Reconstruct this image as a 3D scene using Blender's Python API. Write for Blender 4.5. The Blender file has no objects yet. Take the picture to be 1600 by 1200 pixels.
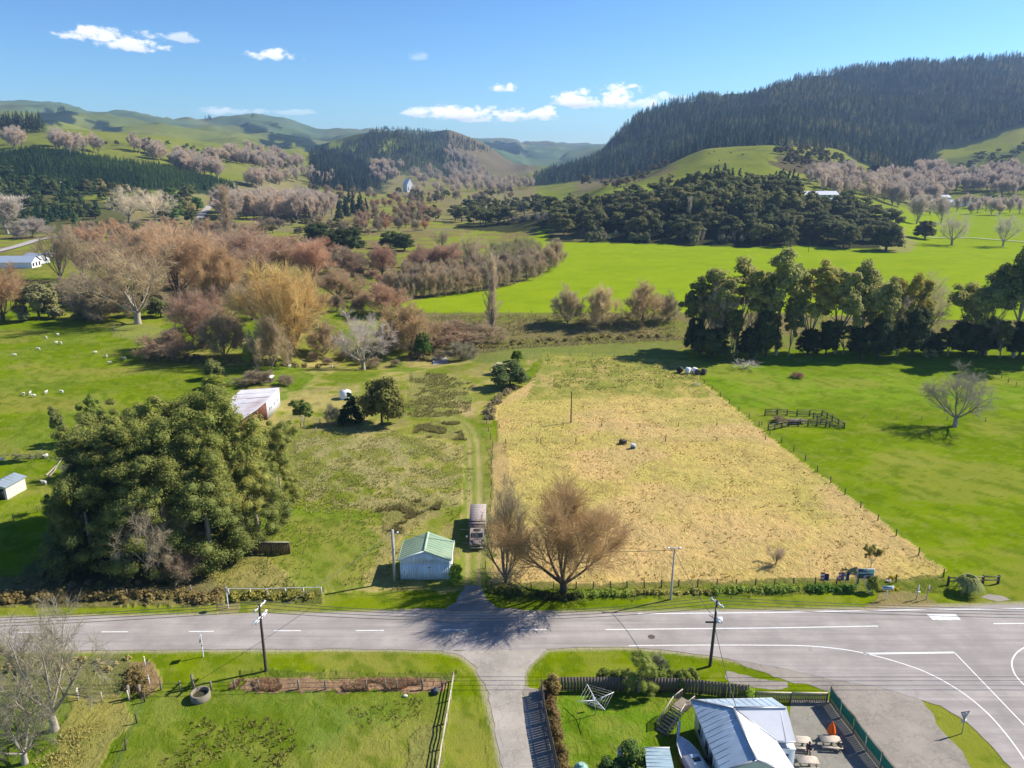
import bpy, bmesh, math, random
import numpy as np
from mathutils import Vector, Matrix
from mathutils.geometry import tessellate_polygon
C = bpy.context.scene.collection
SC = bpy.context.scene
R = math.radians
rnd = random.Random(7)

# ------------------------------------------------------------------ camera
F_PX, PITCH, CAM_H = 1180.0, R(16.3), 53.0
cam_d = bpy.data.cameras.new('camera'); cam = bpy.data.objects.new('camera', cam_d); C.objects.link(cam)
cam.location = (0, 0, CAM_H); cam.rotation_euler = (R(90) - PITCH, 0, 0)
cam_d.sensor_width = 36; cam_d.lens = 36 * F_PX / 1600
cam_d.clip_start = 1; cam_d.clip_end = 40000
SC.camera = cam
SC.view_settings.view_transform = 'Standard'; SC.view_settings.look = 'None'
SC.view_settings.gamma = 1; SC.view_settings.use_curve_mapping = False
SC.view_settings.exposure = 1.0
try:
    SC.cycles.max_bounces = 5; SC.cycles.diffuse_bounces = 2; SC.cycles.transmission_bounces = 2
    SC.cycles.volume_bounces = 0; SC.cycles.transparent_max_bounces = 6
    SC.cycles.use_denoising = True
except Exception:
    pass

# ------------------------------------------------------------------ sun and sky
SUN_EL, SUN_AZ = 40.0, 70.0            # azimuth measured from +Y towards +X
sd = bpy.data.lights.new('sun', 'SUN'); sd.energy = 4.2; sd.angle = R(0.53); sd.color = (1, 0.935, 0.83)
so = bpy.data.objects.new('sun', sd); C.objects.link(so)
sdir = Vector((math.sin(R(SUN_AZ)) * math.cos(R(SUN_EL)), math.cos(R(SUN_AZ)) * math.cos(R(SUN_EL)), math.sin(R(SUN_EL))))
so.rotation_euler = sdir.to_track_quat('Z', 'Y').to_euler(); so.location = (100, 60, 200)

W = bpy.data.worlds.new('World'); SC.world = W; W.use_nodes = True
nt = W.node_tree; N, L = nt.nodes, nt.links; N.clear()
def wm(op, a, b=None, c=None):
    n = N.new('ShaderNodeMath'); n.operation = op
    for i, v in enumerate((a, b, c)):
        if v is None: continue
        if isinstance(v, (int, float)): n.inputs[i].default_value = v
        else: L.new(v, n.inputs[i])
    return n.outputs[0]
sky = N.new('ShaderNodeTexSky'); sky.sky_type = 'NISHITA'; sky.sun_disc = False
sky.sun_elevation = R(SUN_EL); sky.sun_rotation = R(SUN_AZ); sky.air_density = 1.0; sky.dust_density = 0.2; sky.ozone_density = 2.2
tc = N.new('ShaderNodeTexCoord'); sp = N.new('ShaderNodeSeparateXYZ'); L.new(tc.outputs['Generated'], sp.inputs[0])
az = wm('ARCTAN2', sp.outputs[0], sp.outputs[1]); el = wm('ARCSINE', sp.outputs[2])
nz = N.new('ShaderNodeTexNoise'); nz.inputs['Scale'].default_value = 34; nz.inputs['Detail'].default_value = 6; nz.inputs['Roughness'].default_value = .58
mp = N.new('ShaderNodeMapping'); mp.inputs['Scale'].default_value = (1, 1, 1.9); L.new(tc.outputs['Generated'], mp.inputs[0]); L.new(mp.outputs[0], nz.inputs['Vector'])
nz2 = N.new('ShaderNodeTexNoise'); nz2.inputs['Scale'].default_value = 95; nz2.inputs['Detail'].default_value = 5; nz2.inputs['Roughness'].default_value = .6; L.new(mp.outputs[0], nz2.inputs['Vector'])
nn = wm('ADD', wm('SUBTRACT', nz.outputs[0], .5), wm('MULTIPLY', wm('SUBTRACT', nz2.outputs[0], .5), .55))
def pxdir(px, py):
    u, v = (px - 800) / F_PX, (600 - py) / F_PX
    X, Y, Z = u, math.cos(PITCH) + v * math.sin(PITCH), -math.sin(PITCH) + v * math.cos(PITCH)
    return math.atan2(X, Y), math.atan2(Z, math.hypot(X, Y))
acc = None; shade = None
CL = [(150, 52, 50, 12, .85), (205, 64, 44, 14, .85), (232, 52, 22, 8, .6), (287, 57, 22, 8, .5), (430, 84, 38, 10, .8), (790, 136, 24, 9, .95),
      (653, 173, 30, 8, .8), (715, 174, 66, 13, 1), (770, 177, 66, 14, 1), (838, 175, 44, 13, 1), (905, 154, 44, 13, 1), (945, 150, 72, 20, 1.1), (1000, 157, 66, 12, .8), (1040, 150, 40, 7, .6),
      (335, 171, 30, 8, .45), (380, 173, 34, 6, .35), (655, 86, 14, 8, .25), (463, 174, 30, 5, .3)]
for (cx, cy, w, h, amp) in CL:
    a0, e0 = pxdir(cx, cy); aw, ew = w / F_PX, h / F_PX
    dx = wm('DIVIDE', wm('SUBTRACT', az, a0), aw); dy = wm('DIVIDE', wm('SUBTRACT', el, e0 - ew * .35), ew)
    # flatter base than top
    dyb = wm('MULTIPLY', wm('MINIMUM', dy, 0), 1.7); dyt = wm('MAXIMUM', dy, 0)
    d2 = wm('ADD', wm('MULTIPLY', dx, dx), wm('ADD', wm('MULTIPLY', dyb, dyb), wm('MULTIPLY', dyt, dyt)))
    m = wm('SUBTRACT', 1.0, d2)
    m = wm('MAXIMUM', m, -1.5)
    m = wm('ADD', m, wm('MULTIPLY', nn, 4.6))
    mr = N.new('ShaderNodeMapRange'); mr.interpolation_type = 'SMOOTHSTEP'; L.new(m, mr.inputs[0])
    mr.inputs[1].default_value = -.1; mr.inputs[2].default_value = 1.0; mr.inputs[3].default_value = 0; mr.inputs[4].default_value = min(amp, 1)
    o = mr.outputs[0]
    acc = o if acc is None else wm('MAXIMUM', acc, o)
    sh = wm('MULTIPLY', o, dy)
    shade = sh if shade is None else wm('ADD', shade, sh)
tint = N.new('ShaderNodeMix'); tint.data_type = 'RGBA'; tint.blend_type = 'MULTIPLY'; tint.inputs[0].default_value = 1
# a clear southern sky: deeper blue than the stock one, paling towards the horizon
pre = N.new('ShaderNodeMix'); pre.data_type = 'RGBA'; pre.blend_type = 'MULTIPLY'; pre.inputs[0].default_value = 1; pre.inputs[7].default_value = (.86 / 6.4, .97 / 6.4, 1.12 / 6.4, 1)
L.new(sky.outputs[0], pre.inputs[6]); gm_ = N.new('ShaderNodeGamma'); gm_.inputs[1].default_value = 1.36; L.new(pre.outputs[2], gm_.inputs[0])
L.new(gm_.outputs[0], tint.inputs[6]); tint.inputs[7].default_value = (3.75, 4.35, 4.5, 1)
cm = N.new('ShaderNodeMix'); cm.data_type = 'RGBA'
ccol = N.new('ShaderNodeMix'); ccol.data_type = 'RGBA'; ccol.inputs[6].default_value = (4.6, 4.8, 5.4, 1); ccol.inputs[7].default_value = (7.6, 7.4, 7.2, 1)
sm = N.new('ShaderNodeMapRange'); L.new(shade, sm.inputs[0]); sm.inputs[1].default_value = -.7; sm.inputs[2].default_value = .25; L.new(sm.outputs[0], ccol.inputs[0])
L.new(acc, cm.inputs[0]); L.new(tint.outputs[2], cm.inputs[6]); L.new(ccol.outputs[2], cm.inputs[7])
bg = N.new('ShaderNodeBackground'); bg.inputs[1].default_value = .1; L.new(cm.outputs[2], bg.inputs[0])
wo = N.new('ShaderNodeOutputWorld'); L.new(bg.outputs[0], wo.inputs[0])

# ------------------------------------------------------------------ noise
def _h(ix, iy, s):
    n = (ix.astype(np.int64) * 374761393 + iy.astype(np.int64) * 668265263 + s * 2147483647) & 0xffffffff
    n = ((n ^ (n >> 13)) * 1274126177) & 0xffffffff
    return ((n ^ (n >> 16)) & 0xffffff) / float(0xffffff)
def vn(x, y, s=0):
    ix, iy = np.floor(x), np.floor(y); fx, fy = x - ix, y - iy
    fx = fx * fx * (3 - 2 * fx); fy = fy * fy * (3 - 2 * fy)
    a, b, c, d = _h(ix, iy, s), _h(ix + 1, iy, s), _h(ix, iy + 1, s), _h(ix + 1, iy + 1, s)
    return (a * (1 - fx) + b * fx) * (1 - fy) + (c * (1 - fx) + d * fx) * fy
def fbm(x, y, s=0, o=4):
    t, a, n = 0, 1, 0
    for i in range(o):
        t = t + a * vn(x, y, s + i * 17); n += a; a *= .5; x = x * 2.03 + 11.3; y = y * 2.03 + 7.1
    return t / n
def ss(a, b, x):
    t = np.clip((x - a) / (b - a), 0, 1); return t * t * (3 - 2 * t)

# ------------------------------------------------------------------ survey of the land: for each bearing, the ground's height along the distance
def zat(py, Y):
    v = (600 - py) / F_PX
    return CAM_H + Y * (-math.sin(PITCH) + v * math.cos(PITCH)) / (math.cos(PITCH) + v * math.sin(PITCH))
PROF = {
 -300: [(450, 'f'), (600, 365), (750, 325), (950, 240), (1100, 215), (1250, 200), (1700, 218), (4000, 162), (5000, 175)],
 0: [(450, 'f'), (600, 366), (750, 328), (950, 243), (1100, 222), (1250, 206), (1700, 222), (4000, 166), (5000, 175)],
 60: [(480, 'f'), (620, 362), (740, 330), (960, 236), (1100, 220), (1270, 207), (1700, 222), (4000, 165), (5000, 178)],
 120: [(520, 'f'), (700, 342), (800, 312), (980, 240), (1130, 218), (1300, 207), (1700, 222), (4000, 170), (5200, 182)],
 200: [(560, 'f'), (740, 335), (860, 300), (1000, 250), (1150, 225), (1320, 213), (1800, 226), (4000, 177), (5200, 190)],
 280: [(600, 'f'), (800, 330), (900, 296), (1030, 264), (1200, 234), (1400, 219), (1900, 232), (4200, 189), (5200, 196)],
 340: [(640, 'f'), (900, 318), (960, 293), (1100, 268), (1300, 240), (1500, 226), (2000, 240), (4300, 185), (5200, 196)],
 400: [(700, 'f'), (950, 318), (1050, 288), (1200, 266), (1400, 246), (1650, 232), (2100, 244), (4400, 183), (5200, 190)],
 450: [(750, 'f'), (1000, 315), (1200, 285), (1400, 262), (1700, 242), (2200, 248), (4400, 191), (5400, 200)],
 500: [(750, 'f'), (1100, 305), (1300, 285), (1500, 268), (1900, 250), (2400, 240), (2800, 236), (4500, 208), (5400, 214)],
 550: [(800, 'f'), (1200, 308), (1600, 284), (1850, 262), (2150, 232), (2500, 220), (2800, 228), (4500, 209), (5600, 206)],
 600: [(800, 'f'), (1300, 305), (1700, 288), (1900, 268), (2200, 232), (2500, 203), (2900, 215), (4500, 212), (5600, 207)],
 640: [(800, 'f'), (1300, 304), (1700, 287), (1950, 270), (2250, 232), (2550, 201), (2900, 215), (4500, 214), (5600, 212)],
 700: [(800, 'f'), (1300, 303), (1800, 285), (2100, 272), (2400, 240), (2750, 210), (3100, 222), (5600, 216)],
 750: [(800, 'f'), (1300, 303), (1900, 282), (2300, 270), (2700, 244), (3000, 224), (3400, 235), (6500, 220)],
 800: [(560, 'f'), (640, 357), (700, 342), (760, 350), (900, 333), (1300, 303), (2000, 279), (2800, 262), (3200, 246), (3600, 254), (4500, 236), (6500, 219)],
 850: [(540, 'f'), (620, 350), (700, 330), (780, 338), (900, 325), (1200, 304), (1480, 288), (1800, 274), (2300, 262), (3600, 255), (4500, 238), (6500, 219)],
 900: [(535, 'f'), (600, 352), (680, 322), (760, 316), (860, 318), (1100, 300), (1450, 283), (1750, 250), (1950, 240), (2400, 270), (6500, 223)],
 950: [(530, 'f'), (590, 345), (680, 312), (800, 298), (900, 290), (1200, 287), (1420, 276), (1700, 234), (1950, 208), (2400, 240), (6500, 226)],
 1000: [(525, 'f'), (590, 335), (680, 303), (800, 290), (900, 284), (1150, 280), (1380, 266), (1700, 215), (2000, 184), (2400, 200)],
 1100: [(515, 'f'), (585, 320), (660, 290), (740, 288), (850, 268), (980, 240), (1080, 228), (1250, 240), (1600, 190), (2100, 148), (2500, 160)],
 1200: [(505, 'f'), (580, 325), (640, 300), (720, 296), (850, 262), (960, 238), (1070, 222), (1230, 234), (1600, 178), (2150, 123), (2600, 140)],
 1300: [(490, 'f'), (550, 350), (600, 320), (640, 308), (720, 308), (860, 284), (1020, 250), (1180, 228), (1330, 236), (1700, 165), (2200, 114), (2700, 125)],
 1360: [(485, 'f'), (540, 368), (600, 338), (660, 322), (760, 318), (900, 292), (1080, 262), (1280, 250), (1500, 215), (1800, 155), (2250, 110), (2700, 120)],
 1420: [(482, 'f'), (520, 378), (580, 358), (680, 341), (800, 328), (950, 305), (1150, 272), (1350, 245), (1500, 220), (1850, 150), (2300, 108), (2700, 118)],
 1480: [(480, 'f'), (600, 366), (700, 346), (850, 330), (1000, 304), (1180, 270), (1350, 240), (1500, 222), (1900, 140), (2350, 102), (2700, 115)],
 1600: [(480, 'f'), (600, 362), (700, 342), (850, 327), (980, 300), (1150, 262), (1320, 228), (1500, 205), (1900, 140), (2400, 90), (2800, 105)],
 1900: [(480, 'f'), (700, 340), (850, 322), (980, 290), (1150, 245), (1320, 205), (1500, 185), (1900, 120), (2400, 65), (2800, 80)],
}
NC_, NY_ = 440, 700
CG = np.linspace(-420, 2020, NC_); LY = np.linspace(math.log(30), math.log(9500), NY_); YG = np.exp(LY)
cols = sorted(PROF)
prof = []
for c in cols:
    p = PROF[c]; ys = [30.0]; zs = [0.0]
    for (Y, v) in p:
        ys.append(Y); zs.append(0.0 if v == 'f' else zat(v, Y))
    ys += [7200.0, 9500.0]; zs += [min(zs[-1], 190.0), 60.0]
    z = np.interp(YG, ys, zs)
    k = np.exp(-np.linspace(-2, 2, 11) ** 2); k /= k.sum()
    z2 = np.convolve(np.pad(z, 5, 'edge'), k, 'valid')
    prof.append(z2)
prof = np.array(prof)
ZG = np.stack([np.interp(CG, cols, prof[:, j]) for j in range(NY_)], 1)
k = np.exp(-np.linspace(-2, 2, 9) ** 2); k /= k.sum()
ZG = np.apply_along_axis(lambda r: np.convolve(np.pad(r, 4, 'edge'), k, 'valid'), 0, ZG)
XX = (CG[:, None] - 800) / (F_PX * 1.042) * YG[None, :]; YY = np.repeat(YG[None, :], NC_, 0)
def rug(x, y):   # ruggedness of the hills: spurs and gullies
    a = np.clip(1 - abs(fbm(x / 420., y / 520., 3, 3) * 2 - 1) * 2.2, 0, 1)
    return a - .5
amp = ss(900, 2600, YY) * np.where(XX > 60, 85, 62) * ss(12, 90, ZG)
ZG = ZG + (rug(XX, YY) - np.where(XX > 60, .33, 0)) * amp + (fbm(XX / 130., YY / 130., 9, 3) - .5) * ss(560, 1200, YY) * 9 * ss(4, 30, ZG)
ZG = ZG + (fbm(XX / 45., YY / 45., 19, 2) - .5) * ss(500, 700, YY) * 3.0 * ss(3, 20, ZG)
ZG = np.where(YY < 440, 0, ZG)
DC, DL = CG[1] - CG[0], LY[1] - LY[0]

def poly_in(poly, x, y):
    x = np.asarray(x, float); y = np.asarray(y, float); ins = np.zeros(x.shape, bool); n = len(poly)
    for i in range(n):
        x1, y1 = poly[i]; x2, y2 = poly[(i + 1) % n]
        if y1 == y2: continue
        c = ((y1 > y) != (y2 > y)) & (x < (x2 - x1) * (y - y1) / (y2 - y1) + x1)
        ins ^= c
    return ins
def G(px, py, z=0.0):
    u, v = (px - 800) / F_PX, (600 - py) / F_PX
    X, Y, Z = u, math.cos(PITCH) + v * math.sin(PITCH), -math.sin(PITCH) + v * math.cos(PITCH)
    s = (z - CAM_H) / Z
    return Vector((X * s, Y * s, z))
def GP(pts): return [tuple(G(*p)[:2]) for p in pts]
# creek cut with lower banks
CREEK = GP([(640, 500), (760, 496), (900, 496), (1062, 492), (1062, 532), (930, 536), (840, 545), (720, 548), (650, 552)])
CREEK_C = GP([(520, 552), (600, 556), (676, 548), (740, 528), (840, 520), (950, 515), (1060, 512), (1300, 500), (1700, 480)])
def segdist(path, x, y):
    d = np.full(np.shape(x), 1e9)
    for (x1, y1), (x2, y2) in zip(path[:-1], path[1:]):
        vx, vy = x2 - x1, y2 - y1; t = np.clip(((x - x1) * vx + (y - y1) * vy) / (vx * vx + vy * vy), 0, 1)
        d = np.minimum(d, np.hypot(x - x1 - t * vx, y - y1 - t * vy))
    return d
def H(x, y):
    x = np.asarray(x, float); y = np.maximum(np.asarray(y, float), 31)
    c = 800 + x / y * F_PX * 1.042
    i = np.clip((c - CG[0]) / DC, 0, NC_ - 1.001); j = np.clip((np.log(y) - LY[0]) / DL, 0, NY_ - 1.001)
    i0 = i.astype(int); j0 = j.astype(int); a = i - i0; b = j - j0
    z = (ZG[i0, j0] * (1 - a) + ZG[i0 + 1, j0] * a) * (1 - b) + (ZG[i0, j0 + 1] * (1 - a) + ZG[i0 + 1, j0 + 1] * a) * b
    near = (y < 330) & (y > 190)
    if np.any(near):
        d = segdist(CREEK_C, x, y)
        z = z - 3.0 * (1 - ss(2, 22, d)) * near
    return z
def P(px, py):
    """where the sight line towards this point of the survey photograph meets the land"""
    px = np.atleast_1d(np.asarray(px, float)); py = np.atleast_1d(np.asarray(py, float))
    u, v = (px - 800) / F_PX, (600 - py) / F_PX
    X, Y, Z = u, math.cos(PITCH) + v * math.sin(PITCH), -math.sin(PITCH) + v * math.cos(PITCH)
    Ys = np.exp(np.linspace(math.log(45), math.log(9000), 1400))
    out = np.full((len(px), 3), np.nan)
    for k0 in range(len(px)):
        zr = CAM_H + Ys * Z[k0] / Y[k0]; xr = Ys * X[k0] / Y[k0]
        hit = np.nonzero(H(xr, Ys) >= zr)[0]
        if len(hit):
            j = hit[0]; out[k0] = (xr[j], Ys[j], H(xr[j], Ys[j]))
    return out
def P1(px, py):
    p = P(px, py)[0]
    return Vector(p) if not np.isnan(p[0]) else None
def hgt(bx, by, ty, p=None):
    """height of something whose foot and top are seen at these rows"""
    p = p if p is not None else P1(bx, by)
    return zat(ty, p.y) - p.z

# ------------------------------------------------------------------ materials
def newmat(name):
    m = bpy.data.materials.new(name); m.use_nodes = True; t = m.node_tree; t.nodes.clear()
    o = t.nodes.new('ShaderNodeOutputMaterial'); b = t.nodes.new('ShaderNodeBsdfPrincipled'); t.links.new(b.outputs[0], o.inputs[0])
    b.inputs['Roughness'].default_value = .8; b.inputs['Specular IOR Level'].default_value = .25
    return m, t, b
def noise(t, scale, detail=4, rough=.55, vec=None, mapscale=None, dist=0):
    n = t.nodes.new('ShaderNodeTexNoise'); n.inputs['Scale'].default_value = scale; n.inputs['Detail'].default_value = detail; n.inputs['Roughness'].default_value = rough
    n.inputs['Distortion'].default_value = dist
    if vec is None:
        g = t.nodes.new('ShaderNodeNewGeometry'); vec = g.outputs['Position']
    if mapscale:
        m = t.nodes.new('ShaderNodeMapping'); m.inputs['Scale'].default_value = mapscale; t.links.new(vec, m.inputs[0]); vec = m.outputs[0]
    t.links.new(vec, n.inputs['Vector']); return n.outputs[0]
def mrange(t, v, a, b, c, d):
    m = t.nodes.new('ShaderNodeMapRange'); t.links.new(v, m.inputs[0])
    for i, x in zip((1, 2, 3, 4), (a, b, c, d)): m.inputs[i].default_value = x
    return m.outputs[0]
def mixc(t, f, a, b, mode='MIX'):
    m = t.nodes.new('ShaderNodeMix'); m.data_type = 'RGBA'; m.blend_type = mode
    for i, v in ((0, f), (6, a), (7, b)):
        if isinstance(v, (int, float)): m.inputs[i].default_value = v
        elif isinstance(v, (tuple, list)): m.inputs[i].default_value = tuple(v)[:3] + (1,)
        else: t.links.new(v, m.inputs[i])
    return m.outputs[2]
def mth(t, op, a, b):
    n = t.nodes.new('ShaderNodeMath'); n.operation = op
    for i, v in enumerate((a, b)):
        if isinstance(v, (int, float)): n.inputs[i].default_value = v
        else: t.links.new(v, n.inputs[i])
    return n.outputs[0]
def bump(t, b, h, strength=.5, dist=.05):
    n = t.nodes.new('ShaderNodeBump'); n.inputs['Strength'].default_value = strength; n.inputs['Distance'].default_value = dist
    t.links.new(h, n.inputs['Height']); t.links.new(n.outputs[0], b.inputs['Normal'])
_mc = {}
def pmat(name, col, rough=.7, var=.18, scale=2.0, metal=0, bumps=0, spec=.25, mapscale=None, dirt=None, dirt_amt=.35):
    """a painted, weathered or timber surface with blotches and optional dirt"""
    if name in _mc: return _mc[name]
    m, t, b = newmat(name)
    tcn = t.nodes.new('ShaderNodeTexCoord'); v = tcn.outputs['Object']
    n1 = noise(t, scale, 5, .6, v, mapscale)
    c = mixc(t, mrange(t, n1, .3, .7, 0, 1), tuple(x * (1 - var) for x in col), tuple(min(1, x * (1 + var)) for x in col))
    if dirt:
        n2 = noise(t, scale * .6, 6, .65, v, (1, 1, .25))
        c = mixc(t, mrange(t, n2, .5, .75, 0, dirt_amt), c, dirt)
    t.links.new(c, b.inputs['Base Color']); b.inputs['Roughness'].default_value = rough; b.inputs['Metallic'].default_value = metal
    b.inputs['Specular IOR Level'].default_value = spec
    if bumps: bump(t, b, n1, .6, bumps)
    _mc[name] = m; return m

def ground_mat():
    m, t, b = newmat('pasture_ground')
    at = t.nodes.new('ShaderNodeAttribute'); at.attribute_name = 'cover'
    a2 = t.nodes.new('ShaderNodeAttribute'); a2.attribute_name = 'rough'
    n0 = noise(t, .012, 4, .6); n1 = noise(t, .11, 5, .62); n2 = noise(t, 1.1, 6, .68, None, (1, .75, 1), 1.2); n3 = noise(t, 5.5, 4, .6, None, (1, .6, 1), .6)
    col = at.outputs['Color']
    # slow hue drift, then blotches, then tufts
    col = mixc(t, mrange(t, n0, .35, .65, 0, .30), col, mixc(t, 1, col, (1.22, 1.05, .9), 'MULTIPLY'))
    col = mixc(t, mrange(t, n1, .34, .68, .0, .55), col, mixc(t, 1, col, (.66, .76, .75), 'MULTIPLY'))
    rf = a2.outputs['Fac']
    dk = mixc(t, 1, col, (.60, .72, .62), 'MULTIPLY')
    col = mixc(t, mth(t, 'MULTIPLY', mrange(t, n2, .50, .68, 0, 1), mth(t, 'ADD', mth(t, 'MULTIPLY', rf, .55), .26)), col, dk)
    lt = mixc(t, 1, col, (1.30, 1.20, 1.15), 'MULTIPLY')
    col = mixc(t, mth(t, 'MULTIPLY', mrange(t, n3, .52, .7, 0, 1), mth(t, 'ADD', mth(t, 'MULTIPLY', rf, .5), .28)), col, lt)
    t.links.new(col, b.inputs['Base Color']); b.inputs['Roughness'].default_value = .95; b.inputs['Specular IOR Level'].default_value = 0
    hsum = mth(t, 'ADD', mth(t, 'MULTIPLY', n2, mth(t, 'ADD', mth(t, 'MULTIPLY', rf, 1.7), .08)), mth(t, 'MULTIPLY', n3, .22))
    bump(t, b, hsum, .9, .30)
    return m

# ------------------------------------------------------------------ mesh helpers
def mk(name, parts, mats, smooth=False):
    """parts: (verts, faces, material index)"""
    vs = []; lt = []; li = []; mi = []; off = 0
    for (v, f, k0) in parts:
        v = np.asarray(v, np.float32).reshape(-1, 3); f = np.asarray(f, np.int64)
        if len(f) == 0: continue
        vs.append(v); lt.append(np.full(len(f), f.shape[1])); li.append((f + off).ravel()); mi.append(np.full(len(f), k0)); off += len(v)
    me = bpy.data.meshes.new(name)
    vs = np.concatenate(vs); lt = np.concatenate(lt); li = np.concatenate(li); mi = np.concatenate(mi)
    me.vertices.add(len(vs)); me.vertices.foreach_set('co', vs.ravel())
    me.loops.add(len(li)); me.loops.foreach_set('vertex_index', li.astype(np.int32))
    me.polygons.add(len(lt)); me.polygons.foreach_set('loop_start', (np.cumsum(lt) - lt).astype(np.int32))
    me.polygons.foreach_set('material_index', mi.astype(np.int32))
    if smooth: me.polygons.foreach_set('use_smooth', np.ones(len(lt), bool))
    for m in mats: me.materials.append(m)
    me.update(calc_edges=True)
    return me
def link(name, me, parent=None, loc=None, label=None, cat=None, group=None, kind=None, color=None):
    o = bpy.data.objects.new(name, me); C.objects.link(o)
    if loc is not None: o.location = loc
    if parent: o.parent = parent
    tag(o, label, cat, group, kind)
    if color: o.color = tuple(color)[:3] + (1,)
    return o
def tag(o, label=None, cat=None, group=None, kind=None):
    if label: o['label'] = label
    if cat: o['category'] = cat
    if group: o['group'] = group
    if kind: o['kind'] = kind
def empty(name, loc, label, cat, group=None, rz=0):
    o = bpy.data.objects.new(name, None); C.objects.link(o); o.location = loc; o.rotation_euler.z = rz
    o.empty_display_size = .2
    tag(o, label, cat, group); return o
class B:
    """collects boxes, bars, tubes and faces in local coordinates"""
    def __init__(s): s.p = []
    def box(s, x0, x1, y0, y1, z0, z1, k=0, M=None):
        v = np.array([(x, y, z) for z in (z0, z1) for y in (y0, y1) for x in (x0, x1)], float)
        if M is not None: v = np.array([M @ Vector(p) for p in v])
        s.p.append((v, [(0, 2, 3, 1), (4, 5, 7, 6), (0, 1, 5, 4), (2, 6, 7, 3), (0, 4, 6, 2), (1, 3, 7, 5)], k)); return s
    def bar(s, a, b, w, h=None, k=0, up=(0, 0, 1)):
        a, b = Vector(a), Vector(b); h = h or w; d = b - a; ln = d.length; d.normalize()
        x = d.cross(Vector(up));
        if x.length < 1e-4: x = d.cross(Vector((1, 0, 0)))
        x.normalize(); y = x.cross(d)
        v = [p + x * sx * w / 2 + y * sy * h / 2 for p in (a, b) for sy in (-1, 1) for sx in (-1, 1)]
        s.p.append((np.array(v), [(0, 1, 3, 2), (4, 6, 7, 5), (0, 4, 5, 1), (2, 3, 7, 6), (0, 2, 6, 4), (1, 5, 7, 3)], k)); return s
    def tube(s, pts, r, n=6, k=0, cap=True):
        P_ = np.array([tuple(p) for p in pts], float)[None]; rr = np.broadcast_to(np.asarray(r, float), (P_.shape[1],))[None]
        v, f = tubes(P_, rr, n); s.p.append((v, f, k))
        if cap:
            K = P_.shape[1]
            s.p.append((v, [tuple(range(n))[::-1]], k)); s.p.append((v, [tuple(range((K - 1) * n, K * n))], k))
        return s
    def face(s, pts, k=0):
        s.p.append((np.array([tuple(p) for p in pts], float), [tuple(range(len(pts)))], k)); return s
    def slab(s, pts, th, k=0):
        """a sheet with thickness th downwards"""
        a = [Vector(p) for p in pts]; n = len(a); b = [p - Vector((0, 0, th)) for p in a]
        v = np.array([tuple(p) for p in a + b])
        s.p.append((v, [tuple(range(n))], k)); s.p.append((v, [tuple(range(n, 2 * n))[::-1]], k))
        s.p.append((v, [(i, n + i, n + (i + 1) % n, (i + 1) % n) for i in range(n)], k)); return s
    def ball(s, c, r, sx=1, sy=1, sz=1, n=8, m=5, k=0):
        v = []; f = []
        for j in range(m + 1):
            th = math.pi * j / m
            for i in range(n):
                a = 2 * math.pi * i / n; v.append((c[0] + r * sx * math.sin(th) * math.cos(a), c[1] + r * sy * math.sin(th) * math.sin(a), c[2] + r * sz * math.cos(th)))
        for j in range(m):
            for i in range(n): f.append((j * n + i, (j + 1) * n + i, (j + 1) * n + (i + 1) % n, j * n + (i + 1) % n))
        s.p.append((np.array(v), f, k)); return s
    def go(s, name, mats, parent=None, loc=None, smooth=False, **kw):
        if not isinstance(mats, (list, tuple)): mats = [mats]
        return link(name, mk(name, s.p, mats, smooth), parent, loc, **kw)
def tubes(Pn, r, sides):
    """Pn (N,K,3), r (N,K) -> verts, quads"""
    Nn, K, _ = Pn.shape
    T = np.gradient(Pn, axis=1); T /= np.linalg.norm(T, axis=2, keepdims=True) + 1e-9
    ref = np.where(abs(T[:, :1, 2:3]) > .9, np.array([1., 0, 0]), np.array([0, 0, 1.])); ref = np.broadcast_to(ref, T.shape)
    U = np.cross(T, ref); U /= np.linalg.norm(U, axis=2, keepdims=True) + 1e-9; V = np.cross(T, U)
    a = np.arange(sides) * 2 * math.pi / sides
    ring = Pn[:, :, None, :] + r[:, :, None, None] * (U[:, :, None, :] * np.cos(a)[None, None, :, None] + V[:, :, None, :] * np.sin(a)[None, None, :, None])
    v = ring.reshape(-1, 3)
    n = np.arange(Nn)[:, None, None] * K * sides; kk = np.arange(K - 1)[None, :, None] * sides; s = np.arange(sides)[None, None, :]
    s1 = (s + 1) % sides
    f = np.stack([n + kk + s, n + kk + s1, n + kk + sides + s1, n + kk + sides + s], -1).reshape(-1, 4)
    return v, f
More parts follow.
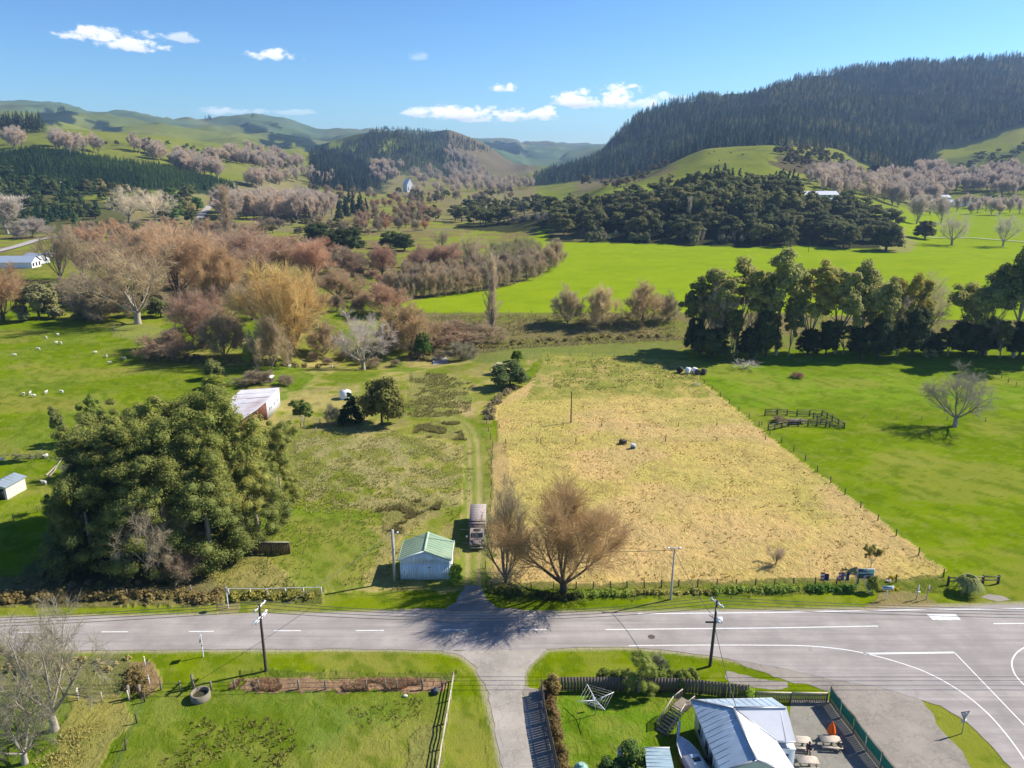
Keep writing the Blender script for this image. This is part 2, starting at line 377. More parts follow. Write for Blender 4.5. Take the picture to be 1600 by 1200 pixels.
# ------------------------------------------------------------------ the ground: one sheet, fine near the road, coarser towards the hills
LUSH = (.150, .215, .003); FAR = (.215, .290, .008); DRY = (.53, .395, .135); DRYP = (.54, .375, .165); STRAW = (.36, .30, .10); MIXG = (.175, .205, .022)
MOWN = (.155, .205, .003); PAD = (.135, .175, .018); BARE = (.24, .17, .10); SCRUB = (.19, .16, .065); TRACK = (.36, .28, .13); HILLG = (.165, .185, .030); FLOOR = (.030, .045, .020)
def ground_sheet():
    ts = np.linspace(-1.08, 1.08, 581)
    ys = [30.0]
    while ys[-1] < 9400:
        y = ys[-1]; ys.append(y * (1.0050 if y < 300 else 1.0095 if y < 1200 else 1.014))
    ys = np.array(ys); nx, ny = len(ts), len(ys)
    X = (ts[None, :] * ys[:, None]); Y = np.repeat(ys[:, None], nx, 1)
    Z = H(X, Y); c = 800 + X / Y * F_PX * 1.042
    col = np.zeros((ny, nx, 3)); rough = np.full((ny, nx), .35)
    n_s = fbm(X / 3., Y / 3., 1, 4); n_m = fbm(X / 14., Y / 14., 2, 4); n_l = fbm(X / 60., Y / 60., 4, 3)
    # edge wobble so that the land's boundaries are not ruled lines
    wx = X + (fbm(X / 2.2, Y / 2.2, 31, 3) - .5) * 1.6; wy = Y + (fbm(X / 2.2, Y / 2.2, 37, 3) - .5) * 1.6
    def put(mask, rgb, r=None, f=1.0):
        nonlocal col, rough
        f = np.where(mask, f, 0)[..., None] if not np.isscalar(f) else np.where(mask, f, 0.)[..., None]
        col = col * (1 - f) + np.array(rgb) * f
        if r is not None: rough = np.where(mask, r, rough)
    def zone(px, rgb, r=None, f=1.0, wob=True):
        m = poly_in(GP(px), wx if wob else X, wy if wob else Y) & (Y < 600); put(m, rgb, r, f); return m
    put(Y > 0, LUSH)
    hill = ss(500, 900, Y) * ss(2, 12, Z)
    put(Y > 450, FAR, .2)
    put(Y > 500, HILLG, .6, hill); put(Y > 800, (.115, .125, .035), .8, hill * ss(.52, .64, fbm(X / 28., Y / 28., 301, 4)) * .7)
    put(Y > 500, (.20, .20, .05), .6, hill * ss(.5, .7, n_l) * .6)
    put((Y > 2200), (.095, .135, .072), .5, ss(2200, 3200, Y))
    put((Y > 2200), (.16, .15, .06), .5, ss(2400, 3200, Y) * ss(.48, .62, fbm(X / 300., Y / 300., 8, 4)) * .7)
    # valley bottom on the far side, scrubby and brownish between the willows
    m = (c < 840) & (Y > 300) & (Z < 14); put(m, (.20, .165, .06), .9, .35 + .65 * ss(.36, .54, n_m))
    m = (c < 840) & (Y > 620) & (Y < 2000) & (Z < 30); put(m, (.21, .18, .085), .8, .85 * ss(.40, .52, fbm(X / 70., Y / 70., 5, 3)))
    # forest floors
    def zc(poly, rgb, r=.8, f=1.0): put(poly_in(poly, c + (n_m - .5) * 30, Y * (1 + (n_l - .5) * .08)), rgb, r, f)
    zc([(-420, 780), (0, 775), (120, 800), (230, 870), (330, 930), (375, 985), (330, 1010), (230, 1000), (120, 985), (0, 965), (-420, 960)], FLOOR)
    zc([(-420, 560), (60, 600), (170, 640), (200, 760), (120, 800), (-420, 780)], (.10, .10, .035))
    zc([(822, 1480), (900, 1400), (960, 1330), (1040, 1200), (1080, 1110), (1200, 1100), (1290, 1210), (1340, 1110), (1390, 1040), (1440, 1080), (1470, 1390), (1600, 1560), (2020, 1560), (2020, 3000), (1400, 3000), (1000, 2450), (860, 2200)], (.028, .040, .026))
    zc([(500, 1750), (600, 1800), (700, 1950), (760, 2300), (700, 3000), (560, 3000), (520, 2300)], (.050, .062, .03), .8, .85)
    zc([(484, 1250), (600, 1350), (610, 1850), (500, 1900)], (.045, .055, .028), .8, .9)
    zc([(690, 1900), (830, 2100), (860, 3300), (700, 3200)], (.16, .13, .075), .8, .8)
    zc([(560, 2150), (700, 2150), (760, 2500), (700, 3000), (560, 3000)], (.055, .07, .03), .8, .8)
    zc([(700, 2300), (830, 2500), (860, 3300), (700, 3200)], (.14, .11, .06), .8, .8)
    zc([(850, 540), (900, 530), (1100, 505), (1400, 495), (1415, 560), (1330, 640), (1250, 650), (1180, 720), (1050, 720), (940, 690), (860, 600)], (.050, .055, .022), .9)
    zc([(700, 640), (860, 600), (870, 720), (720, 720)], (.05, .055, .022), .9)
    zc([(860, 560), (905, 535), (950, 560), (930, 680), (870, 640)], (.20, .17, .07), .9, .8)
    zc([(1395, 482), (1440, 482), (1450, 520), (1420, 600), (1380, 620)], (.25, .24, .08), .5, .9)
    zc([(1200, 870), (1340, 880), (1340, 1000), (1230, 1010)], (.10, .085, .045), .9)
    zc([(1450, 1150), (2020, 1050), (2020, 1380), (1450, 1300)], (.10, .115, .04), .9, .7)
    zc([(900, 1000), (1040, 880), (1060, 960), (960, 1330), (900, 1440)], (.17, .13, .07), .9, .8)
    # pine blocks on the far hills
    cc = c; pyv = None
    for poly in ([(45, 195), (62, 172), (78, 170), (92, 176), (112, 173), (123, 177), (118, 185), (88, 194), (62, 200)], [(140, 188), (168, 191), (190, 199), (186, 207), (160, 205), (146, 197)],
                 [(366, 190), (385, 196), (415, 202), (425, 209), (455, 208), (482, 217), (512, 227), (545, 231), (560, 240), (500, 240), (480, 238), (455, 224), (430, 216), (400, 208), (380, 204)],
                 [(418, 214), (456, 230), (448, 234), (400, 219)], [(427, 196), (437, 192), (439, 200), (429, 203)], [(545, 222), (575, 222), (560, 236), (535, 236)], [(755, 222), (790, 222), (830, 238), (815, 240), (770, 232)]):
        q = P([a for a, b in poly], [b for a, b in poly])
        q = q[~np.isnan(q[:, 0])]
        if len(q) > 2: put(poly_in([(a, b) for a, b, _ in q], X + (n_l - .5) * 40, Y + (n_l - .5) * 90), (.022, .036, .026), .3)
    for poly in ([(578, 234), (600, 216), (622, 217), (630, 228), (604, 240)], [(498, 236), (520, 226), (556, 226), (560, 236), (520, 240)], [(940, 300), (990, 290), (1030, 292), (1010, 304), (960, 308)]):
        q = P([a for a, b in poly], [b for a, b in poly]); q = q[~np.isnan(q[:, 0])]
        if len(q) > 2: put(poly_in([(a, b) for a, b, _ in q], X, Y), (.20, .24, .035), .4)
    # terrace fields behind the knoll and the valley head
    # ---- near land, west of the track
    nearL = (Y < 300)
    zone([(-400, 1300), (-400, 498), (100, 500), (200, 512), (255, 540), (340, 590), (350, 640), (240, 640), (140, 760), (110, 850), (0, 915), (-400, 930)], LUSH, .30)
    zone([(-400, 1300), (-400, 498), (100, 500), (200, 512), (255, 540), (340, 590), (350, 640), (240, 640), (140, 760), (110, 850), (0, 915), (-400, 930)], (.17, .21, .03), .45, .75 * ss(.46, .62, n_m))
    m = zone([(255, 540), (480, 520), (700, 545), (800, 545), (850, 555), (770, 620), (760, 720), (768, 900), (760, 925), (0, 928), (110, 850), (140, 760), (240, 640), (350, 640), (340, 590)], MIXG, .8)
    put(m, STRAW, .9, ss(.41, .56, n_m * .6 + n_s * .4)); put(m, (.19, .17, .06), .9, ss(.56, .68, n_s) * .6)
    put(m, (.13, .22, .015), .4, ss(.55, .7, fbm(X / 9., Y / 9., 77, 3)) * .9)
    zone([(460, 690), (560, 670), (700, 690), (735, 740), (720, 790), (600, 800), (470, 780)], (.33, .29, .12), 1., .75 * ss(.40, .56, n_s))
    zone([(590, 790), (650, 782), (690, 790), (640, 830), (600, 835)], (.25, .21, .085), 1., .65)
    zone([(440, 790), (560, 800), (600, 850), (560, 925), (500, 925), (400, 860)], (.14, .21, .016), .35, .75)
    zone([(300, 850), (400, 850), (450, 900), (480, 925), (250, 928)], (.26, .22, .07), .9, .7)
    zone([(640, 580), (720, 590), (738, 620), (730, 645), (700, 655), (640, 640)], (.24, .235, .07), 1., .7)
    zone([(650, 662), (700, 655), (738, 668), (735, 690), (660, 680)], (.23, .215, .07), 1., .65)
    zone([(718, 622), (742, 640), (738, 650), (728, 650), (712, 633)], TRACK, .4)
    zone([(96, 790), (200, 840), (330, 880), (350, 928), (0, 930), (60, 870)], (.15, .14, .06), .9, .8)
    zone([(170, 505), (230, 505), (265, 515), (250, 538), (175, 525)], (.22, .23, .06), .6, .8)
    # creek flats
    m = (Y > 215) & (Y < 290) & (c > 560); put(m & poly_in(GP([(630, 489), (1062, 488), (1900, 480), (1900, 530), (1200, 545), (800, 545), (640, 556)]), wx, wy), SCRUB, 1., .55 + .45 * ss(.4, .6, n_m))
    zone([(700, 545), (840, 540), (1060, 534), (1070, 552), (1075, 560), (900, 556), (760, 568)], (.18, .20, .05), .9, .9)
    # big bright field across the creek
    zone([(470, 470), (600, 478), (640, 470), (720, 458), (800, 445), (862, 425), (880, 405), (850, 378), (1000, 383), (1400, 398), (1600, 382), (1900, 380), (1900, 486), (1060, 488), (640, 488)], FAR, .10)
    # dry paddock
    dp = zone([(778, 660), (762, 640), (790, 620), (830, 596), (855, 555), (1070, 562), (1100, 600), (1200, 680), (1478, 893), (1470, 912), (768, 922), (765, 780)], DRY, 1.)
    put(dp, (.44, .375, .105), 1., .8 * ss(.40, .58, n_m * .6 + fbm(X / 35., Y / 22., 83, 3) * .4)); put(dp, (.36, .27, .10), 1., .55 * ss(.56, .66, fbm(X / 2.4 + Y / 5., Y / 1.3, 84, 3)))
    put(dp, DRYP, 1., .8 * ss(.52, .66, fbm(X / 20., Y / 16., 55, 3)))
    zone([(830, 820), (980, 810), (1180, 830), (1290, 880), (1280, 915), (830, 918)], DRYP, 1., .65 * ss(.34, .55, n_m))
    m = poly_in(GP([(835, 596), (850, 550), (1075, 556), (1100, 600), (1110, 622), (940, 622), (820, 626)]), wx, wy); dd = ss(150, 178, Y + (n_m - .5) * 50); put(m, (.24, .25, .05), 1., dd * (.45 + .5 * ss(.35, .6, n_s)))
    zone([(766, 690), (790, 690), (800, 800), (768, 850)], (.36, .25, .12), .9, .6)
    # greener headland below the stand of gums and the sheepyard paddock
    zone([(1075, 560), (1900, 556), (1900, 930), (1478, 905), (1480, 893), (1200, 680), (1100, 600)], LUSH, .18)
    zone([(1075, 560), (1900, 556), (1900, 640), (1300, 640), (1150, 636)], (.145, .245, .014), .12, .7)
    zone([(1200, 640), (1290, 645), (1316, 665), (1230, 668)], (.18, .22, .03), .4, .7)
    # verges
    zone([(-400, 925), (350, 928), (500, 930), (720, 925), (770, 920), (1480, 905), (2000, 905), (2000, 960), (-400, 985)], MOWN, .12)
    zone([(-400, 1010), (2000, 1000), (2000, 1400), (-400, 1400)], MOWN, .12)
    zone([(1375, 925), (1440, 925), (1470, 945), (1460, 958), (1340, 956)], (.25, .19, .09), .5, .85)
    zone([(340, 942), (372, 940), (372, 960), (335, 960)], (.26, .21, .10), .5, .8)
    zone([(0, 900), (300, 912), (350, 925), (350, 946), (0, 948), (-300, 950), (-300, 900)], SCRUB, 1., .9)
    zone([(350, 918), (505, 918), (500, 943), (352, 945)], (.13, .13, .035), 1., .9)
    zone([(760, 912), (1480, 900), (1480, 922), (1200, 930), (900, 938), (770, 938)], (.12, .14, .03), 1., .8)
    # paddock bottom left
    pd = zone([(190, 1085), (370, 1078), (700, 1078), (712, 1078), (690, 1210), (690, 1400), (-100, 1400), (120, 1210)], PAD, .5)
    put(pd, (.16, .215, .035), .5, ss(.45, .6, n_m) * .8)
    zone([(370, 1062), (705, 1062), (700, 1080), (370, 1080)], (.34, .21, .12), 1.)
    zone([(370, 1050), (715, 1048), (715, 1062), (370, 1062)], (.13, .15, .035), .8, .8)
    zone([(200, 1030), (236, 1030), (252, 1060), (235, 1085), (200, 1075)], (.30, .19, .11), 1., .85)
    zone([(-400, 1018), (190, 1022), (215, 1040), (205, 1060), (190, 1090), (-400, 1090)], (.17, .16, .07), 1., .8)
    zone([(100, 1090), (190, 1085), (205, 1120), (150, 1210), (60, 1210)], (.30, .25, .08), .9, .75)
    zone([(-400, 1080), (110, 1090), (70, 1210), (-400, 1300)], (.13, .18, .03), .6, .8)
    zone([(640, 1150), (690, 1130), (690, 1210), (630, 1210)], (.28, .24, .08), 1., .6)
    # garden of the house
    zone([(858, 1070), (1060, 1075), (1180, 1090), (1180, 1300), (880, 1300), (868, 1180)], (.12, .21, .012), .55)
    zone([(846, 1060), (862, 1075), (890, 1210), (872, 1210)], (.20, .14, .08), 1.)
    # mowing stripes of the verges
    mow = poly_in(GP([(250, 1015), (730, 1018), (745, 1045), (700, 1052), (250, 1060)]), X, Y) | poly_in(GP([(830, 1012), (1130, 1025), (1200, 1060), (830, 1060)]), X, Y)
    col *= (1 + (.06 * np.sign(np.sin(Y * 2.6)) * mow))[..., None]
    mow2 = poly_in(GP([(715, 1055), (752, 1050), (790, 1210), (690, 1210)]), X, Y)
    col *= (1 + (.06 * np.sign(np.sin((X + Y * .05) * 4.2)) * mow2))[..., None]
    edge = GP([(-300, 972), (150, 963), (400, 960), (560, 957), (694, 954)]), GP([(800, 957.5), (1000, 956), (1330, 952), (1600, 943), (2000, 935)]), GP([(-300, 1020), (100, 1017.5), (400, 1015.5), (600, 1014.5), (690, 1017.5), (722, 1024.5), (744, 1045), (756, 1070), (765, 1105), (777, 1160), (789, 1220)]), GP([(1240, 1049), (1170, 1036), (1100, 1024), (1050, 1018), (985, 1013), (900, 1012), (855, 1014.5), (833, 1030), (819, 1052), (817, 1075), (824, 1110), (830, 1160), (838, 1220)])
    nr_ = (Y < 130) & (Y > 45)
    for pth in edge:
        d_ = np.full(X.shape, 99.); d_[nr_] = segdist(pth, X[nr_], Y[nr_]); put(d_ < 1.2, (.36, .31, .22), .3, ss(.25 + .9 * n_s, .12, d_) * .85)
    g_ = (col[..., 1] > col[..., 0] * 1.15) & (Y < 480)
    p1 = fbm(X / 26., Y / 15., 201, 4); p2 = fbm(X / 5., Y / 2.6, 203, 3); p3 = fbm(X / 1.6 + Y / 3.2, Y / 2.2, 204, 3)
    far_ = (Y > 240) & (c > 600)
    put(g_ & ~far_, (.235, .22, .045), None, ss(.48, .62, p1) * np.where(X < 0, .75, .5)); put(g_ & ~far_, (.10, .155, .003), None, ss(.50, .34, p1) * .50)
    put(g_ & ~far_, (.24, .235, .05), None, ss(.56, .70, p2) * .35); put(g_ & ~far_, (.085, .135, .004), None, ss(.52, .66, p3) * .6); p4 = fbm(X / .8, Y / .9, 207, 2); put(g_ & ~far_ & (Y < 220), (.21, .235, .03), None, ss(.58, .75, p4) * .5)
    put(g_ & far_, (.17, .245, .006), None, ss(.5, .7, p1) * .5)
    # farm track: a green strip with two worn wheel ruts
    ctr = smooth_path(GP([(738, 915), (740, 880), (741.5, 820), (742, 760), (741, 710), (736, 680), (726, 664), (708, 655), (684, 650), (650, 648), (600, 645), (560, 640)]), 6)
    nb = (Y < 185) & (Y > 80) & (X > -60) & (X < 10)
    dtr = np.full(X.shape, 99.); dtr[nb] = segdist(ctr, X[nb], Y[nb])
    put(dtr < 2.1, (.19, .22, .04), .3, ss(2.1, 1.5, dtr) * .9)
    fade = ss(170, 140, Y) * .55 + .35
    put(dtr < 1.5, (.36, .285, .13), .25, ss(.48, .2, abs(dtr - .78)) * fade * (.6 + .4 * ss(.3, .6, n_s)))
    # relief: tussocks, ruts
    tus = (fbm(X / .75, Y / .6, 61, 3) - .5) * .42 + (fbm(X / 3.1, Y / 2.4, 62, 3) - .5) * .55
    flat = poly_in(GP([(-600, 948), (700, 948), (725, 915), (775, 915), (780, 945), (2200, 930), (2200, 1500), (-600, 1500), (-600, 948)]), X, Y)
    rel = tus * np.clip(rough - .25, 0, 1) * ss(1200, 500, Y)
    rel = rel * ss(.8, 2.2, dtr) - .06 * ss(.4, .2, abs(dtr - .78)) * (dtr < 5)
    rel = np.where(flat, np.clip(rel, -.3, .12) * np.where(rough > .4, .6, 0), rel)
    rel = np.where(poly_in(ROAD_KEEP, X, Y), 0, rel)
    Z = Z + rel - np.where(poly_in(ROAD_KEEP, X, Y), .012, 0)
    # fence-line ridges along the dry paddock
    ci = np.arange(nx * ny).reshape(ny, nx)
    f = np.stack([ci[:-1, :-1], ci[:-1, 1:], ci[1:, 1:], ci[1:, :-1]], -1).reshape(-1, 4)
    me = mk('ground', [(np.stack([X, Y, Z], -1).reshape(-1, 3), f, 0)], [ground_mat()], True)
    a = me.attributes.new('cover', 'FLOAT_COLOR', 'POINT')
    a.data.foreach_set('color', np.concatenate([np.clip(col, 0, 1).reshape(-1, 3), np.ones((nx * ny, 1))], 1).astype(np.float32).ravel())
    a = me.attributes.new('rough', 'FLOAT', 'POINT'); a.data.foreach_set('value', rough.astype(np.float32).ravel())
    o = link('ground', me, kind='structure'); return o

# road outlines as surveyed
NEAR_L = [(-700, 1022), (-200, 1020), (100, 1017), (400, 1015), (600, 1014), (690, 1017)]
MAIN = [(-700, 978), (-200, 970), (150, 963), (400, 960), (560, 958), (700, 955), (800, 958), (900, 958), (1000, 957), (1200, 954), (1330, 953), (1440, 950), (1600, 944), (1900, 938), (2300, 930),
        (2300, 1500), (1750, 1500), (1640, 1290), (1580, 1200), (1545, 1160), (1510, 1128), (1470, 1103), (1430, 1090), (1370, 1073), (1300, 1062), (1240, 1048), (1170, 1035), (1100, 1023), (1050, 1017), (985, 1012), (900, 1011), (855, 1014)] + [(690, 1017), (600, 1014), (400, 1015), (100, 1017), (-200, 1020), (-700, 1022)]
LANE = [(690, 1017), (722, 1024), (745, 1045), (757, 1070), (766, 1105), (778, 1160), (790, 1220), (800, 1300), (860, 1300), (838, 1220), (830, 1160), (824, 1110), (817, 1075), (819, 1052), (833, 1030), (855, 1014)]
SHOULDER = [(1130, 1026), (1170, 1030), (1240, 1042), (1300, 1055), (1370, 1066), (1430, 1083), (1446, 1098), (1462, 1130), (1500, 1175), (1530, 1212), (1600, 1330), (1470, 1330), (1385, 1205), (1330, 1120), (1296, 1082), (1270, 1074), (1225, 1062), (1180, 1046)]
DRIVE = [(694, 956), (712, 940), (722, 925), (728, 915), (752, 915), (762, 935), (780, 950), (800, 958)]
YARD = [(1236, 1093), (1292, 1093), (1320, 1120), (1390, 1215), (1430, 1290), (1200, 1290), (1230, 1150)]
def wob_poly(px, z, step=.6, amp=.14, seed=0):
    p = GP(px); out = []
    for i, a in enumerate(p):
        b = p[(i + 1) % len(p)]; n = max(1, int(math.dist(a, b) / step)); n = min(n, 160)
        for k0 in range(n):
            t = k0 / n; x = a[0] + (b[0] - a[0]) * t; y = a[1] + (b[1] - a[1]) * t
            w = (float(vn(np.array(x * 1.1), np.array(y * 1.1), seed)) - .5) * 2 * amp + (float(vn(np.array(x * .35), np.array(y * .35), seed + 5)) - .5) * 2 * amp
            dx, dy = b[0] - a[0], b[1] - a[1]; l = math.hypot(dx, dy) + 1e-6
            out.append((x - dy / l * w, y + dx / l * w, z))
    return out
def sheet(name, px, z, mat, amp=.14, step=.6, seed=0, kind='structure'):
    p = wob_poly(px, z, step, amp, seed); v = [Vector(q) for q in p]
    tris = tessellate_polygon([v]); me = mk(name, [(np.array(p), [tuple(t) for t in tris], 0)], [mat])
    if me.polygons and sum(q.normal.z * q.area for q in me.polygons) < 0: me.flip_normals()
    return link(name, me, kind=kind)
ROAD_KEEP = GP([(-900, 982), (-200, 970), (150, 963), (400, 960), (560, 958), (694, 956), (722, 925), (728, 915), (752, 915), (762, 935), (800, 958), (1000, 957), (1440, 950), (1600, 944), (2300, 930), (2300, 1500), (1200, 1290), (1230, 1150), (1236, 1093), (1292, 1090), (1130, 1030), (985, 1012), (855, 1014), (819, 1052), (824, 1110), (860, 1300), (800, 1300), (757, 1070), (722, 1024), (600, 1014), (-200, 1020), (-900, 1022)])

def road_mat(name, col, patch=.0, streak=True, rough=.9):
    m, t, b = newmat(name)
    n1 = noise(t, .25, 5, .6); n2 = noise(t, 2.6, 6, .7); n3 = noise(t, 38, 3, .6)
    st = noise(t, 1.0, 4, .6, None, (.03, .9, 1))
    c = mixc(t, mrange(t, n1, .32, .68, 0, 1), tuple(x * .74 for x in col), tuple(x * 1.14 for x in col))
    if streak:
        c = mixc(t, mrange(t, st, .45, .62, 0, .65), c, tuple(x * .70 for x in col)); s2 = noise(t, 1.0, 3, .6, None, (.05, 2.6, 1)); c = mixc(t, mrange(t, s2, .55, .72, 0, .5), c, tuple(min(.6, x * 1.28) for x in col))
        s3 = noise(t, .5, 2, .5, None, (.5, .9, 1), 1.5); c = mixc(t, mrange(t, s3, .66, .70, 0, .30), c, tuple(x * .62 for x in col))
    c = mixc(t, mrange(t, n2, .52, .74, 0, .35 + patch), c, tuple(x * (.70 if not patch else 1.35) for x in col))
    c = mixc(t, mrange(t, n3, .45, .75, 0, .35), c, tuple(x * .6 for x in col))
    if patch:
        w = t.nodes.new('ShaderNodeTexVoronoi'); w.feature = 'DISTANCE_TO_EDGE'; w.inputs['Scale'].default_value = .42
        g = t.nodes.new('ShaderNodeNewGeometry'); nv = t.nodes.new('ShaderNodeVectorMath'); nv.operation = 'ADD'
        nc = t.nodes.new('ShaderNodeTexNoise'); nc.inputs['Scale'].default_value = .8; t.links.new(g.outputs['Position'], nc.inputs['Vector'])
        sc_ = t.nodes.new('ShaderNodeVectorMath'); sc_.operation = 'SCALE'; sc_.inputs['Scale'].default_value = 2.5; t.links.new(nc.outputs['Color'], sc_.inputs[0])
        t.links.new(g.outputs['Position'], nv.inputs[0]); t.links.new(sc_.outputs[0], nv.inputs[1]); t.links.new(nv.outputs[0], w.inputs['Vector'])
        c = mixc(t, mrange(t, w.outputs['Distance'], .0, .03, .45, 0), c, tuple(x * .45 for x in col))
    t.links.new(c, b.inputs['Base Color']); b.inputs['Roughness'].default_value = rough; b.inputs['Specular IOR Level'].default_value = .2
    bump(t, b, n3, .5, .02); return m
paint = pmat('road_paint', (.72, .72, .70), .6, .10, 3.0, dirt=(.42, .40, .38), dirt_amt=.5)
asph = road_mat('chipseal', (.350, .315, .290))
lane_m = road_mat('old_seal', (.36, .325, .28), .25, False)
grav_m = road_mat('gravel_seal', (.285, .25, .21), .45, False)
yard_m = road_mat('crushed_stone', (.25, .235, .195), .35, False)
def strip(pts, w):
    pts = [Vector((p[0], p[1])) for p in pts]; v = []
    for i, p in enumerate(pts):
        d = (pts[min(i + 1, len(pts) - 1)] - pts[max(i - 1, 0)]).normalized(); n = Vector((-d.y, d.x)) * w / 2
        v += [(p.x + n.x, p.y + n.y, .031), (p.x - n.x, p.y - n.y, .031)]
    f = [(2 * i + 1, 2 * i + 3, 2 * i + 2, 2 * i) for i in range(len(pts) - 1)]
    return np.array(v), f
def smooth_path(pts, n=6):
    out = []
    for i in range(len(pts) - 1):
        p0, p1, p2, p3 = (Vector(pts[max(i - 1, 0)]), Vector(pts[i]), Vector(pts[i + 1]), Vector(pts[min(i + 2, len(pts) - 1)]))
        for k0 in range(n):
            t = k0 / n
            out.append(tuple(.5 * ((2 * p1) + (p2 - p0) * t + (2 * p0 - 5 * p1 + 4 * p2 - p3) * t * t + (3 * p1 - p0 - 3 * p2 + p3) * t ** 3)))
    out.append(tuple(pts[-1])); return out
def roads():
    sheet('road', MAIN, .026, asph, .10, .7, 1)
    sheet('side_lane', LANE, .020, lane_m, .22, .5, 2)
    sheet('gravel_shoulder', SHOULDER, .014, grav_m, .3, .5, 3)
    sheet('driveway', DRIVE, .018, grav_m, .25, .4, 4)
    sheet('lane_margin', [(817, 1072), (846, 1079), (856, 1130), (866, 1175), (876, 1216), (884, 1300), (858, 1300), (836, 1220), (828, 1160), (822, 1110)], .014, grav_m, .1, .6, 12)
    sheet('gravel_yard', YARD, .012, yard_m, .03, 1, 5)
    sheet('roadside_gravel', [(560, 959), (600, 954), (690, 951), (800, 951), (860, 956), (1000, 958), (1000, 962), (700, 962), (560, 962)], .010, grav_m, .2, .5, 6)
    sheet('gravel_patch', [(1535, 934), (1545, 929), (1565, 932), (1580, 938), (1560, 940)], .012, grav_m, .2, .5, 9)
    sheet('worn_gravel', [(1020, 1060), (1100, 1062), (1140, 1068), (1110, 1078), (1040, 1076)], .010, grav_m, .3, .5, 7) if False else None
    sheet('gravel_patch', [(1135, 1052), (1180, 1060), (1226, 1066), (1232, 1074), (1180, 1076), (1140, 1066)], .012, grav_m, .3, .5, 7)
    def mark(pxs, w, curve=False):
        q = GP(pxs)
        if curve: q = smooth_path(q)
        v, f = strip(q, w); link('road_marking', mk('road_marking', [(v, f, 0)], [paint]), kind='structure')
    for x0, x1, y in ((-112, -72, 989), (28, 66, 988.3), (159, 200, 987.6), (295, 334, 987), (428, 470, 985.8), (556, 600, 985.5), (689, 731, 984.6), (813, 855, 984.3)): mark([(x0, y), (x1, y - .2)], .16)
    mark([(946, 984), (1200, 981.5), (1372, 978.5)], .17); mark([(997, 959.3), (1200, 957.4), (1450, 952.6), (1600, 951.3), (1900, 947)], .17)
    mark([(1552, 974.8), (1700, 973.5)], .17)
    mark([(983, 1009), (1100, 1008.2), (1210, 1008.5), (1260, 1009.5), (1310, 1014), (1350, 1021), (1400, 1034), (1450, 1052), (1500, 1080), (1540, 1112), (1570, 1145), (1600, 1186), (1640, 1250)], .15, True)
    mark([(1350, 1021.7), (1491, 1019.8)], .30); mark([(1491, 1019.5), (1600, 1133), (1660, 1198)], .13)
    mark([(1640, 1000), (1610, 1008), (1590, 1019), (1581, 1034), (1584, 1050), (1592, 1062), (1610, 1080), (1640, 1104)], .15, True)
    p = [(1448, 960), (1493, 960), (1501.5, 969), (1495, 968.6), (1489, 968.2), (1484, 969.3), (1476, 968.6), (1470, 969.4), (1463, 968.2), (1458, 969.3)]
    v = [Vector((a, b, .031)) for a, b in GP(p)]; tr = tessellate_polygon([v])
    me = mk('road_marking', [(np.array([tuple(q) for q in v]), [tuple(t) for t in tr], 0)], [paint])
    if me.polygons[0].normal.z < 0: me.flip_normals()
    link('road_marking', me, kind='structure')
    # manhole
    p = G(1018, 995, .028); b = B(); b.tube([(0, 0, 0), (0, 0, .012)], .42, 16); b.tube([(0, 0, .012), (0, 0, .018)], .3, 16)
    b.go('manhole_cover', pmat('rusty_iron', (.10, .075, .055), .7), None, p, label='dark round manhole cover in the seal beside the centre line', cat='manhole cover')
    # distant roads
    rm = pmat('far_road', (.36, .33, .30), .9)
    for pts, w in (([(-40, 402), (0, 393), (30, 385), (60, 376), (90, 371), (110, 368)], 7), ([(312, 342), (318, 333), (326, 325), (333, 321)], 7), ([(1440, 370), (1500, 372), (1560, 376), (1640, 383)], 2.5)):
        q = [P1(*a) for a in pts]; q = smooth_path([tuple(a) for a in q if a], 10); v = []
        for i, p in enumerate(q):
            d = (Vector(q[min(i + 1, len(q) - 1)]) - Vector(q[max(i - 1, 0)])).to_2d().normalized(); n = Vector((-d.y, d.x)) * w / 2
            for s in (1, -1): v.append((p[0] + n.x * s, p[1] + n.y * s, float(H(p[0] + n.x * s, p[1] + n.y * s)) + .6))
        link('country_road', mk('country_road', [(np.array(v), [(2 * i + 1, 2 * i + 3, 2 * i + 2, 2 * i) for i in range(len(q) - 1)], 0)], [rm]), kind='structure')
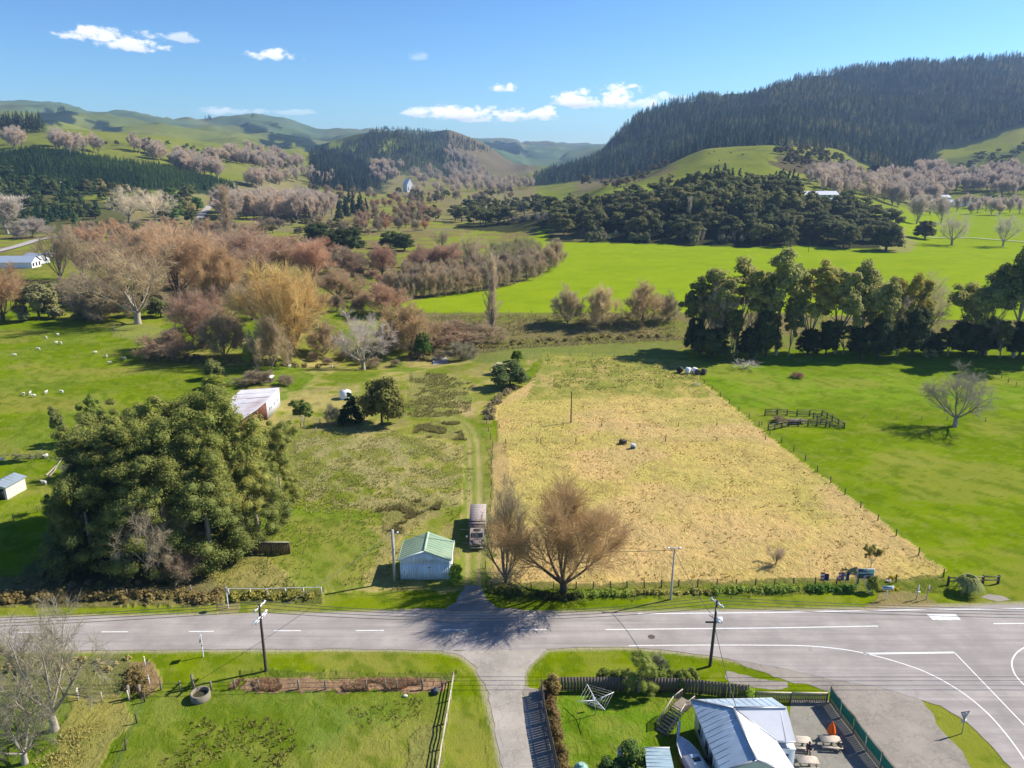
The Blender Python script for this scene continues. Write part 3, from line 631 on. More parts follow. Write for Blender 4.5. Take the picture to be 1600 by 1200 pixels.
# ------------------------------------------------------------------ plants
def leaf_mat(name, trans=.38, var=.25):
    m, t, b = newmat(name)
    oi = t.nodes.new('ShaderNodeObjectInfo'); tcn = t.nodes.new('ShaderNodeTexCoord')
    n1 = noise(t, .55, 3, .6, tcn.outputs['Object']); n2 = noise(t, 3.5, 2, .6, tcn.outputs['Object'])
    c = mixc(t, mrange(t, oi.outputs['Random'], 0, 1, 0, 1), mixc(t, 1, oi.outputs['Color'], (1 - var, 1 - var * .8, 1 - var), 'MULTIPLY'), mixc(t, 1, oi.outputs['Color'], (1 + var, 1 + var * .8, 1 + var * .4), 'MULTIPLY'))
    c = mixc(t, mrange(t, n1, .35, .65, 0, .6), c, mixc(t, 1, c, (.72, .80, .85), 'MULTIPLY'))
    c = mixc(t, mrange(t, n2, .45, .7, 0, .6), c, mixc(t, 1, c, (1.4, 1.3, 1.0), 'MULTIPLY'))
    g_ = noise(t, .0065, 4, .65); g2_ = noise(t, .16, 2, .6)
    if name == 'forest_foliage':
        c = mixc(t, mrange(t, g_, .47, .60, 0, .9), c, mixc(t, 1, c, (3.0, 2.1, 1.35), 'MULTIPLY')); c = mixc(t, mrange(t, g2_, .42, .62, 0, .8), c, mixc(t, 1, c, (.55, .62, .75), 'MULTIPLY'))  # broad tone patches painted in for lit and shaded relief of the slopes
    elif name == 'foliage': c = mixc(t, 1, c, (1.66, 1.58, 1.25), 'MULTIPLY')
    t.links.new(c, b.inputs['Base Color']); b.inputs['Roughness'].default_value = .7; b.inputs['Specular IOR Level'].default_value = .02 if name == 'forest_foliage' else .12
    tr = t.nodes.new('ShaderNodeBsdfTranslucent'); t.links.new(c, tr.inputs[0])
    mx = t.nodes.new('ShaderNodeMixShader'); mx.inputs[0].default_value = trans
    o = [n for n in t.nodes if n.type == 'OUTPUT_MATERIAL'][0]
    t.links.new(b.outputs[0], mx.inputs[1]); t.links.new(tr.outputs[0], mx.inputs[2]); t.links.new(mx.outputs[0], o.inputs[0])
    return m
def twig_mat(name):
    m, t, b = newmat(name); oi = t.nodes.new('ShaderNodeObjectInfo'); tcn = t.nodes.new('ShaderNodeTexCoord')
    n1 = noise(t, .4, 3, .6, tcn.outputs['Object'])
    c = mixc(t, mrange(t, oi.outputs['Random'], 0, 1, 0, 1), mixc(t, 1, oi.outputs['Color'], (.85, .85, .88), 'MULTIPLY'), mixc(t, 1, oi.outputs['Color'], (1.18, 1.12, 1.05), 'MULTIPLY'))
    c = mixc(t, mrange(t, n1, .35, .65, 0, .5), c, mixc(t, 1, c, (.75, .75, .8), 'MULTIPLY'))
    c = mixc(t, 1, c, (1.50, 1.62, 1.48), 'MULTIPLY')
    t.links.new(c, b.inputs['Base Color']); b.inputs['Roughness'].default_value = .9; b.inputs['Specular IOR Level'].default_value = .1
    tr = t.nodes.new('ShaderNodeBsdfTranslucent'); t.links.new(c, tr.inputs[0]); mx = t.nodes.new('ShaderNodeMixShader'); mx.inputs[0].default_value = .34
    o = [n for n in t.nodes if n.type == 'OUTPUT_MATERIAL'][0]; t.links.new(b.outputs[0], mx.inputs[1]); t.links.new(tr.outputs[0], mx.inputs[2]); t.links.new(mx.outputs[0], o.inputs[0])
    return m
LEAF = leaf_mat('foliage'); BLADES = leaf_mat('grass_blades', .3, .15); FOREST = leaf_mat('forest_foliage', .15); TWIG = twig_mat('bare_twigs')
BARK = pmat('bark_brown', (.10, .075, .055), .95, .35, 1.2, bumps=.05, mapscale=(3, 3, .5)); BARKP = pmat('bark_pale', (.34, .29, .23), .85, .35, .9, bumps=.03, mapscale=(2, 2, .5))
BARKG = pmat('bark_grey', (.19, .16, .13), .9, .3, 1.1, mapscale=(3, 3, .5))

def rot_to(rng, D, ang):
    """directions turned away from D (N,3) by ang (N)"""
    r = rng.normal(size=D.shape); r -= (r * D).sum(1, keepdims=True) * D; r /= np.linalg.norm(r, axis=1, keepdims=True) + 1e-9
    return D * np.cos(ang)[:, None] + r * np.sin(ang)[:, None]
def children(rng, Pn, r, n, t0, t1, length, ang, up, K, rr=.55, taper=.25, jit=.12, lt=.5, wave=0):
    Nn, K0, _ = Pn.shape
    t = (t0 + (t1 - t0) * (np.arange(n)[None, :] + rng.random((Nn, n))) / n)
    f = t * (K0 - 1); i = np.minimum(f.astype(int), K0 - 2); a = (f - i)[..., None]; I = np.arange(Nn)[:, None]
    pos = Pn[I, i] * (1 - a) + Pn[I, i + 1] * a; tan = Pn[I, i + 1] - Pn[I, i]; tan /= np.linalg.norm(tan, axis=2, keepdims=True) + 1e-9
    rad = (r[I, i] * (1 - a[..., 0]) + r[I, i + 1] * a[..., 0]) * rr
    pos = pos.reshape(-1, 3); tan = tan.reshape(-1, 3); rad = rad.reshape(-1); tt = t.reshape(-1)
    M = len(pos); an = R(ang[0]) + R(ang[1] - ang[0]) * rng.random(M)
    d = rot_to(rng, tan, an); ln = length * (1 - lt * tt) * (.7 + .6 * rng.random(M))
    out = np.zeros((M, K, 3)); out[:, 0] = pos
    for k0 in range(1, K):
        d = d + np.array([0, 0, up]) + rng.normal(size=d.shape) * jit; d /= np.linalg.norm(d, axis=1, keepdims=True)
        out[:, k0] = out[:, k0 - 1] + d * (ln / (K - 1))[:, None]
    rs = rad[:, None] * np.linspace(1, taper, K)[None]
    return out, rs
def twigs(rng, Pn, n, t0, length, ang, up, w):
    base, _ = children(rng, Pn, np.ones(Pn.shape[:2]), n, t0, 1.0, length, ang, up, 3, lt=.1, jit=.15)
    M = len(base); side = rng.normal(size=(M, 3)); d = base[:, 2] - base[:, 0]; side -= (side * d).sum(1, keepdims=True) / ((d * d).sum(1, keepdims=True) + 1e-9) * d
    side /= np.linalg.norm(side, axis=1, keepdims=True) + 1e-9; side *= (w * (.6 + .8 * rng.random(M)) / 2)[:, None]
    v = np.stack([base[:, 0] - side, base[:, 0] + side, base[:, 1] + side * .8, base[:, 1] - side * .8, base[:, 2]], 1).reshape(-1, 3)
    i = np.arange(M)[:, None] * 5
    return v, np.concatenate([i + [0, 1, 2]], 1), np.concatenate([i + [0, 2, 3]], 1), np.concatenate([i + [3, 2, 4]], 1)
def bare(seed, kind):
    """returns trunk parts and crown parts of a leafless tree, unit height about 1 scaled to nominal 12 m"""
    rng = np.random.default_rng(seed)
    cfg = dict(
        willow=dict(h0=.09, n=(10, 8, 6), spread=(12, 68), L=(8.2, 4.2, 2.2), up=(.13, .08, .05), a=((18, 52), (20, 55)), tw=26, tl=1.5, tww=.034, tup=.10, r0=.34),
        roadwillow=dict(h0=.09, n=(9, 9, 7), spread=(12, 66), L=(8.2, 4.4, 2.4), up=(.13, .08, .05), a=((16, 46), (18, 50)), tw=30, tl=1.5, tww=.022, tup=.10, r0=.34),
        wide=dict(h0=.14, n=(7, 6, 6), spread=(25, 70), L=(8.5, 4.6, 2.4), up=(.10, .06, .02), a=((22, 55), (25, 60)), tw=22, tl=1.25, tww=.026, tup=.02, r0=.38),
        poplar=dict(h0=.10, n=(9, 8, 5), spread=(6, 36), L=(9.6, 4.3, 1.9), up=(.16, .20, .18), a=((16, 40), (18, 45)), tw=13, tl=1.3, tww=.065, tup=.3, r0=.28),
        multi=dict(h0=.04, n=(10, 8, 6), spread=(4, 34), L=(11.0, 4.3, 2.0), up=(.12, .16, .14), a=((14, 36), (18, 40)), tw=14, tl=1.05, tww=.026, tup=.2, r0=.26),
        bush=dict(h0=.03, n=(15, 7, 4), spread=(6, 80), L=(8.0, 3.8, 1.8), up=(.09, .06, .04), a=((18, 52), (20, 58)), tw=20, tl=1.5, tww=.060, tup=.05, r0=.15),
        fuzz=dict(h0=.08, n=(10, 7, 4), spread=(6, 62), L=(8.6, 4.0, 2.0), up=(.12, .12, .10), a=((18, 48), (20, 52)), tw=15, tl=1.6, tww=.11, tup=.12, r0=.24),
        snag=dict(h0=.10, n=(7, 6, 5), spread=(15, 60), L=(9, 4.6, 2.2), up=(.08, .05, .02), a=((25, 55), (25, 60)), tw=5, tl=1.0, tww=.04, tup=0, r0=.30),
    )[kind]
    h0 = cfg['h0'] * 12
    tr = np.array([[0, 0, -.4], [0, 0, h0 * .5], [rng.normal() * .1, rng.normal() * .1, h0]])[None]; trr = np.array([[cfg['r0'] * 1.35, cfg['r0'] * 1.05, cfg['r0']]])
    n0 = cfg['n'][0]; a = rng.random(n0) * .5 + np.arange(n0) * 2 * math.pi / n0; sp = R(cfg['spread'][0]) + (R(cfg['spread'][1] - cfg['spread'][0])) * np.clip((np.arange(n0) * .618 % 1) + rng.normal(size=n0) * .06, 0, 1)
    d = np.stack([np.sin(sp) * np.cos(a), np.sin(sp) * np.sin(a), np.cos(sp)], 1)
    K = 7; limb = np.zeros((n0, K, 3)); limb[:, 0] = tr[0, 2] - np.array([0, 0, .15]); ln = cfg['L'][0] * (.85 + .3 * rng.random(n0)) * (1 - .22 * sp)
    for k0 in range(1, K):
        d = d + np.array([0, 0, cfg['up'][0]]) + rng.normal(size=d.shape) * .09; d /= np.linalg.norm(d, axis=1, keepdims=True); limb[:, k0] = limb[:, k0 - 1] + d * (ln / (K - 1))[:, None]
    lr = (cfg['r0'] * (.34 + .3 * rng.random(n0)))[:, None] * np.linspace(1, .22, K)[None]
    b1, r1 = children(rng, limb, lr, cfg['n'][1], .36 if kind == 'roadwillow' else .22, 1, cfg['L'][1], cfg['a'][0], cfg['up'][1], 5, .6)
    b2, r2 = children(rng, b1, r1, cfg['n'][2], .2, 1, cfg['L'][2], cfg['a'][1], cfg['up'][2], 4, .6, jit=.16)
    allb = [tr, limb, b1, b2]; mx = np.concatenate([x.reshape(-1, 3) for x in allb]); 
    ext = np.percentile(np.hypot(b2[..., 0], b2[..., 1]), 95); top = np.percentile(mx[:, 2], 99.7)
    v0, f0 = tubes(tr, trr, 7); v1, f1 = tubes(limb, lr, 6); v2, f2 = tubes(b1, np.maximum(r1, .02), 4); v3, f3 = tubes(b2, np.maximum(r2, .012), 3)
    tv, t1, t2, t3 = twigs(rng, b2, cfg['tw'], .1, cfg['tl'], (15, 65), cfg['tup'], cfg['tww'])
    tv2, t12, t22, t32 = twigs(rng, b1, 8, .5 if kind == 'roadwillow' else .3, cfg['tl'], (20, 65), cfg['tup'], cfg['tww'])
    S = np.array([6 / (ext + .5), 6 / (ext + .5), 12 / (top + .7)])
    return [(v0 * S, f0, 0), (v1 * S, f1, 0)], [(v2 * S, f2, 1), (v3 * S, f3, 1), (tv * S, t1, 1), (tv * S, t2, 1), (tv * S, t3, 1), (tv2 * S, t12, 1), (tv2 * S, t22, 1), (tv2 * S, t32, 1)]
def lombardy(seed):
    rng = np.random.default_rng(seed); K = 12
    tr = np.zeros((1, K, 3)); tr[0, :, 2] = np.linspace(-.4, 12, K); tr[0, :, :2] = np.cumsum(rng.normal(size=(K, 2)) * .04, 0)
    trr = np.linspace(.34, .04, K)[None]
    b1, r1 = children(rng, tr, trr, 70, .10, .97, 3.3, (14, 30), .30, 5, .35, lt=.55)
    b2, r2 = children(rng, b1, r1, 5, .2, 1, 1.3, (12, 34), .25, 3, .6)
    S = np.array([1, 1, 12 / (b2[..., 2].max())]); e = np.percentile(np.hypot(b2[..., 0], b2[..., 1]), 98); S[0] = S[1] = 1.6 / e
    v0, f0 = tubes(tr, trr, 7); v2, f2 = tubes(b1, np.maximum(r1, .02), 3); v3, f3 = tubes(b2, np.maximum(r2, .012), 3)
    tv, t1, t2, t3 = twigs(rng, b2, 12, .1, .9, (10, 45), .3, .032)
    return [(v0 * S, f0, 0)], [(v2 * S, f2, 1), (v3 * S, f3, 1), (tv * S, t1, 1), (tv * S, t2, 1), (tv * S, t3, 1)]
def cards(rng, cen, rad, per, size, squash=.8, zmin=-.45, tilt=.55, core=True, asp=1.5):
    """leaf cards over the surface of clumps, with a rough solid heart so the clump is not see-through"""
    M = len(cen); per = int(per); d = rng.normal(size=(M, per, 3)); d[..., 2] = np.abs(d[..., 2]) * np.where(rng.random((M, per)) < .78, 1, -1)
    d /= np.linalg.norm(d, axis=2, keepdims=True); d[..., 2] = np.maximum(d[..., 2], zmin)
    rr = rad[:, None, None] * (.72 + .38 * rng.random((M, per, 1)))
    lump = 1 + .18 * np.sin(d[..., :1] * 5 + cen[:, None, :1] * 3) * np.cos(d[..., 1:2] * 4 + cen[:, None, 1:2])
    p = cen[:, None] + d * rr * lump * np.array([1, 1, squash])
    n = d + rng.normal(size=d.shape) * tilt + np.array([.18, 0, .55]); n /= np.linalg.norm(n, axis=2, keepdims=True)
    p = p.reshape(-1, 3); n = n.reshape(-1, 3); s = size * (.6 + .8 * rng.random(len(p)))
    u = rng.normal(size=n.shape); u -= (u * n).sum(1, keepdims=True) * n; u /= np.linalg.norm(u, axis=1, keepdims=True); w = np.cross(n, u)
    u = u * (s * asp / 2)[:, None]; w = w * (s / 2)[:, None]; q = n * (s * .18)[:, None]
    v = np.stack([p - u - q, p - w * .9, p + u - q, p + w * .9 + q * .5], 1).reshape(-1, 3)
    i = np.arange(len(p))[:, None] * 4; f = np.concatenate([i, i + 1, i + 2, i + 3], 1)
    out = [(v, f, 1)]
    if core:
        b = B()
        for c0, r0 in zip(cen, rad): b.ball(tuple(c0), r0 * .60, sz=squash, n=6, m=4, k=1)
        out += b.p
    return out
def leafy(seed, kind):
    rng = np.random.default_rng(seed)
    if kind in ('gum', 'tallgum', 'biggum'):   # bare stems below, rounded clumps above
        tall = kind == 'tallgum'; h0 = 12 * (.35 if tall else .16)
        tr = np.array([[0, 0, -.4], [.1, 0, h0 * .5], [rng.normal() * .2, rng.normal() * .2, h0]])[None]; trr = np.array([[.34, .27, .22]]); n0 = 5 if tall else 6
        a = np.arange(n0) * 2 * math.pi / n0 + rng.random(n0); sp = R(8) + R(30 if tall else 42) * rng.random(n0); d = np.stack([np.sin(sp) * np.cos(a), np.sin(sp) * np.sin(a), np.cos(sp)], 1); K = 6
        limb = np.zeros((n0, K, 3)); limb[:, 0] = tr[0, 2] - [0, 0, .15]; ln = (12 - h0) * (.72 + .3 * rng.random(n0))
        for k0 in range(1, K):
            d = d + [0, 0, .06] + rng.normal(size=d.shape) * .1; d /= np.linalg.norm(d, axis=1, keepdims=True); limb[:, k0] = limb[:, k0 - 1] + d * (ln / (K - 1))[:, None]
        lr = np.full(n0, .14)[:, None] * np.linspace(1, .3, K)[None]
        b1, r1 = children(rng, limb, lr, 6, .35, 1, 3.0, (22, 60), .10, 4, .6)
        cen = np.concatenate([b1[:, -1], limb[:, -1], b1[:, -1] + rng.normal(size=(len(b1), 3)) * .7 * (rng.random((len(b1), 1)) < .5)]); rad = .55 + .65 * rng.random(len(cen))
        cen = cen[cen[:, 2] > 12 * (.42 if tall else .34)]; rad = rad[:len(cen)]
        S = np.array([1, 1, 11.4 / cen[:, 2].max()]); e = np.percentile(np.hypot(cen[:, 0], cen[:, 1]), 97); S[0] = S[1] = (2.6 if tall else 4.2) / e
        v0, f0 = tubes(tr, trr, 7); v1, f1 = tubes(limb, lr, 5); v2, f2 = tubes(b1, r1, 3)
        if kind == 'biggum':
            ex = cen[rng.integers(0, len(cen), 40)] + rng.normal(size=(40, 3)) * [1.2, 1.2, .9]; cen = np.concatenate([cen, ex]); rad = np.concatenate([rad, .45 + .5 * rng.random(40)])
            return [(v0 * S, f0, 0), (v1 * S, f1, 0), (v2 * S, f2, 0)], cards(rng, cen * S, rad, 290, .115, .80, -.35, .5, True)
        return [(v0 * S, f0, 0), (v1 * S, f1, 0), (v2 * S, f2, 0)], cards(rng, cen * S, rad, 120, .25, .80, -.35, .42, True)
    if kind == 'lowgum':
        n = 70; t = rng.random(n) ** .9; a = rng.random(n) * 6.283; r = 4.3 * np.sqrt(1 - (t * .92) ** 2) * (.8 + .3 * rng.random(n)); cen = np.stack([r * np.cos(a), r * np.sin(a), 1.0 + 9.6 * t], 1); rad = .8 + .7 * rng.random(n)
        b = B(); b.tube([(0, 0, -.4), (0, 0, 3), (.2, 0, 7)], [.45, .35, .1], 7); return b.p, cards(rng, cen, rad, 280, .125, .8, -.6, .5)
    if kind == 'dome':       # dense dark macrocarpa: clumps over a dome, down to the ground
        n = 62; t = rng.random(n) ** .8; a = rng.random(n) * 6.283; r = 4.2 * np.sqrt(1 - (t * .92) ** 2) * (.82 + .3 * rng.random(n))
        cen = np.stack([r * np.cos(a), r * np.sin(a), 1.6 + 8.9 * t], 1); rad = .9 + .8 * rng.random(n)
        b = B(); b.tube([(0, 0, -.4), (0, 0, 3), (.2, 0, 7)], [.45, .35, .1], 7)
        return b.p, cards(rng, cen, rad, 96, .34, .72, -.5, .45) + [(B().ball((0, 0, 5.2), 3.0, sz=1.25, n=9, m=6).p[0][0], B().ball((0, 0, 5.2), 3.0, sz=1.25, n=9, m=6).p[0][1], 1)]
    if kind == 'shrub':
        n = 26; t = rng.random(n); a = rng.random(n) * 6.283; r = 4.4 * np.sqrt(1 - (t * .9) ** 2) * (.7 + .4 * rng.random(n))
        cen = np.stack([r * np.cos(a), r * np.sin(a), 1.5 + 8.5 * t], 1); rad = 1.3 + 1.1 * rng.random(n)
        b = B(); b.tube([(0, 0, -.4), (0, 0, 3), (.2, 0, 7)], [.35, .3, .1], 6)
        return b.p, cards(rng, cen, rad, 150, .55, .8, -.5, .5) + [(B().ball((0, 0, 5), 1.9, sz=1.1).p[0][0], B().ball((0, 0, 5), 3.6).p[0][1], 1)]
    if kind == 'wood':       # far crowns, few cards
        n = 20; t = rng.random(n); a = rng.random(n) * 6.283; r = 4.0 * np.sqrt(1 - (t * .9) ** 2) * (.7 + .4 * rng.random(n))
        cen = np.stack([r * np.cos(a), r * np.sin(a), 3.4 + 7.0 * t], 1); rad = 1.2 + 1.0 * rng.random(n)
        b = B(); b.tube([(0, 0, -1), (0, 0, 3), (.2, 0, 6)], [.4, .3, .1], 5)
        return b.p, cards(rng, cen, rad, 60, .70, .75, -.5, .42)
    if kind == 'cone':       # young conifer
        b = B(); b.tube([(0, 0, -.4), (0, 0, 11)], [.25, .04], 6)
        cen = []; rad = []
        for i in range(15):
            z = 1.0 + i * .72; rr = 3.3 * (1 - i / 15.5) + .15
            for j in range(max(2, int(7 - i * .35))):
                aa = rng.random() * 6.283; cen.append((rr * .72 * math.cos(aa), rr * .72 * math.sin(aa), z + rng.normal() * .15)); rad.append(.35 + rr * .27)
        return b.p, cards(rng, np.array(cen), np.array(rad), 26, .5, .6, -.5)
def pine_stuff_parts(rng, pos, hs, lv=4, arms=5):
    """many far conifers as one mesh: skirts of drooping boughs round an axis"""
    M = len(pos); V = []; Fc = []
    for i in range(lv):
        z0 = .14 + .72 * i / lv; rr = (1 - z0) ** .8 * .36 + .015; z1 = z0 - .09; zt = z0 + (.22 if i < lv - 1 else .30)
        a = rng.random((M, 1)) * 6.283 + np.arange(arms)[None] * 2 * math.pi / arms + rng.normal(size=(M, arms)) * .15
        r_ = rr * (.75 + .5 * rng.random((M, arms))); da = 2.6 / arms
        def pt(ang, r0, z):
            z = np.broadcast_to(z, ang.shape) + 0 * ang
            return np.stack([r0 * np.cos(ang), r0 * np.sin(ang), z], -1)
        tip = pt(a, r_, z1 + rng.normal(size=a.shape) * .02); l = pt(a - da / 2, r_ * .45, z0 + .05); r2 = pt(a + da / 2, r_ * .45, z0 + .05); top = pt(a, r_ * 0 + .004, zt)
        q = np.stack([tip, r2, top, l], 2) * hs[:, None, None, None] + pos[:, None, None, :]
        V.append(q.reshape(-1, 3)); Fc.append(4)
    V = np.concatenate(V); f = np.arange(len(V)).reshape(-1, 4)
    return V, f
def _prune(parts): return parts
PROTO = {}
def proto(kind):
    if kind in PROTO: return PROTO[kind]
    out = []
    nvar = {'lowgum': 1, 'roadwillow': 1, 'biggum': 2, 'willow': 3, 'wide': 2, 'poplar': 3, 'multi': 2, 'bush': 3, 'fuzz': 3, 'snag': 1, 'lombardy': 1, 'gum': 3, 'tallgum': 2, 'dome': 2, 'shrub': 2, 'wood': 4, 'cone': 1}[kind]
    for i in range(nvar):
        if kind == 'lombardy': a, b = lombardy(40); bk = BARKG
        elif kind in ('lowgum', 'biggum', 'gum', 'tallgum', 'dome', 'shrub', 'wood', 'cone'): a, b = leafy(100 + i * 7 + len(kind), kind); bk = BARKP if 'gum' in kind else BARK
        else: a, b = bare({'roadwillow': 57}.get(kind, 10 + i * 5 + len(kind)), kind); bk = {'willow': BARK, 'roadwillow': BARK, 'wide': BARKP, 'poplar': BARKP, 'snag': BARKP}.get(kind, BARKG)
        leafk = LEAF if kind in ('lowgum', 'biggum', 'gum', 'tallgum', 'dome', 'shrub', 'wood', 'cone') else TWIG
        out.append((mk('trunk', a, [bk, leafk]), mk('crown', b, [bk, leafk]), mk('whole_tree', a + b, [bk, leafk])))
    PROTO[kind] = out; return out
NOMW = {'lowgum': 10.5, 'roadwillow': 12.5, 'biggum': 10, 'willow': 12.5, 'wide': 12.5, 'poplar': 12.5, 'multi': 12.5, 'bush': 12.5, 'fuzz': 12.5, 'snag': 12.5, 'lombardy': 3.6, 'gum': 10, 'tallgum': 6.8, 'dome': 10, 'shrub': 10.5, 'wood': 10, 'cone': 6.4}
NAMES = {'willow': 'willow_tree', 'roadwillow': 'willow_tree', 'wide': 'bare_tree', 'poplar': 'poplar_tree', 'multi': 'bare_tree', 'bush': 'bare_bush', 'fuzz': 'bare_tree', 'snag': 'dead_tree', 'lombardy': 'lombardy_poplar', 'gum': 'gum_tree', 'biggum': 'gum_tree', 'lowgum': 'gum_tree', 'tallgum': 'gum_tree', 'dome': 'evergreen_tree', 'shrub': 'bush', 'wood': 'evergreen_tree', 'cone': 'conifer_tree'}
CATS = {'willow_tree': 'willow', 'bare_tree': 'tree', 'poplar_tree': 'poplar', 'bare_bush': 'bush', 'dead_tree': 'dead tree', 'lombardy_poplar': 'poplar', 'gum_tree': 'gum tree', 'evergreen_tree': 'evergreen tree', 'bush': 'bush', 'conifer_tree': 'conifer'}
_tc = [0]
def tree(kind, x, y, z, h, w, color, label, group=None, split=True, name=None, cat=None):
    ps = proto(kind); _tc[0] += 1; tr, cr, wh = ps[_tc[0] % len(ps)]; name = name or NAMES[kind]; cat = cat or CATS.get(name, 'tree')
    sc = (w / NOMW[kind], w / NOMW[kind], h / 12.0); rz = rnd.random() * 6.283
    if split:
        e = empty(name, (x, y, z), label, cat, group, rz); e.scale = sc
        link('trunk', tr, e, color=color); link('crown', cr, e, color=color)
        return e
    o = link(name, wh, None, (x, y, z), label, cat, group, color=color); o.scale = sc; o.rotation_euler.z = rz; return o
OR = (.40, .235, .115); ORG = (.42, .28, .115); RED = (.36, .20, .13); PINK = (.46, .36, .30); PALE = (.50, .43, .36); BRN = (.27, .20, .145); WHT = (.60, .50, .44); BRG = (.30, .25, .16)
GUM = (.14, .16, .06); GUMP = (.18, .19, .085); DRK = (.045, .060, .026); OLV = (.075, .088, .028); GRN = (.045, .085, .020); GLD = (.17, .15, .03); DUN = (.060, .058, .030); PINE = (.022, .050, .022)
def T(kind, bx, by, ty, wpx, color, label, group=None, split=True, k=1.0, **kw):
    p = P1(bx, by)
    if p is None: return None
    if kind in ('lowgum', 'biggum', 'gum', 'tallgum', 'shrub', 'dome', 'cone'): color = tuple(min(.6, c * (1.85 if kind in ('biggum', 'lowgum') else 1.55)) for c in color)
    h = max(hgt(bx, by, ty, p), 1.0) * k
    mid = (by + ty) / 2; depth = math.hypot(p.y, 0) * math.cos(PITCH) + (CAM_H - p.z - h / 2) * math.sin(PITCH)
    return tree(kind, p.x, p.y, p.z, h, wpx / F_PX * depth, color, label, group, split, **kw)

def scatter_px(poly, n, seed, mind=0):
    """n points of land seen inside this outline"""
    rng = np.random.default_rng(seed); xs = [a for a, b in poly]; ys = [b for a, b in poly]; out = []; tries = 0
    while len(out) < n and tries < n * 60:
        tries += 1
        x = rng.uniform(min(xs), max(xs)); y = rng.uniform(min(ys), max(ys))
        if not poly_in(poly, np.array([x]), np.array([y]))[0]: continue
        if mind and any(abs(x - a) < mind and abs(y - b) < mind * .45 for a, b in out): continue
        out.append((x, y))
    return out
def stuff_wood(name, items, color, label):
    """far trees too many to pick apart: points that carry copies of a tree that stands in the scene"""
    src = proto('fuzz')[0][2]; holder = [o for o in C.objects if o.data == src][0]
    me = bpy.data.meshes.new(name); me.vertices.add(len(items)); me.vertices.foreach_set('co', np.array([i[0] for i in items], np.float32).ravel())
    a = me.attributes.new('size', 'FLOAT_VECTOR', 'POINT'); a.data.foreach_set('vector', np.array([i[1] for i in items], np.float32).ravel())
    a = me.attributes.new('turn', 'FLOAT_VECTOR', 'POINT'); a.data.foreach_set('vector', np.array([(0, 0, rnd.random() * 6.28) for i in items], np.float32).ravel())
    o = link(name, me, kind='stuff', color=color, label=label); g = bpy.data.node_groups.new(name, 'GeometryNodeTree'); g.interface.new_socket('Geometry', in_out='INPUT', socket_type='NodeSocketGeometry'); g.interface.new_socket('Geometry', in_out='OUTPUT', socket_type='NodeSocketGeometry')
    i = g.nodes.new('NodeGroupInput'); u = g.nodes.new('NodeGroupOutput'); ins = g.nodes.new('GeometryNodeInstanceOnPoints'); inf = g.nodes.new('GeometryNodeObjectInfo'); inf.inputs['Object'].default_value = holder; mp_ = g.nodes.new('GeometryNodeMeshToPoints')
    for nm, sk in (('size', 'Scale'), ('turn', 'Rotation')):
        at = g.nodes.new('GeometryNodeInputNamedAttribute'); at.data_type = 'FLOAT_VECTOR'; at.inputs[0].default_value = nm; g.links.new(at.outputs[0], ins.inputs[sk])
    g.links.new(i.outputs[0], mp_.inputs[0]); g.links.new(mp_.outputs[0], ins.inputs['Points']); g.links.new(inf.outputs['Geometry'], ins.inputs['Instance']); g.links.new(ins.outputs[0], u.inputs[0])
    m = o.modifiers.new('copies', 'NODES'); m.node_group = g; return o
STUFF_TREES = []
def wood(poly, n, seed, mind, spec, place, hr, split=False, wfac=(.75, 1.1)):
    """individual trees of several kinds standing inside an outline. spec: (weight, kind, colour, words, plural)"""
    rng = np.random.default_rng(seed + 1); pts = scatter_px(poly, n, seed, mind); pts.sort(key=lambda p: p[1]); ws = np.array([s[0] for s in spec], float); ws /= ws.sum()
    q = P([a for a, b in pts], [b for a, b in pts]); lift = lambda s: tuple(c * 1.5 for c in s[2]) if s[1] in ('wood', 'gum', 'dome', 'cone', 'shrub') else s[2]
    for (x, y, z) in q:
        if np.isnan(x): continue
        s = spec[rng.choice(len(spec), p=ws)]; h = rng.uniform(*hr) * (s[5] if len(s) > 5 else 1); w = h * rng.uniform(*wfac) * {'poplar': .78, 'multi': .8, 'fuzz': .85, 'lombardy': .16, 'cone': .5, 'tallgum': .5}.get(s[1], .95)
        if seed in (66, 69, 70, 71, 72): STUFF_TREES.append(((x, y, z), (w / 12.5, w / 12.5, h / 12.0))); continue
        size = 'tall' if h > hr[0] + (hr[1] - hr[0]) * .6 else 'short' if h < hr[0] + (hr[1] - hr[0]) * .3 else 'middling'
        lab = f"{size} {s[3]} {place}"; nmk = dict(name='poplar_tree', cat='poplar') if s[1] == 'fuzz' and hr[1] > 18 and 'mauve' not in place and 'farm sheds' not in place else dict(name='scrub_tree', cat='scrub tree') if s[1] == 'wood' and hr[1] <= 15 else {}  # takes in shorter evergreens of the woods beside true scrub trees
        tree(s[1], x, y, z, h, w, lift(s), lab, f"{s[4]} {place}", split, **nmk)
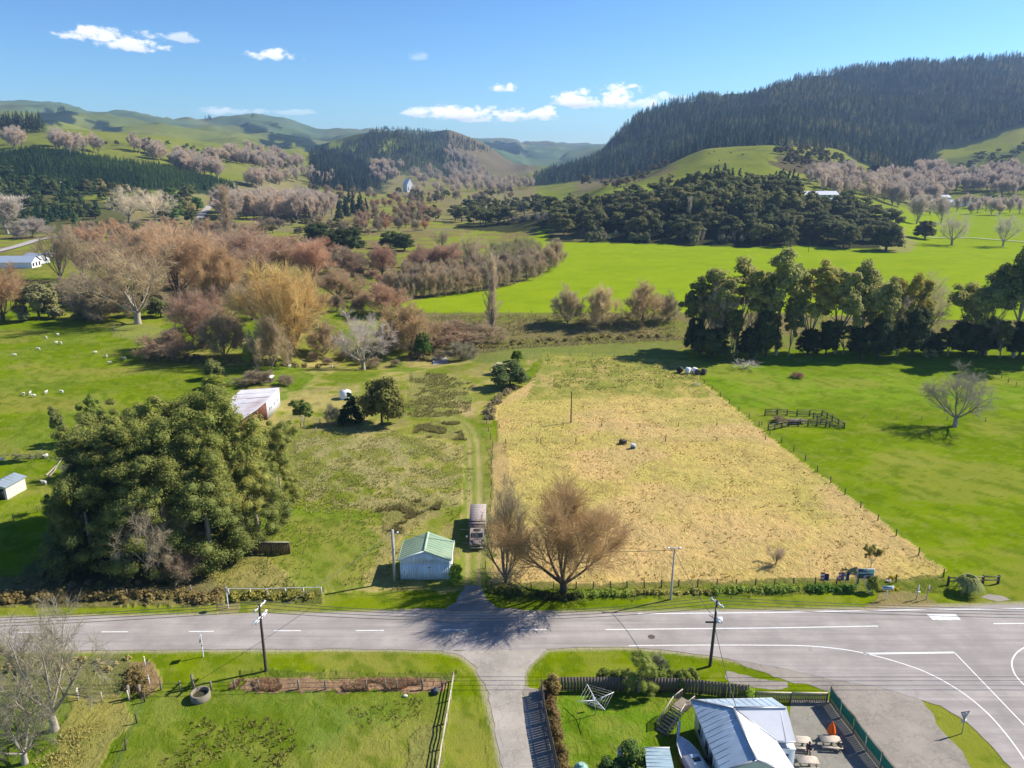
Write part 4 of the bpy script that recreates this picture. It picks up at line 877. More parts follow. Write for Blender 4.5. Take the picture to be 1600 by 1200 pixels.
def pines(name, poly, n, seed, hr, color, label=None, kind='stuff', poly_is_land=False, cluster=0):
    rng = np.random.default_rng(seed)
    if poly_is_land:      # outline given as bearing column and distance
        xs = [a for a, b in poly]; ys = [b for a, b in poly]; c = rng.uniform(min(xs), max(xs), n * 4); y = np.sqrt(rng.uniform(min(ys) ** 2, max(ys) ** 2, n * 4))
        k = poly_in(poly, c, y); c, y = c[k][:n], y[k][:n]; x = (c - 800) / (F_PX * 1.042) * y; q = np.stack([x, y, H(x, y)], 1)
    else:
        pts = scatter_px(poly, n, seed, 0); dy = 0
        while True:
            q = P([a for a, b in pts], [b + dy for a, b in pts]); q = q[~np.isnan(q[:, 0])]
            if len(q) > n * .6 or dy > 40: break
            dy += 2
    if cluster: q = q[fbm(q[:, 0] / 95, q[:, 1] / 130, 44, 3) > cluster]
    hs = rng.uniform(hr[0], hr[1], len(q)) * (1 + .25 * (fbm(q[:, 0] / 60, q[:, 1] / 60, 5, 2) - .5))
    V, f = pine_stuff_parts(rng, q - [0, 0, .5], hs)
    o = link(name, mk(name, [(V, f, 0)], [FOREST]), kind=kind, color=color)
    if label: o['label'] = label
    return o
# ------------------------------------------------------------------ planting
def plant_far():
    # forested mountain on the far side: reads as one mass
    mtn = [(822, 1480), (900, 1400), (960, 1330), (1040, 1210), (1080, 1115), (1200, 1105), (1290, 1215), (1340, 1130), (1390, 1060), (1430, 1090), (1460, 1390), (1480, 1500), (1600, 1560), (1800, 1570), (1800, 2700), (1400, 2560), (1200, 2480), (1100, 2380), (1050, 2260), (960, 2130), (900, 2060), (860, 1850)]
    pines('pine_forest', mtn, 10000, 3, (14, 26), (.026, .048, .040), 'dark pine forest covering the whole high mountain', poly_is_land=True)
    pines('mixed_forest', [(1180, 1200), (1340, 1150), (1400, 1090), (1480, 1530), (1800, 1620), (1800, 2300), (1300, 2200), (1200, 1700)], 2200, 4, (11, 20), (.050, .064, .044), 'greyer scrubby forest in the gullies of the high mountain', poly_is_land=True)
    pines('mixed_forest', mtn, 6500, 33, (13, 22), (.10, .12, .068), 'paler broadleaf patches scattered through the mountain forest', poly_is_land=True, cluster=.53)
    # young plantation across the western slope
    pines('pine_plantation', [(-300, 800), (0, 800), (120, 830), (230, 885), (320, 935), (368, 985), (350, 1010), (270, 1020), (200, 990), (100, 972), (0, 955), (-300, 940)], 5200, 5, (7, 11), (.026, .058, .026), 'young green pine plantation in a wide belt across the slope', poly_is_land=True)
    # middle hill
    wpoly = [(486, 262), (495, 238), (520, 236), (560, 222), (590, 203), (640, 201), (690, 206), (745, 225), (770, 240), (700, 235), (690, 250), (705, 262), (740, 270), (745, 285), (700, 283), (680, 262), (640, 268), (600, 288), (560, 282), (520, 280)]
    pines('bush_forest', wpoly, 2200, 6, (10, 19), (.030, .048, .034), 'dark native bush over the top and gullies of the middle hill')
    pines('pine_forest', [(484, 290), (484, 244), (500, 236), (530, 244), (570, 262), (590, 285), (600, 298), (560, 302), (520, 300)], 600, 8, (16, 26), (.026, .042, .030), 'dark pines at the foot of the middle hill')
    pines('pine_forest', [(672, 250), (680, 235), (700, 240), (735, 258), (745, 268), (700, 262)], 90, 9, (14, 22), (.028, .045, .030), 'small dark wood on the bare flank of the middle hill')
    pines('shelterbelt', [(0, 206), (0, 196), (64, 200), (66, 208)], 90, 10, (24, 34), (.022, .038, .022), 'tall dark pine shelterbelt on the ridge at the edge of the photo')
    for i, (poly, n) in enumerate([([(90, 176), (94, 172), (104, 173), (106, 177)], 10), ([(318, 186), (325, 181), (332, 185), (328, 189)], 12), ([(392, 184), (395, 181), (401, 184)], 5), ([(763, 225), (790, 219), (800, 222), (800, 228)], 22)]):
        pines('hilltop_copse', poly, n, 20 + i, (14, 22), (.022, .036, .028), ['low dark copse on the western end of the skyline', 'small dark copse on the skyline saddle', 'tiny dark copse on the highest green hill', 'dark trees on the blue hill behind the valley head'][i])
    # scattered pale winter poplars of the slopes
    pp = [(3, 'poplar', PINK, 'bare pinkish poplar', 'bare poplars'), (3, 'fuzz', (.44, .34, .28), 'bare grey-pink tree', 'bare grey-pink trees')]
    for k0, (poly, n, hr, place) in enumerate([
        ([(0, 232), (0, 222), (40, 226), (38, 236)], 5, (20, 26), 'on the ridge above the young pines'), ([(70, 234), (85, 228), (150, 232), (160, 240), (90, 240)], 14, (18, 27), 'along the top edge of the young pines'),
        ([(205, 238), (210, 232), (250, 240), (262, 256), (240, 252)], 12, (18, 26), 'beside the green gully above the young pines'), ([(270, 264), (280, 254), (318, 262), (350, 272), (345, 282), (300, 274)], 30, (18, 26), 'behind the lower end of the young pines'),
        ([(318, 252), (330, 240), (400, 238), (470, 258), (480, 272), (420, 268), (380, 256)], 60, (17, 25), 'on the broken slope below the far green hills'), ([(385, 292), (395, 282), (430, 280), (440, 290), (410, 296)], 14, (17, 24), 'round the small bright knob'),
        ([(440, 285), (445, 272), (490, 272), (540, 290), (500, 292)], 20, (15, 22), 'below the dark pines of the middle hill'),
        ([(335, 344), (335, 332), (400, 328), (470, 328), (520, 334), (525, 345)], 80, (21, 27), 'in the pale grove beyond the brown willows'),
        ([(572, 262), (600, 258), (640, 262), (642, 272), (590, 290), (578, 280)], 26, (16, 24), 'in the pink wood above the white church'), ([(640, 268), (700, 262), (760, 276), (775, 290), (740, 296), (650, 290)], 60, (16, 25), 'at the foot of the middle hill'),
        ([(690, 240), (700, 232), (740, 250), (760, 268), (745, 272)], 34, (14, 22), 'climbing the flank of the middle hill'), ([(740, 300), (745, 284), (820, 284), (835, 296), (800, 302)], 40, (14, 20), 'in the narrow valley head'),
        ([(640, 305), (650, 292), (720, 294), (740, 303), (730, 312)], 12, (12, 20), 'beside the church paddocks')]):
        wood(poly, n, 60 + k0, 3, pp, place, hr)
    stuff_wood('winter_poplar_wood', STUFF_TREES, (.44, .35, .29), 'hazy pinkish mass of bare poplars along the foot of the middle hill')
    # dark and olive trees on the rough western hillside round the white house
    ww = [(4, 'cone', PINE, 'dark green pine', 'dark green pines'), (3, 'wood', (.050, .066, .026), 'olive evergreen', 'olive evergreens'), (1, 'cone', (.05, .085, .03), 'light green young pine', 'light green young pines')]
    wood([(-10, 356), (-10, 262), (60, 272), (75, 292), (112, 296), (150, 316), (160, 336), (140, 352), (80, 352), (50, 362)], 120, 91, 6, ww, 'on the rough hillside round the white house', (9, 15))
    wood([(150, 320), (120, 292), (150, 290), (200, 300), (240, 312), (230, 325), (180, 330)], 34, 92, 6, [(3, 'wood', (.06, .066, .028), 'olive bushy tree', 'olive bushy trees'), (1, 'wood', (.15, .13, .07), 'straw-coloured bushy tree', 'straw-coloured bushy trees')], 'on the brow below the young pines', (7, 12))
    wood([(245, 350), (240, 322), (300, 312), (310, 330), (300, 352)], 16, 93, 7, [(3, 'wood', (.05, .062, .025), 'dark evergreen', 'dark evergreens'), (2, 'dome', GRN, 'green bushy tree', 'green bushy trees'), (2, 'wood', (.13, .12, .06), 'khaki gum', 'khaki gums')], 'beside the bend of the white road', (10, 20))
    wood([(150, 228), (300, 246), (420, 262), (440, 254), (330, 236), (240, 222)], 36, 94, 6, [(1, 'wood', (.04, .038, .024), 'dark brown scrub tree', 'dark scrub trees')], 'dotted over the green downs', (5, 9))
    wood([(300, 244), (420, 250), (470, 262), (455, 268), (380, 258), (320, 254)], 44, 95, 4, [(1, 'wood', (.060, .045, .035), 'reddish brown scrub tree', 'reddish scrub trees')], 'in the brown belt under the far hills', (7, 11), wfac=(1.1, 1.6))
    # dark wood patches of the middle distance
    wood([(525, 330), (530, 312), (560, 315), (575, 335), (565, 345), (530, 345)], 12, 96, 8, [(1, 'cone', (.020, .034, .018), 'blue-dark conifer', 'blue-dark conifers')], 'at the end of the pale grove', (16, 22))
    wood([(560, 330), (585, 315), (640, 312), (680, 320), (690, 345), (660, 362), (600, 362), (550, 362)], 60, 97, 7, [(3, 'fuzz', (.34, .23, .16), 'rounded brown willow', 'rounded brown willows'), (2, 'fuzz', BRN, 'dull brown scrub tree', 'dull brown scrub trees'), (1, 'wood', DUN, 'dark evergreen', 'dark evergreens'), (1, 'fuzz', RED, 'reddish willow', 'reddish willows')], 'on the flats below the church', (8, 13))
    wood([(560, 300), (620, 304), (740, 308), (800, 300), (800, 312), (700, 322), (580, 314)], 44, 98, 6, [(2, 'fuzz', BRN, 'dull brown tree', 'dull brown trees'), (2, 'wood', DUN, 'dark evergreen', 'dark evergreens'), (1, 'multi', PINK, 'pinkish bare tree', 'pinkish bare trees')], 'round the church paddocks', (8, 14))
    wood([(460, 305), (486, 296), (560, 300), (560, 318), (520, 322), (470, 325)], 26, 99, 6, [(2, 'wood', DUN, 'dark evergreen', 'dark evergreens'), (2, 'fuzz', BRN, 'dull brown tree', 'dull brown trees')], 'between the pale grove and the dark pines', (8, 14))
    wood([(330, 358), (400, 350), (520, 350), (600, 352), (600, 366), (520, 372), (400, 366), (340, 368)], 44, 100, 8, [(3, 'fuzz', (.25, .19, .13), 'low brown thicket', 'low brown thickets'), (2, 'wood', DUN, 'dark low evergreen', 'dark low evergreens')], 'in front of the pale grove', (5, 9), wfac=(1.1, 1.6))
    # the bush-covered knoll
    kn = [(6, 'wood', (.055, .062, .032), 'dark round-crowned evergreen', 'dark round-crowned evergreens'), (3, 'wood', (.082, .085, .042), 'dusky olive evergreen', 'dusky olive evergreens'), (1, 'gum', (.10, .105, .060), 'grey-green gum', 'grey-green gums')]
    wood([(700, 345), (712, 332), (760, 326), (850, 318), (868, 330), (850, 342), (800, 352), (740, 358)], 46, 110, 7, kn, 'in the low dark wood at the western end of the knoll', (12, 17))
    wood([(860, 362), (866, 345), (900, 330), (960, 322), (1010, 315), (1010, 350), (960, 362), (900, 372)], 52, 111, 8, kn, 'on the western shoulder of the knoll', (12, 18))
    wood([(1010, 315), (1060, 302), (1110, 298), (1180, 300), (1240, 318), (1240, 340), (1180, 350), (1100, 352), (1010, 352)], 60, 112, 8, kn[:2] + [(4, 'gum', (.12, .125, .062), 'pale-topped gum', 'pale-topped gums')], 'on the crown of the knoll', (15, 22))
    wood([(960, 362), (1010, 350), (1100, 352), (1180, 350), (1260, 345), (1330, 348), (1395, 358), (1408, 378), (1340, 388), (1200, 388), (1080, 378), (980, 372)], 72, 113, 9, kn[:2] + [(1, 'wood', DRK, 'very dark evergreen', 'very dark evergreens')], 'along the shaded foot of the knoll', (11, 17))
    wood([(1240, 340), (1250, 325), (1310, 322), (1350, 330), (1395, 350), (1330, 350)], 24, 114, 8, kn[:2], 'below the hilltop house', (10, 15))
    wood([(880, 372), (940, 368), (1000, 368), (1100, 374), (1180, 376), (1170, 384), (1040, 380), (900, 378)], 20, 115, 10, [(2, 'fuzz', (.27, .24, .19), 'grey twiggy bush', 'grey twiggy bushes'), (1, 'shrub', (.10, .105, .06), 'grey-green bush', 'grey-green bushes')], 'in front of the dark wood', (5, 9))
    wood([(800, 350), (850, 338), (880, 345), (860, 358)], 9, 116, 6, [(1, 'fuzz', (.30, .25, .22), 'grey-lilac bare bush', 'grey-lilac bare bushes')], 'on the grassy slope between the two woods', (6, 9))
    wood([(1105, 288), (1110, 280), (1150, 282), (1160, 292)], 12, 117, 5, [(1, 'cone', (.020, .036, .018), 'dark spire-topped pine', 'dark spire-topped pines')], 'on the crest above the gums', (12, 17))
    wood([(1180, 300), (1200, 288), (1240, 292), (1256, 306), (1230, 312)], 14, 118, 6, [(1, 'cone', (.022, .042, .020), 'dark green pine', 'dark green pines')], 'behind the hilltop house', (13, 19))
    wood([(1205, 244), (1225, 232), (1270, 238), (1320, 250), (1330, 262), (1290, 268), (1240, 262)], 44, 119, 5, [(1, 'wood', (.055, .050, .032), 'brownish scrub tree', 'brownish scrub trees')], 'in the scrub patch on the bright hill', (8, 12))
    wood([(960, 300), (930, 292), (990, 262), (1040, 246), (1060, 250), (1000, 285)], 34, 120, 6, [(1, 'wood', (.075, .06, .04), 'brownish scrub tree', 'brownish scrub trees')], 'on the spur between hill and mountain', (7, 11))
    wood([(1480, 268), (1500, 250), (1620, 225), (1640, 262), (1560, 282), (1500, 276)], 50, 121, 6, [(2, 'wood', (.045, .055, .03), 'dark scrub tree', 'dark scrub trees')], 'on the terraced green slope', (6, 10), wfac=(1, 1.5))
    # winter poplars under the mountain
    pv = [(3, 'poplar', (.42, .33, .29), 'bare mauve-grey poplar', 'bare mauve poplars'), (3, 'fuzz', (.40, .31, .265), 'bare brown-grey tree', 'bare brown-grey trees')]
    wood([(1258, 296), (1270, 282), (1330, 270), (1360, 285), (1350, 305), (1320, 312), (1290, 306)], 34, 130, 5, pv, 'behind the hilltop garden', (15, 21))
    wood([(1345, 312), (1360, 290), (1420, 270), (1500, 275), (1510, 300), (1470, 315), (1400, 325)], 90, 131, 5, pv, 'in the mauve grove under the mountain', (16, 24))
    wood([(1500, 300), (1500, 280), (1560, 275), (1640, 270), (1640, 300), (1580, 308)], 60, 132, 5, pv, 'above the long farm sheds', (16, 24))
    wood([(1418, 330), (1430, 322), (1600, 322), (1630, 330), (1600, 336), (1440, 338)], 26, 133, 9, pv, 'along the far side of the terrace field', (12, 17))

def plant_mid():
    g = 'bare willows on the flats beyond the sheep paddock'
    # western flats, each tree as surveyed: foot x, foot y, top y, width
    for a in [
        ('willow', 5, 500, 412, 110, (.40, .245, .135), 'big orange-brown willow cut by the photo edge below the grey-roofed farmhouse'),
        ('shrub', 62, 500, 440, 60, (.12, .12, .075), 'grey-green bushy tree against the edge willow'),
        ('multi', 96, 436, 350, 60, (.33, .25, .17), 'slender many-stemmed brown tree beside the farmhouse'),
        ('multi', 130, 438, 352, 70, (.34, .25, .17), 'taller many-stemmed brown tree behind the farmhouse fence'),
        ('bush', 160, 502, 435, 100, (.30, .225, .16), 'dense grey-brown thicket willow at the corner of the sheep paddock'),
        ('wide', 216, 506, 378, 165, (.34, .25, .17), 'large pale-stemmed bare tree with a short forked trunk by the paddock corner'),
        ('willow', 280, 470, 350, 165, (.42, .275, .175), 'very wide pinkish-brown willow behind the forked bare tree'),
        ('willow', 350, 474, 386, 95, (.42, .27, .15), 'orange willow between the two widest willows'),
        ('multi', 245, 450, 372, 70, (.38, .27, .18), 'upright tawny tree behind the forked bare tree'),
        ('willow', 318, 545, 450, 112, (.36, .22, .155), 'reddish willow with a leaning dark trunk'),
        ('bush', 352, 560, 480, 80, (.33, .23, .15), 'hazy red-brown willow right against the golden willow'),
        ('willow', 452, 566, 408, 140, (.44, .30, .135), 'biggest golden willow with thick dark limbs'),
        ('bush', 425, 575, 492, 70, (.32, .24, .16), 'drooping grey-brown willow growth at the golden willow foot'),
        ('willow', 402, 436, 350, 150, (.40, .26, .185), 'pinkish-brown willow with a broad flat crown beyond the golden one'),
        ('willow', 490, 440, 372, 70, (.40, .24, .17), 'reddish round willow behind the golden one'),
        ('bush', 270, 560, 512, 110, (.30, .20, .14), 'low dark reddish thicket at the end of the drain'),
        ('bush', 507, 556, 500, 62, (.34, .25, .16), 'small brown willow next to the golden one'),
        ('wide', 568, 578, 486, 100, (.50, .40, .37), 'whitish-pink bare tree with branches like bones'),
        ('bush', 600, 492, 440, 88, (.36, .22, .15), 'red-topped spreading willow at the edge of the bright field'),
        ('bush', 640, 548, 470, 95, (.40, .27, .15), 'orange-brown willow mass behind the bone-white tree'),
        ('bush', 612, 548, 505, 70, (.29, .22, .17), 'grey-brown thicket beside the bone-white tree'),
        ('bush', 700, 536, 500, 110, (.33, .22, .15), 'low russet willow thicket over the stream'),
        ('bush', 752, 536, 506, 85, (.34, .25, .16), 'low fawn willow thicket at the poplar foot'),
        ('bush', 722, 562, 535, 55, (.30, .25, .16), 'small tawny bush on the near side of the stream'),
        ('dome', 661, 560, 515, 27, GRN, 'narrow green evergreen bush at the stream bend'),
        ('lombardy', 768, 524, 398, 26, (.40, .31, .24), 'single tall bare poplar like a broom above the stream'),
        ('lombardy', 358, 374, 288, 26, (.34, .25, .185), 'tall brown bare poplar in front of the pale grove'),
        ('lombardy', 1075, 358, 308, 9, (.40, .33, .27), 'slim pale bare poplar against the dark knoll'),
        ('bush', 887, 506, 445, 54, (.44, .34, .20), 'westernmost of three round bare willows in a row by the creek'),
        ('bush', 940, 509, 446, 56, (.44, .34, .20), 'middle one of three round bare willows in a row by the creek'),
        ('bush', 1004, 503, 440, 64, (.36, .26, .16), 'largest and easternmost of three round bare willows by the creek'),
        ('bush', 1045, 502, 455, 36, (.36, .28, .17), 'small faint bare willow next to the gum stand'),
        ('willow', 597, 430, 380, 46, (.34, .20, .15), 'round reddish-brown willow on a clear dark trunk'),
        ('bush', 546, 428, 385, 60, (.30, .21, .15), 'dark brown open willow beside the round reddish one'),
        ('willow', 660, 425, 382, 60, (.34, .21, .16), 'ruddy willow, first behind the planted willow belt'),
        ('willow', 700, 424, 378, 66, (.35, .22, .165), 'ruddy willow, second behind the planted willow belt'),
        ('multi', 742, 430, 362, 55, (.38, .29, .21), 'pale upright tree rising behind the planted willow belt'),
        ('multi', 690, 390, 355, 40, (.40, .31, .2), 'thin yellowish bare tree at the field edge'),
        ('dome', 500, 392, 346, 58, (.032, .045, .016), 'wide dark cypress behind the reddish willows'),
        ('dome', 545, 396, 352, 50, (.035, .048, .018), 'dark cypress next to the wide one'),
        ('dome', 610, 388, 360, 36, (.042, .056, .022), 'smaller dark cypress at the open field end'),
        ('dome', 632, 392, 362, 34, (.040, .052, .022), 'dark cypress leaning over the brown scrub'),
        ('dome', 222, 378, 346, 32, DRK, 'lone dark cypress between pale bare trees'),
        ('dome', 270, 345, 312, 40, (.045, .075, .028), 'green round tree left of the white road bend'.replace('left of', 'west of')),
        ('wide', 202, 346, 290, 62, (.56, .46, .36), 'large pale bare tree in front of the young pines'),
        ('wide', 244, 348, 294, 62, (.56, .46, .38), 'second large pale bare tree in front of the young pines'),
        ('poplar', 12, 365, 300, 60, (.50, .41, .36), 'pale grey bare poplar at the photo edge below the hillside'),
        ('bush', 50, 372, 340, 60, (.38, .31, .27), 'grey bare scrub at the foot of the hillside'),
        ('shrub', 797, 606, 566, 56, (.050, .070, .030), 'dark grey-green bush at the corner of the dry paddock'),
        ('shrub', 780, 585, 566, 22, (.25, .25, .25), 'silvery bush against the dark grey-green one'),
        ('dome', 808, 565, 546, 18, (.06, .10, .012), 'small bright green ball tree at the top of the dry paddock'),
        ('cone', 549, 662, 612, 40, (.020, .045, .018), 'dark green young conifer behind the farm fence'),
        ('shrub', 597, 664, 588, 66, (.085, .085, .030), 'big olive-brown bushy tree next to the dark conifer'),
        ('gum', 476, 668, 622, 42, (.09, .12, .035), 'small rounded gum east of the white-roofed shed'),
        ('bush', 519, 664, 630, 30, (.27, .24, .16), 'grey twiggy bush between small gum and conifer'),
        ('gum', 147, 690, 614, 46, (.10, .13, .035), 'slender open gum in the sheep paddock'),
        ('tallgum', 97, 714, 636, 30, (.095, .11, .045), 'thin sparse gum beside the brush pile'),
        ('bush', 128, 745, 695, 60, (.34, .29, .24), 'grey dead scrub against the big evergreen clump'),
        ('multi', 185, 592, 560, 12, (.2, .3, .05), 'x') if False else ('shrub', 395, 570, 532, 26, (.16, .19, .03), 'yellow-green sapling by the golden willow'),
        ('shrub', 335, 606, 585, 34, (.14, .16, .03), 'small yellow-green bush above the white-roofed shed'),
        ('shrub', 336, 592, 560, 30, (.10, .11, .045), 'dull green shrub beside the fallen branches'),
        ('bush', 400, 600, 578, 60, (.26, .19, .13), 'brown bramble behind the white-roofed shed'),
        ('bush', 446, 602, 586, 30, (.26, .20, .14), 'low brown bush by the little white hut'),
        ('wide', 1492, 667, 572, 112, (.25, .215, .17), 'lone wide bare tree in the green paddock with a long shadow'),
        ('wide', 1487, 383, 330, 60, (.38, .32, .27), 'bare tree with a dark trunk on the terrace field'),
        ('wide', 1567, 385, 332, 46, (.40, .34, .29), 'second bare tree on the terrace field near the big gum'),
        ('dome', 1445, 374, 342, 32, (.050, .050, .026), 'round dark tree beside the bare one at the end of the knoll'),
        ('dome', 1384, 392, 348, 50, (.035, .042, .018), 'large dark tree at the very end of the knoll'),
        ('poplar', 1432, 350, 304, 34, (.42, .34, .30), 'bare greyish tree behind the end of the knoll'),
        ('poplar', 1470, 350, 306, 34, (.42, .34, .30), 'second bare greyish tree behind the end of the knoll'),
        ('shrub', 1084, 384, 366, 15, (.13, .13, .07), 'small olive tree alone on the field edge'),
        ('gum', 916, 296, 272, 24, (.08, .075, .04), 'open dark tree on the grassy spur'),
        ('dome', 1305, 268, 254, 12, (.03, .045, .02), 'dark round tree under the bright hill'),
        ('shrub', 1325, 315, 295, 30, (.10, .11, .045), 'khaki garden trees beside the hilltop house'.replace('trees', 'tree')),
        ('dome', 1367, 275, 255, 26, (.022, .034, .020), 'black-green tree in the mauve grove'),
    ]:
        if a[6] == 'x': continue
        T(*a[:6], a[6])
    for a in [('willow', 180, 446, 372, 100, (.37, .25, .17), 'broad tan willow on the farmhouse side of the forked bare tree'), ('willow', 300, 425, 352, 110, (.38, .255, .18), 'high pinkish-tan willow in the second rank behind the forked bare tree'), ('willow', 350, 418, 356, 80, (.37, .25, .18), 'small pinkish willow between the two broad flat ones'),
              ('willow', 445, 430, 366, 100, (.38, .25, .175), 'pinkish-tan willow directly behind the golden one'), ('willow', 530, 470, 418, 80, (.36, .25, .16), 'tan willow between the golden one and the bright field'), ('willow', 395, 500, 440, 90, (.36, .25, .165), 'tan willow on the paddock side behind the golden one'),
              ('willow', 235, 400, 348, 90, (.37, .25, .17), 'tan willow in front of the long willow belt'), ('willow', 130, 480, 425, 80, (.33, .25, .18), 'grey-tan willow by the corner thicket')]: T(*a)
    wood([(100, 380), (100, 366), (180, 360), (300, 358), (345, 362), (345, 378), (200, 388)], 40, 140, 12, [(3, 'bush', (.42, .27, .18), 'orange-brown willow', 'orange-brown willows'), (1, 'bush', (.36, .26, .19), 'grey-brown willow', 'grey-brown willows')], 'in the long belt below the rough hillside', (8, 12), True)
    wood([(370, 400), (440, 385), (520, 395), (540, 410), (500, 415), (430, 402)], 22, 141, 12, [(3, 'bush', RED, 'reddish willow', 'reddish willows'), (1, 'bush', (.36, .26, .19), 'grey-brown willow', 'grey-brown willows')], 'behind the golden willow', (7, 11), True)
    wood([(60, 470), (150, 440), (250, 440), (320, 430), (400, 450), (520, 470), (560, 450), (560, 490), (480, 520), (380, 480), (240, 500), (120, 500)], 60, 142, 14, [(3, 'bush', (.30, .21, .14), 'low tawny willow scrub', 'low tawny willow scrub'), (2, 'bush', (.26, .21, .15), 'low grey-brown scrub', 'low grey-brown scrub'), (1, 'shrub', (.10, .11, .05), 'low olive bush', 'low olive bushes')], 'among the big willows', (4, 7.5), True, (1.1, 1.7))
    wood([(480, 400), (560, 395), (620, 400), (640, 420), (600, 450), (520, 440)], 30, 143, 12, [(2, 'bush', (.30, .23, .15), 'low brown scrub', 'low brown scrub'), (1, 'bush', (.36, .22, .16), 'small reddish willow', 'small reddish willows')], 'round the reddish willow', (3.5, 6), True, (1.1, 1.6))
    wood([(470, 560), (700, 560), (650, 572), (540, 580)], 9, 144, 20, [(1, 'bush', (.28, .22, .15), 'low grey-brown bramble', 'brambles')], 'under the willows by the stream', (2, 3.5), True, (1.2, 1.8))
    # planted willow belt curving round the bright field
    ring = [(612, 462), (630, 466), (650, 466), (672, 464), (694, 462), (716, 459), (738, 456), (760, 453), (782, 449), (803, 444), (823, 438), (842, 431), (858, 424), (868, 416)]
    for i, (x, y) in enumerate(ring): T('bush', x, y, y - 44 + (i % 3) * 2, 34, (.34, .25, .175), 'upright bare willow in the front rank of the planted belt', 'front rank of the planted willow belt')
    wood([(640, 450), (620, 440), (700, 432), (760, 425), (840, 405), (862, 412), (840, 425), (760, 445), (700, 455)], 34, 145, 14, [(1, 'bush', (.35, .26, .185), 'upright bare willow', 'upright bare willows')], 'inside the planted belt', (8, 10.5), True, (.8, 1))
    wood([(770, 420), (770, 400), (800, 392), (838, 392), (850, 402), (830, 410)], 30, 146, 8, [(1, 'multi', (.27, .235, .13), 'thin olive-brown pole tree', 'thin pole trees')], 'in the drab plantation behind the belt', (8, 10), True, (.9, 1.2))
    # stand of gums across the paddock
    gs = 'tall gums in the shelterbelt'
    for a in [
        ('gum', 1092, 548, 430, 85, (0.094, 0.102, 0.046), 'first gum at the western end of the shelterbelt'), ('gum', 1150, 552, 408, 134, (0.119, 0.126, 0.052), 'broad dark-topped gum behind the first bare tree of the shelterbelt'),
        ('tallgum', 1212, 555, 387, 80, (0.156, 0.168, 0.075), 'tallest gum of the western half, with a grey-green spire crown'), ('gum', 1262, 552, 405, 102, (0.150, 0.150, 0.057), 'gum with a flat cloudlike crown next to the tallest one'),
        ('gum', 1305, 553, 408, 97, (0.144, 0.150, 0.063), 'forked gum with see-through stems in mid-shelterbelt'), ('tallgum', 1345, 553, 420, 85, (0.150, 0.156, 0.069), 'slim gum with a pale round head'),
        ('gum', 1372, 555, 430, 80, (0.125, 0.132, 0.057), 'gum with drooping grey clumps before the gold-tipped wattle'), ('gum', 1408, 545, 424, 80, (0.165, 0.150, 0.040), 'gold-tipped wattle sticking out above the shelterbelt'),
        ('gum', 1505, 552, 428, 95, (0.138, 0.144, 0.057), 'umbrella-shaped gum beyond the gap'), ('tallgum', 1540, 556, 428, 80, (0.125, 0.144, 0.075), 'bluish gum beyond the gap'),
        ('tallgum', 1582, 560, 366, 92, (0.094, 0.108, 0.046), 'highest gum at the eastern end of the shelterbelt'), ('gum', 1630, 560, 380, 134, (0.088, 0.102, 0.046), 'huge gum cut by the eastern photo edge'),
        ('multi', 1122, 552, 438, 84, (.48, .38, .29), 'bare pale tree at the front of the shelterbelt'), ('multi', 1395, 548, 436, 60, (.40, .32, .27), 'bare mauve tree before the wattle'), ('wide', 1440, 540, 424, 90, (.34, .28, .20), 'bare fan-shaped tree beyond the wattle'),
        ('multi', 1185, 553, 440, 60, (.40, .33, .24), 'bare fawn tree behind the dark cypresses'), ('multi', 1530, 556, 465, 60, (.25, .19, .14), 'bare brown tree beyond the gap'),
    ]: T(*a[:6], a[6])
    for i, (x, w, ty) in enumerate([(1085, 40, 500), (1110, 50, 505), (1145, 44, 482), (1172, 36, 500), (1196, 46, 478), (1232, 46, 470), (1262, 44, 505), (1290, 44, 500), (1318, 50, 488), (1346, 44, 505), (1372, 44, 500), (1400, 40, 500), (1424, 62, 476), (1456, 44, 505), (1480, 50, 508), (1508, 50, 505), (1536, 46, 500), (1562, 46, 498), (1592, 52, 480), (1630, 60, 470), (1670, 60, 480)]):
        T('gum' if i % 3 == 2 else 'dome', x, 554 + (i * 7 % 8), ty + (i * 37 % 23) - 10, w * (.8 + (i * 13 % 7) * .07), [(.030, .042, .020), (.040, .054, .024), (.075, .085, .035)][i % 3], ['black-green cypress filling the shelterbelt between gum stems', 'dark green cypress under the gum crowns', 'dusty olive bush under the gum crowns'][i % 3], ['black-green cypresses', 'dark green cypresses', 'dusty olive bushes'][i % 3] + ' of the shelterbelt')
    T('shrub', 1452, 560, 542, 22, (.20, .19, .11), 'pale tufty bush in front of the shelterbelt')
    T('snag', 1165, 577, 562, 56, (.44, .38, .38), 'heap of grey-lilac fallen branches before the shelterbelt', name='branch_heap', cat='branch heap')
    T('bush', 1246, 591, 582, 24, (.30, .17, .12), 'small rusty bramble patch below the shelterbelt')
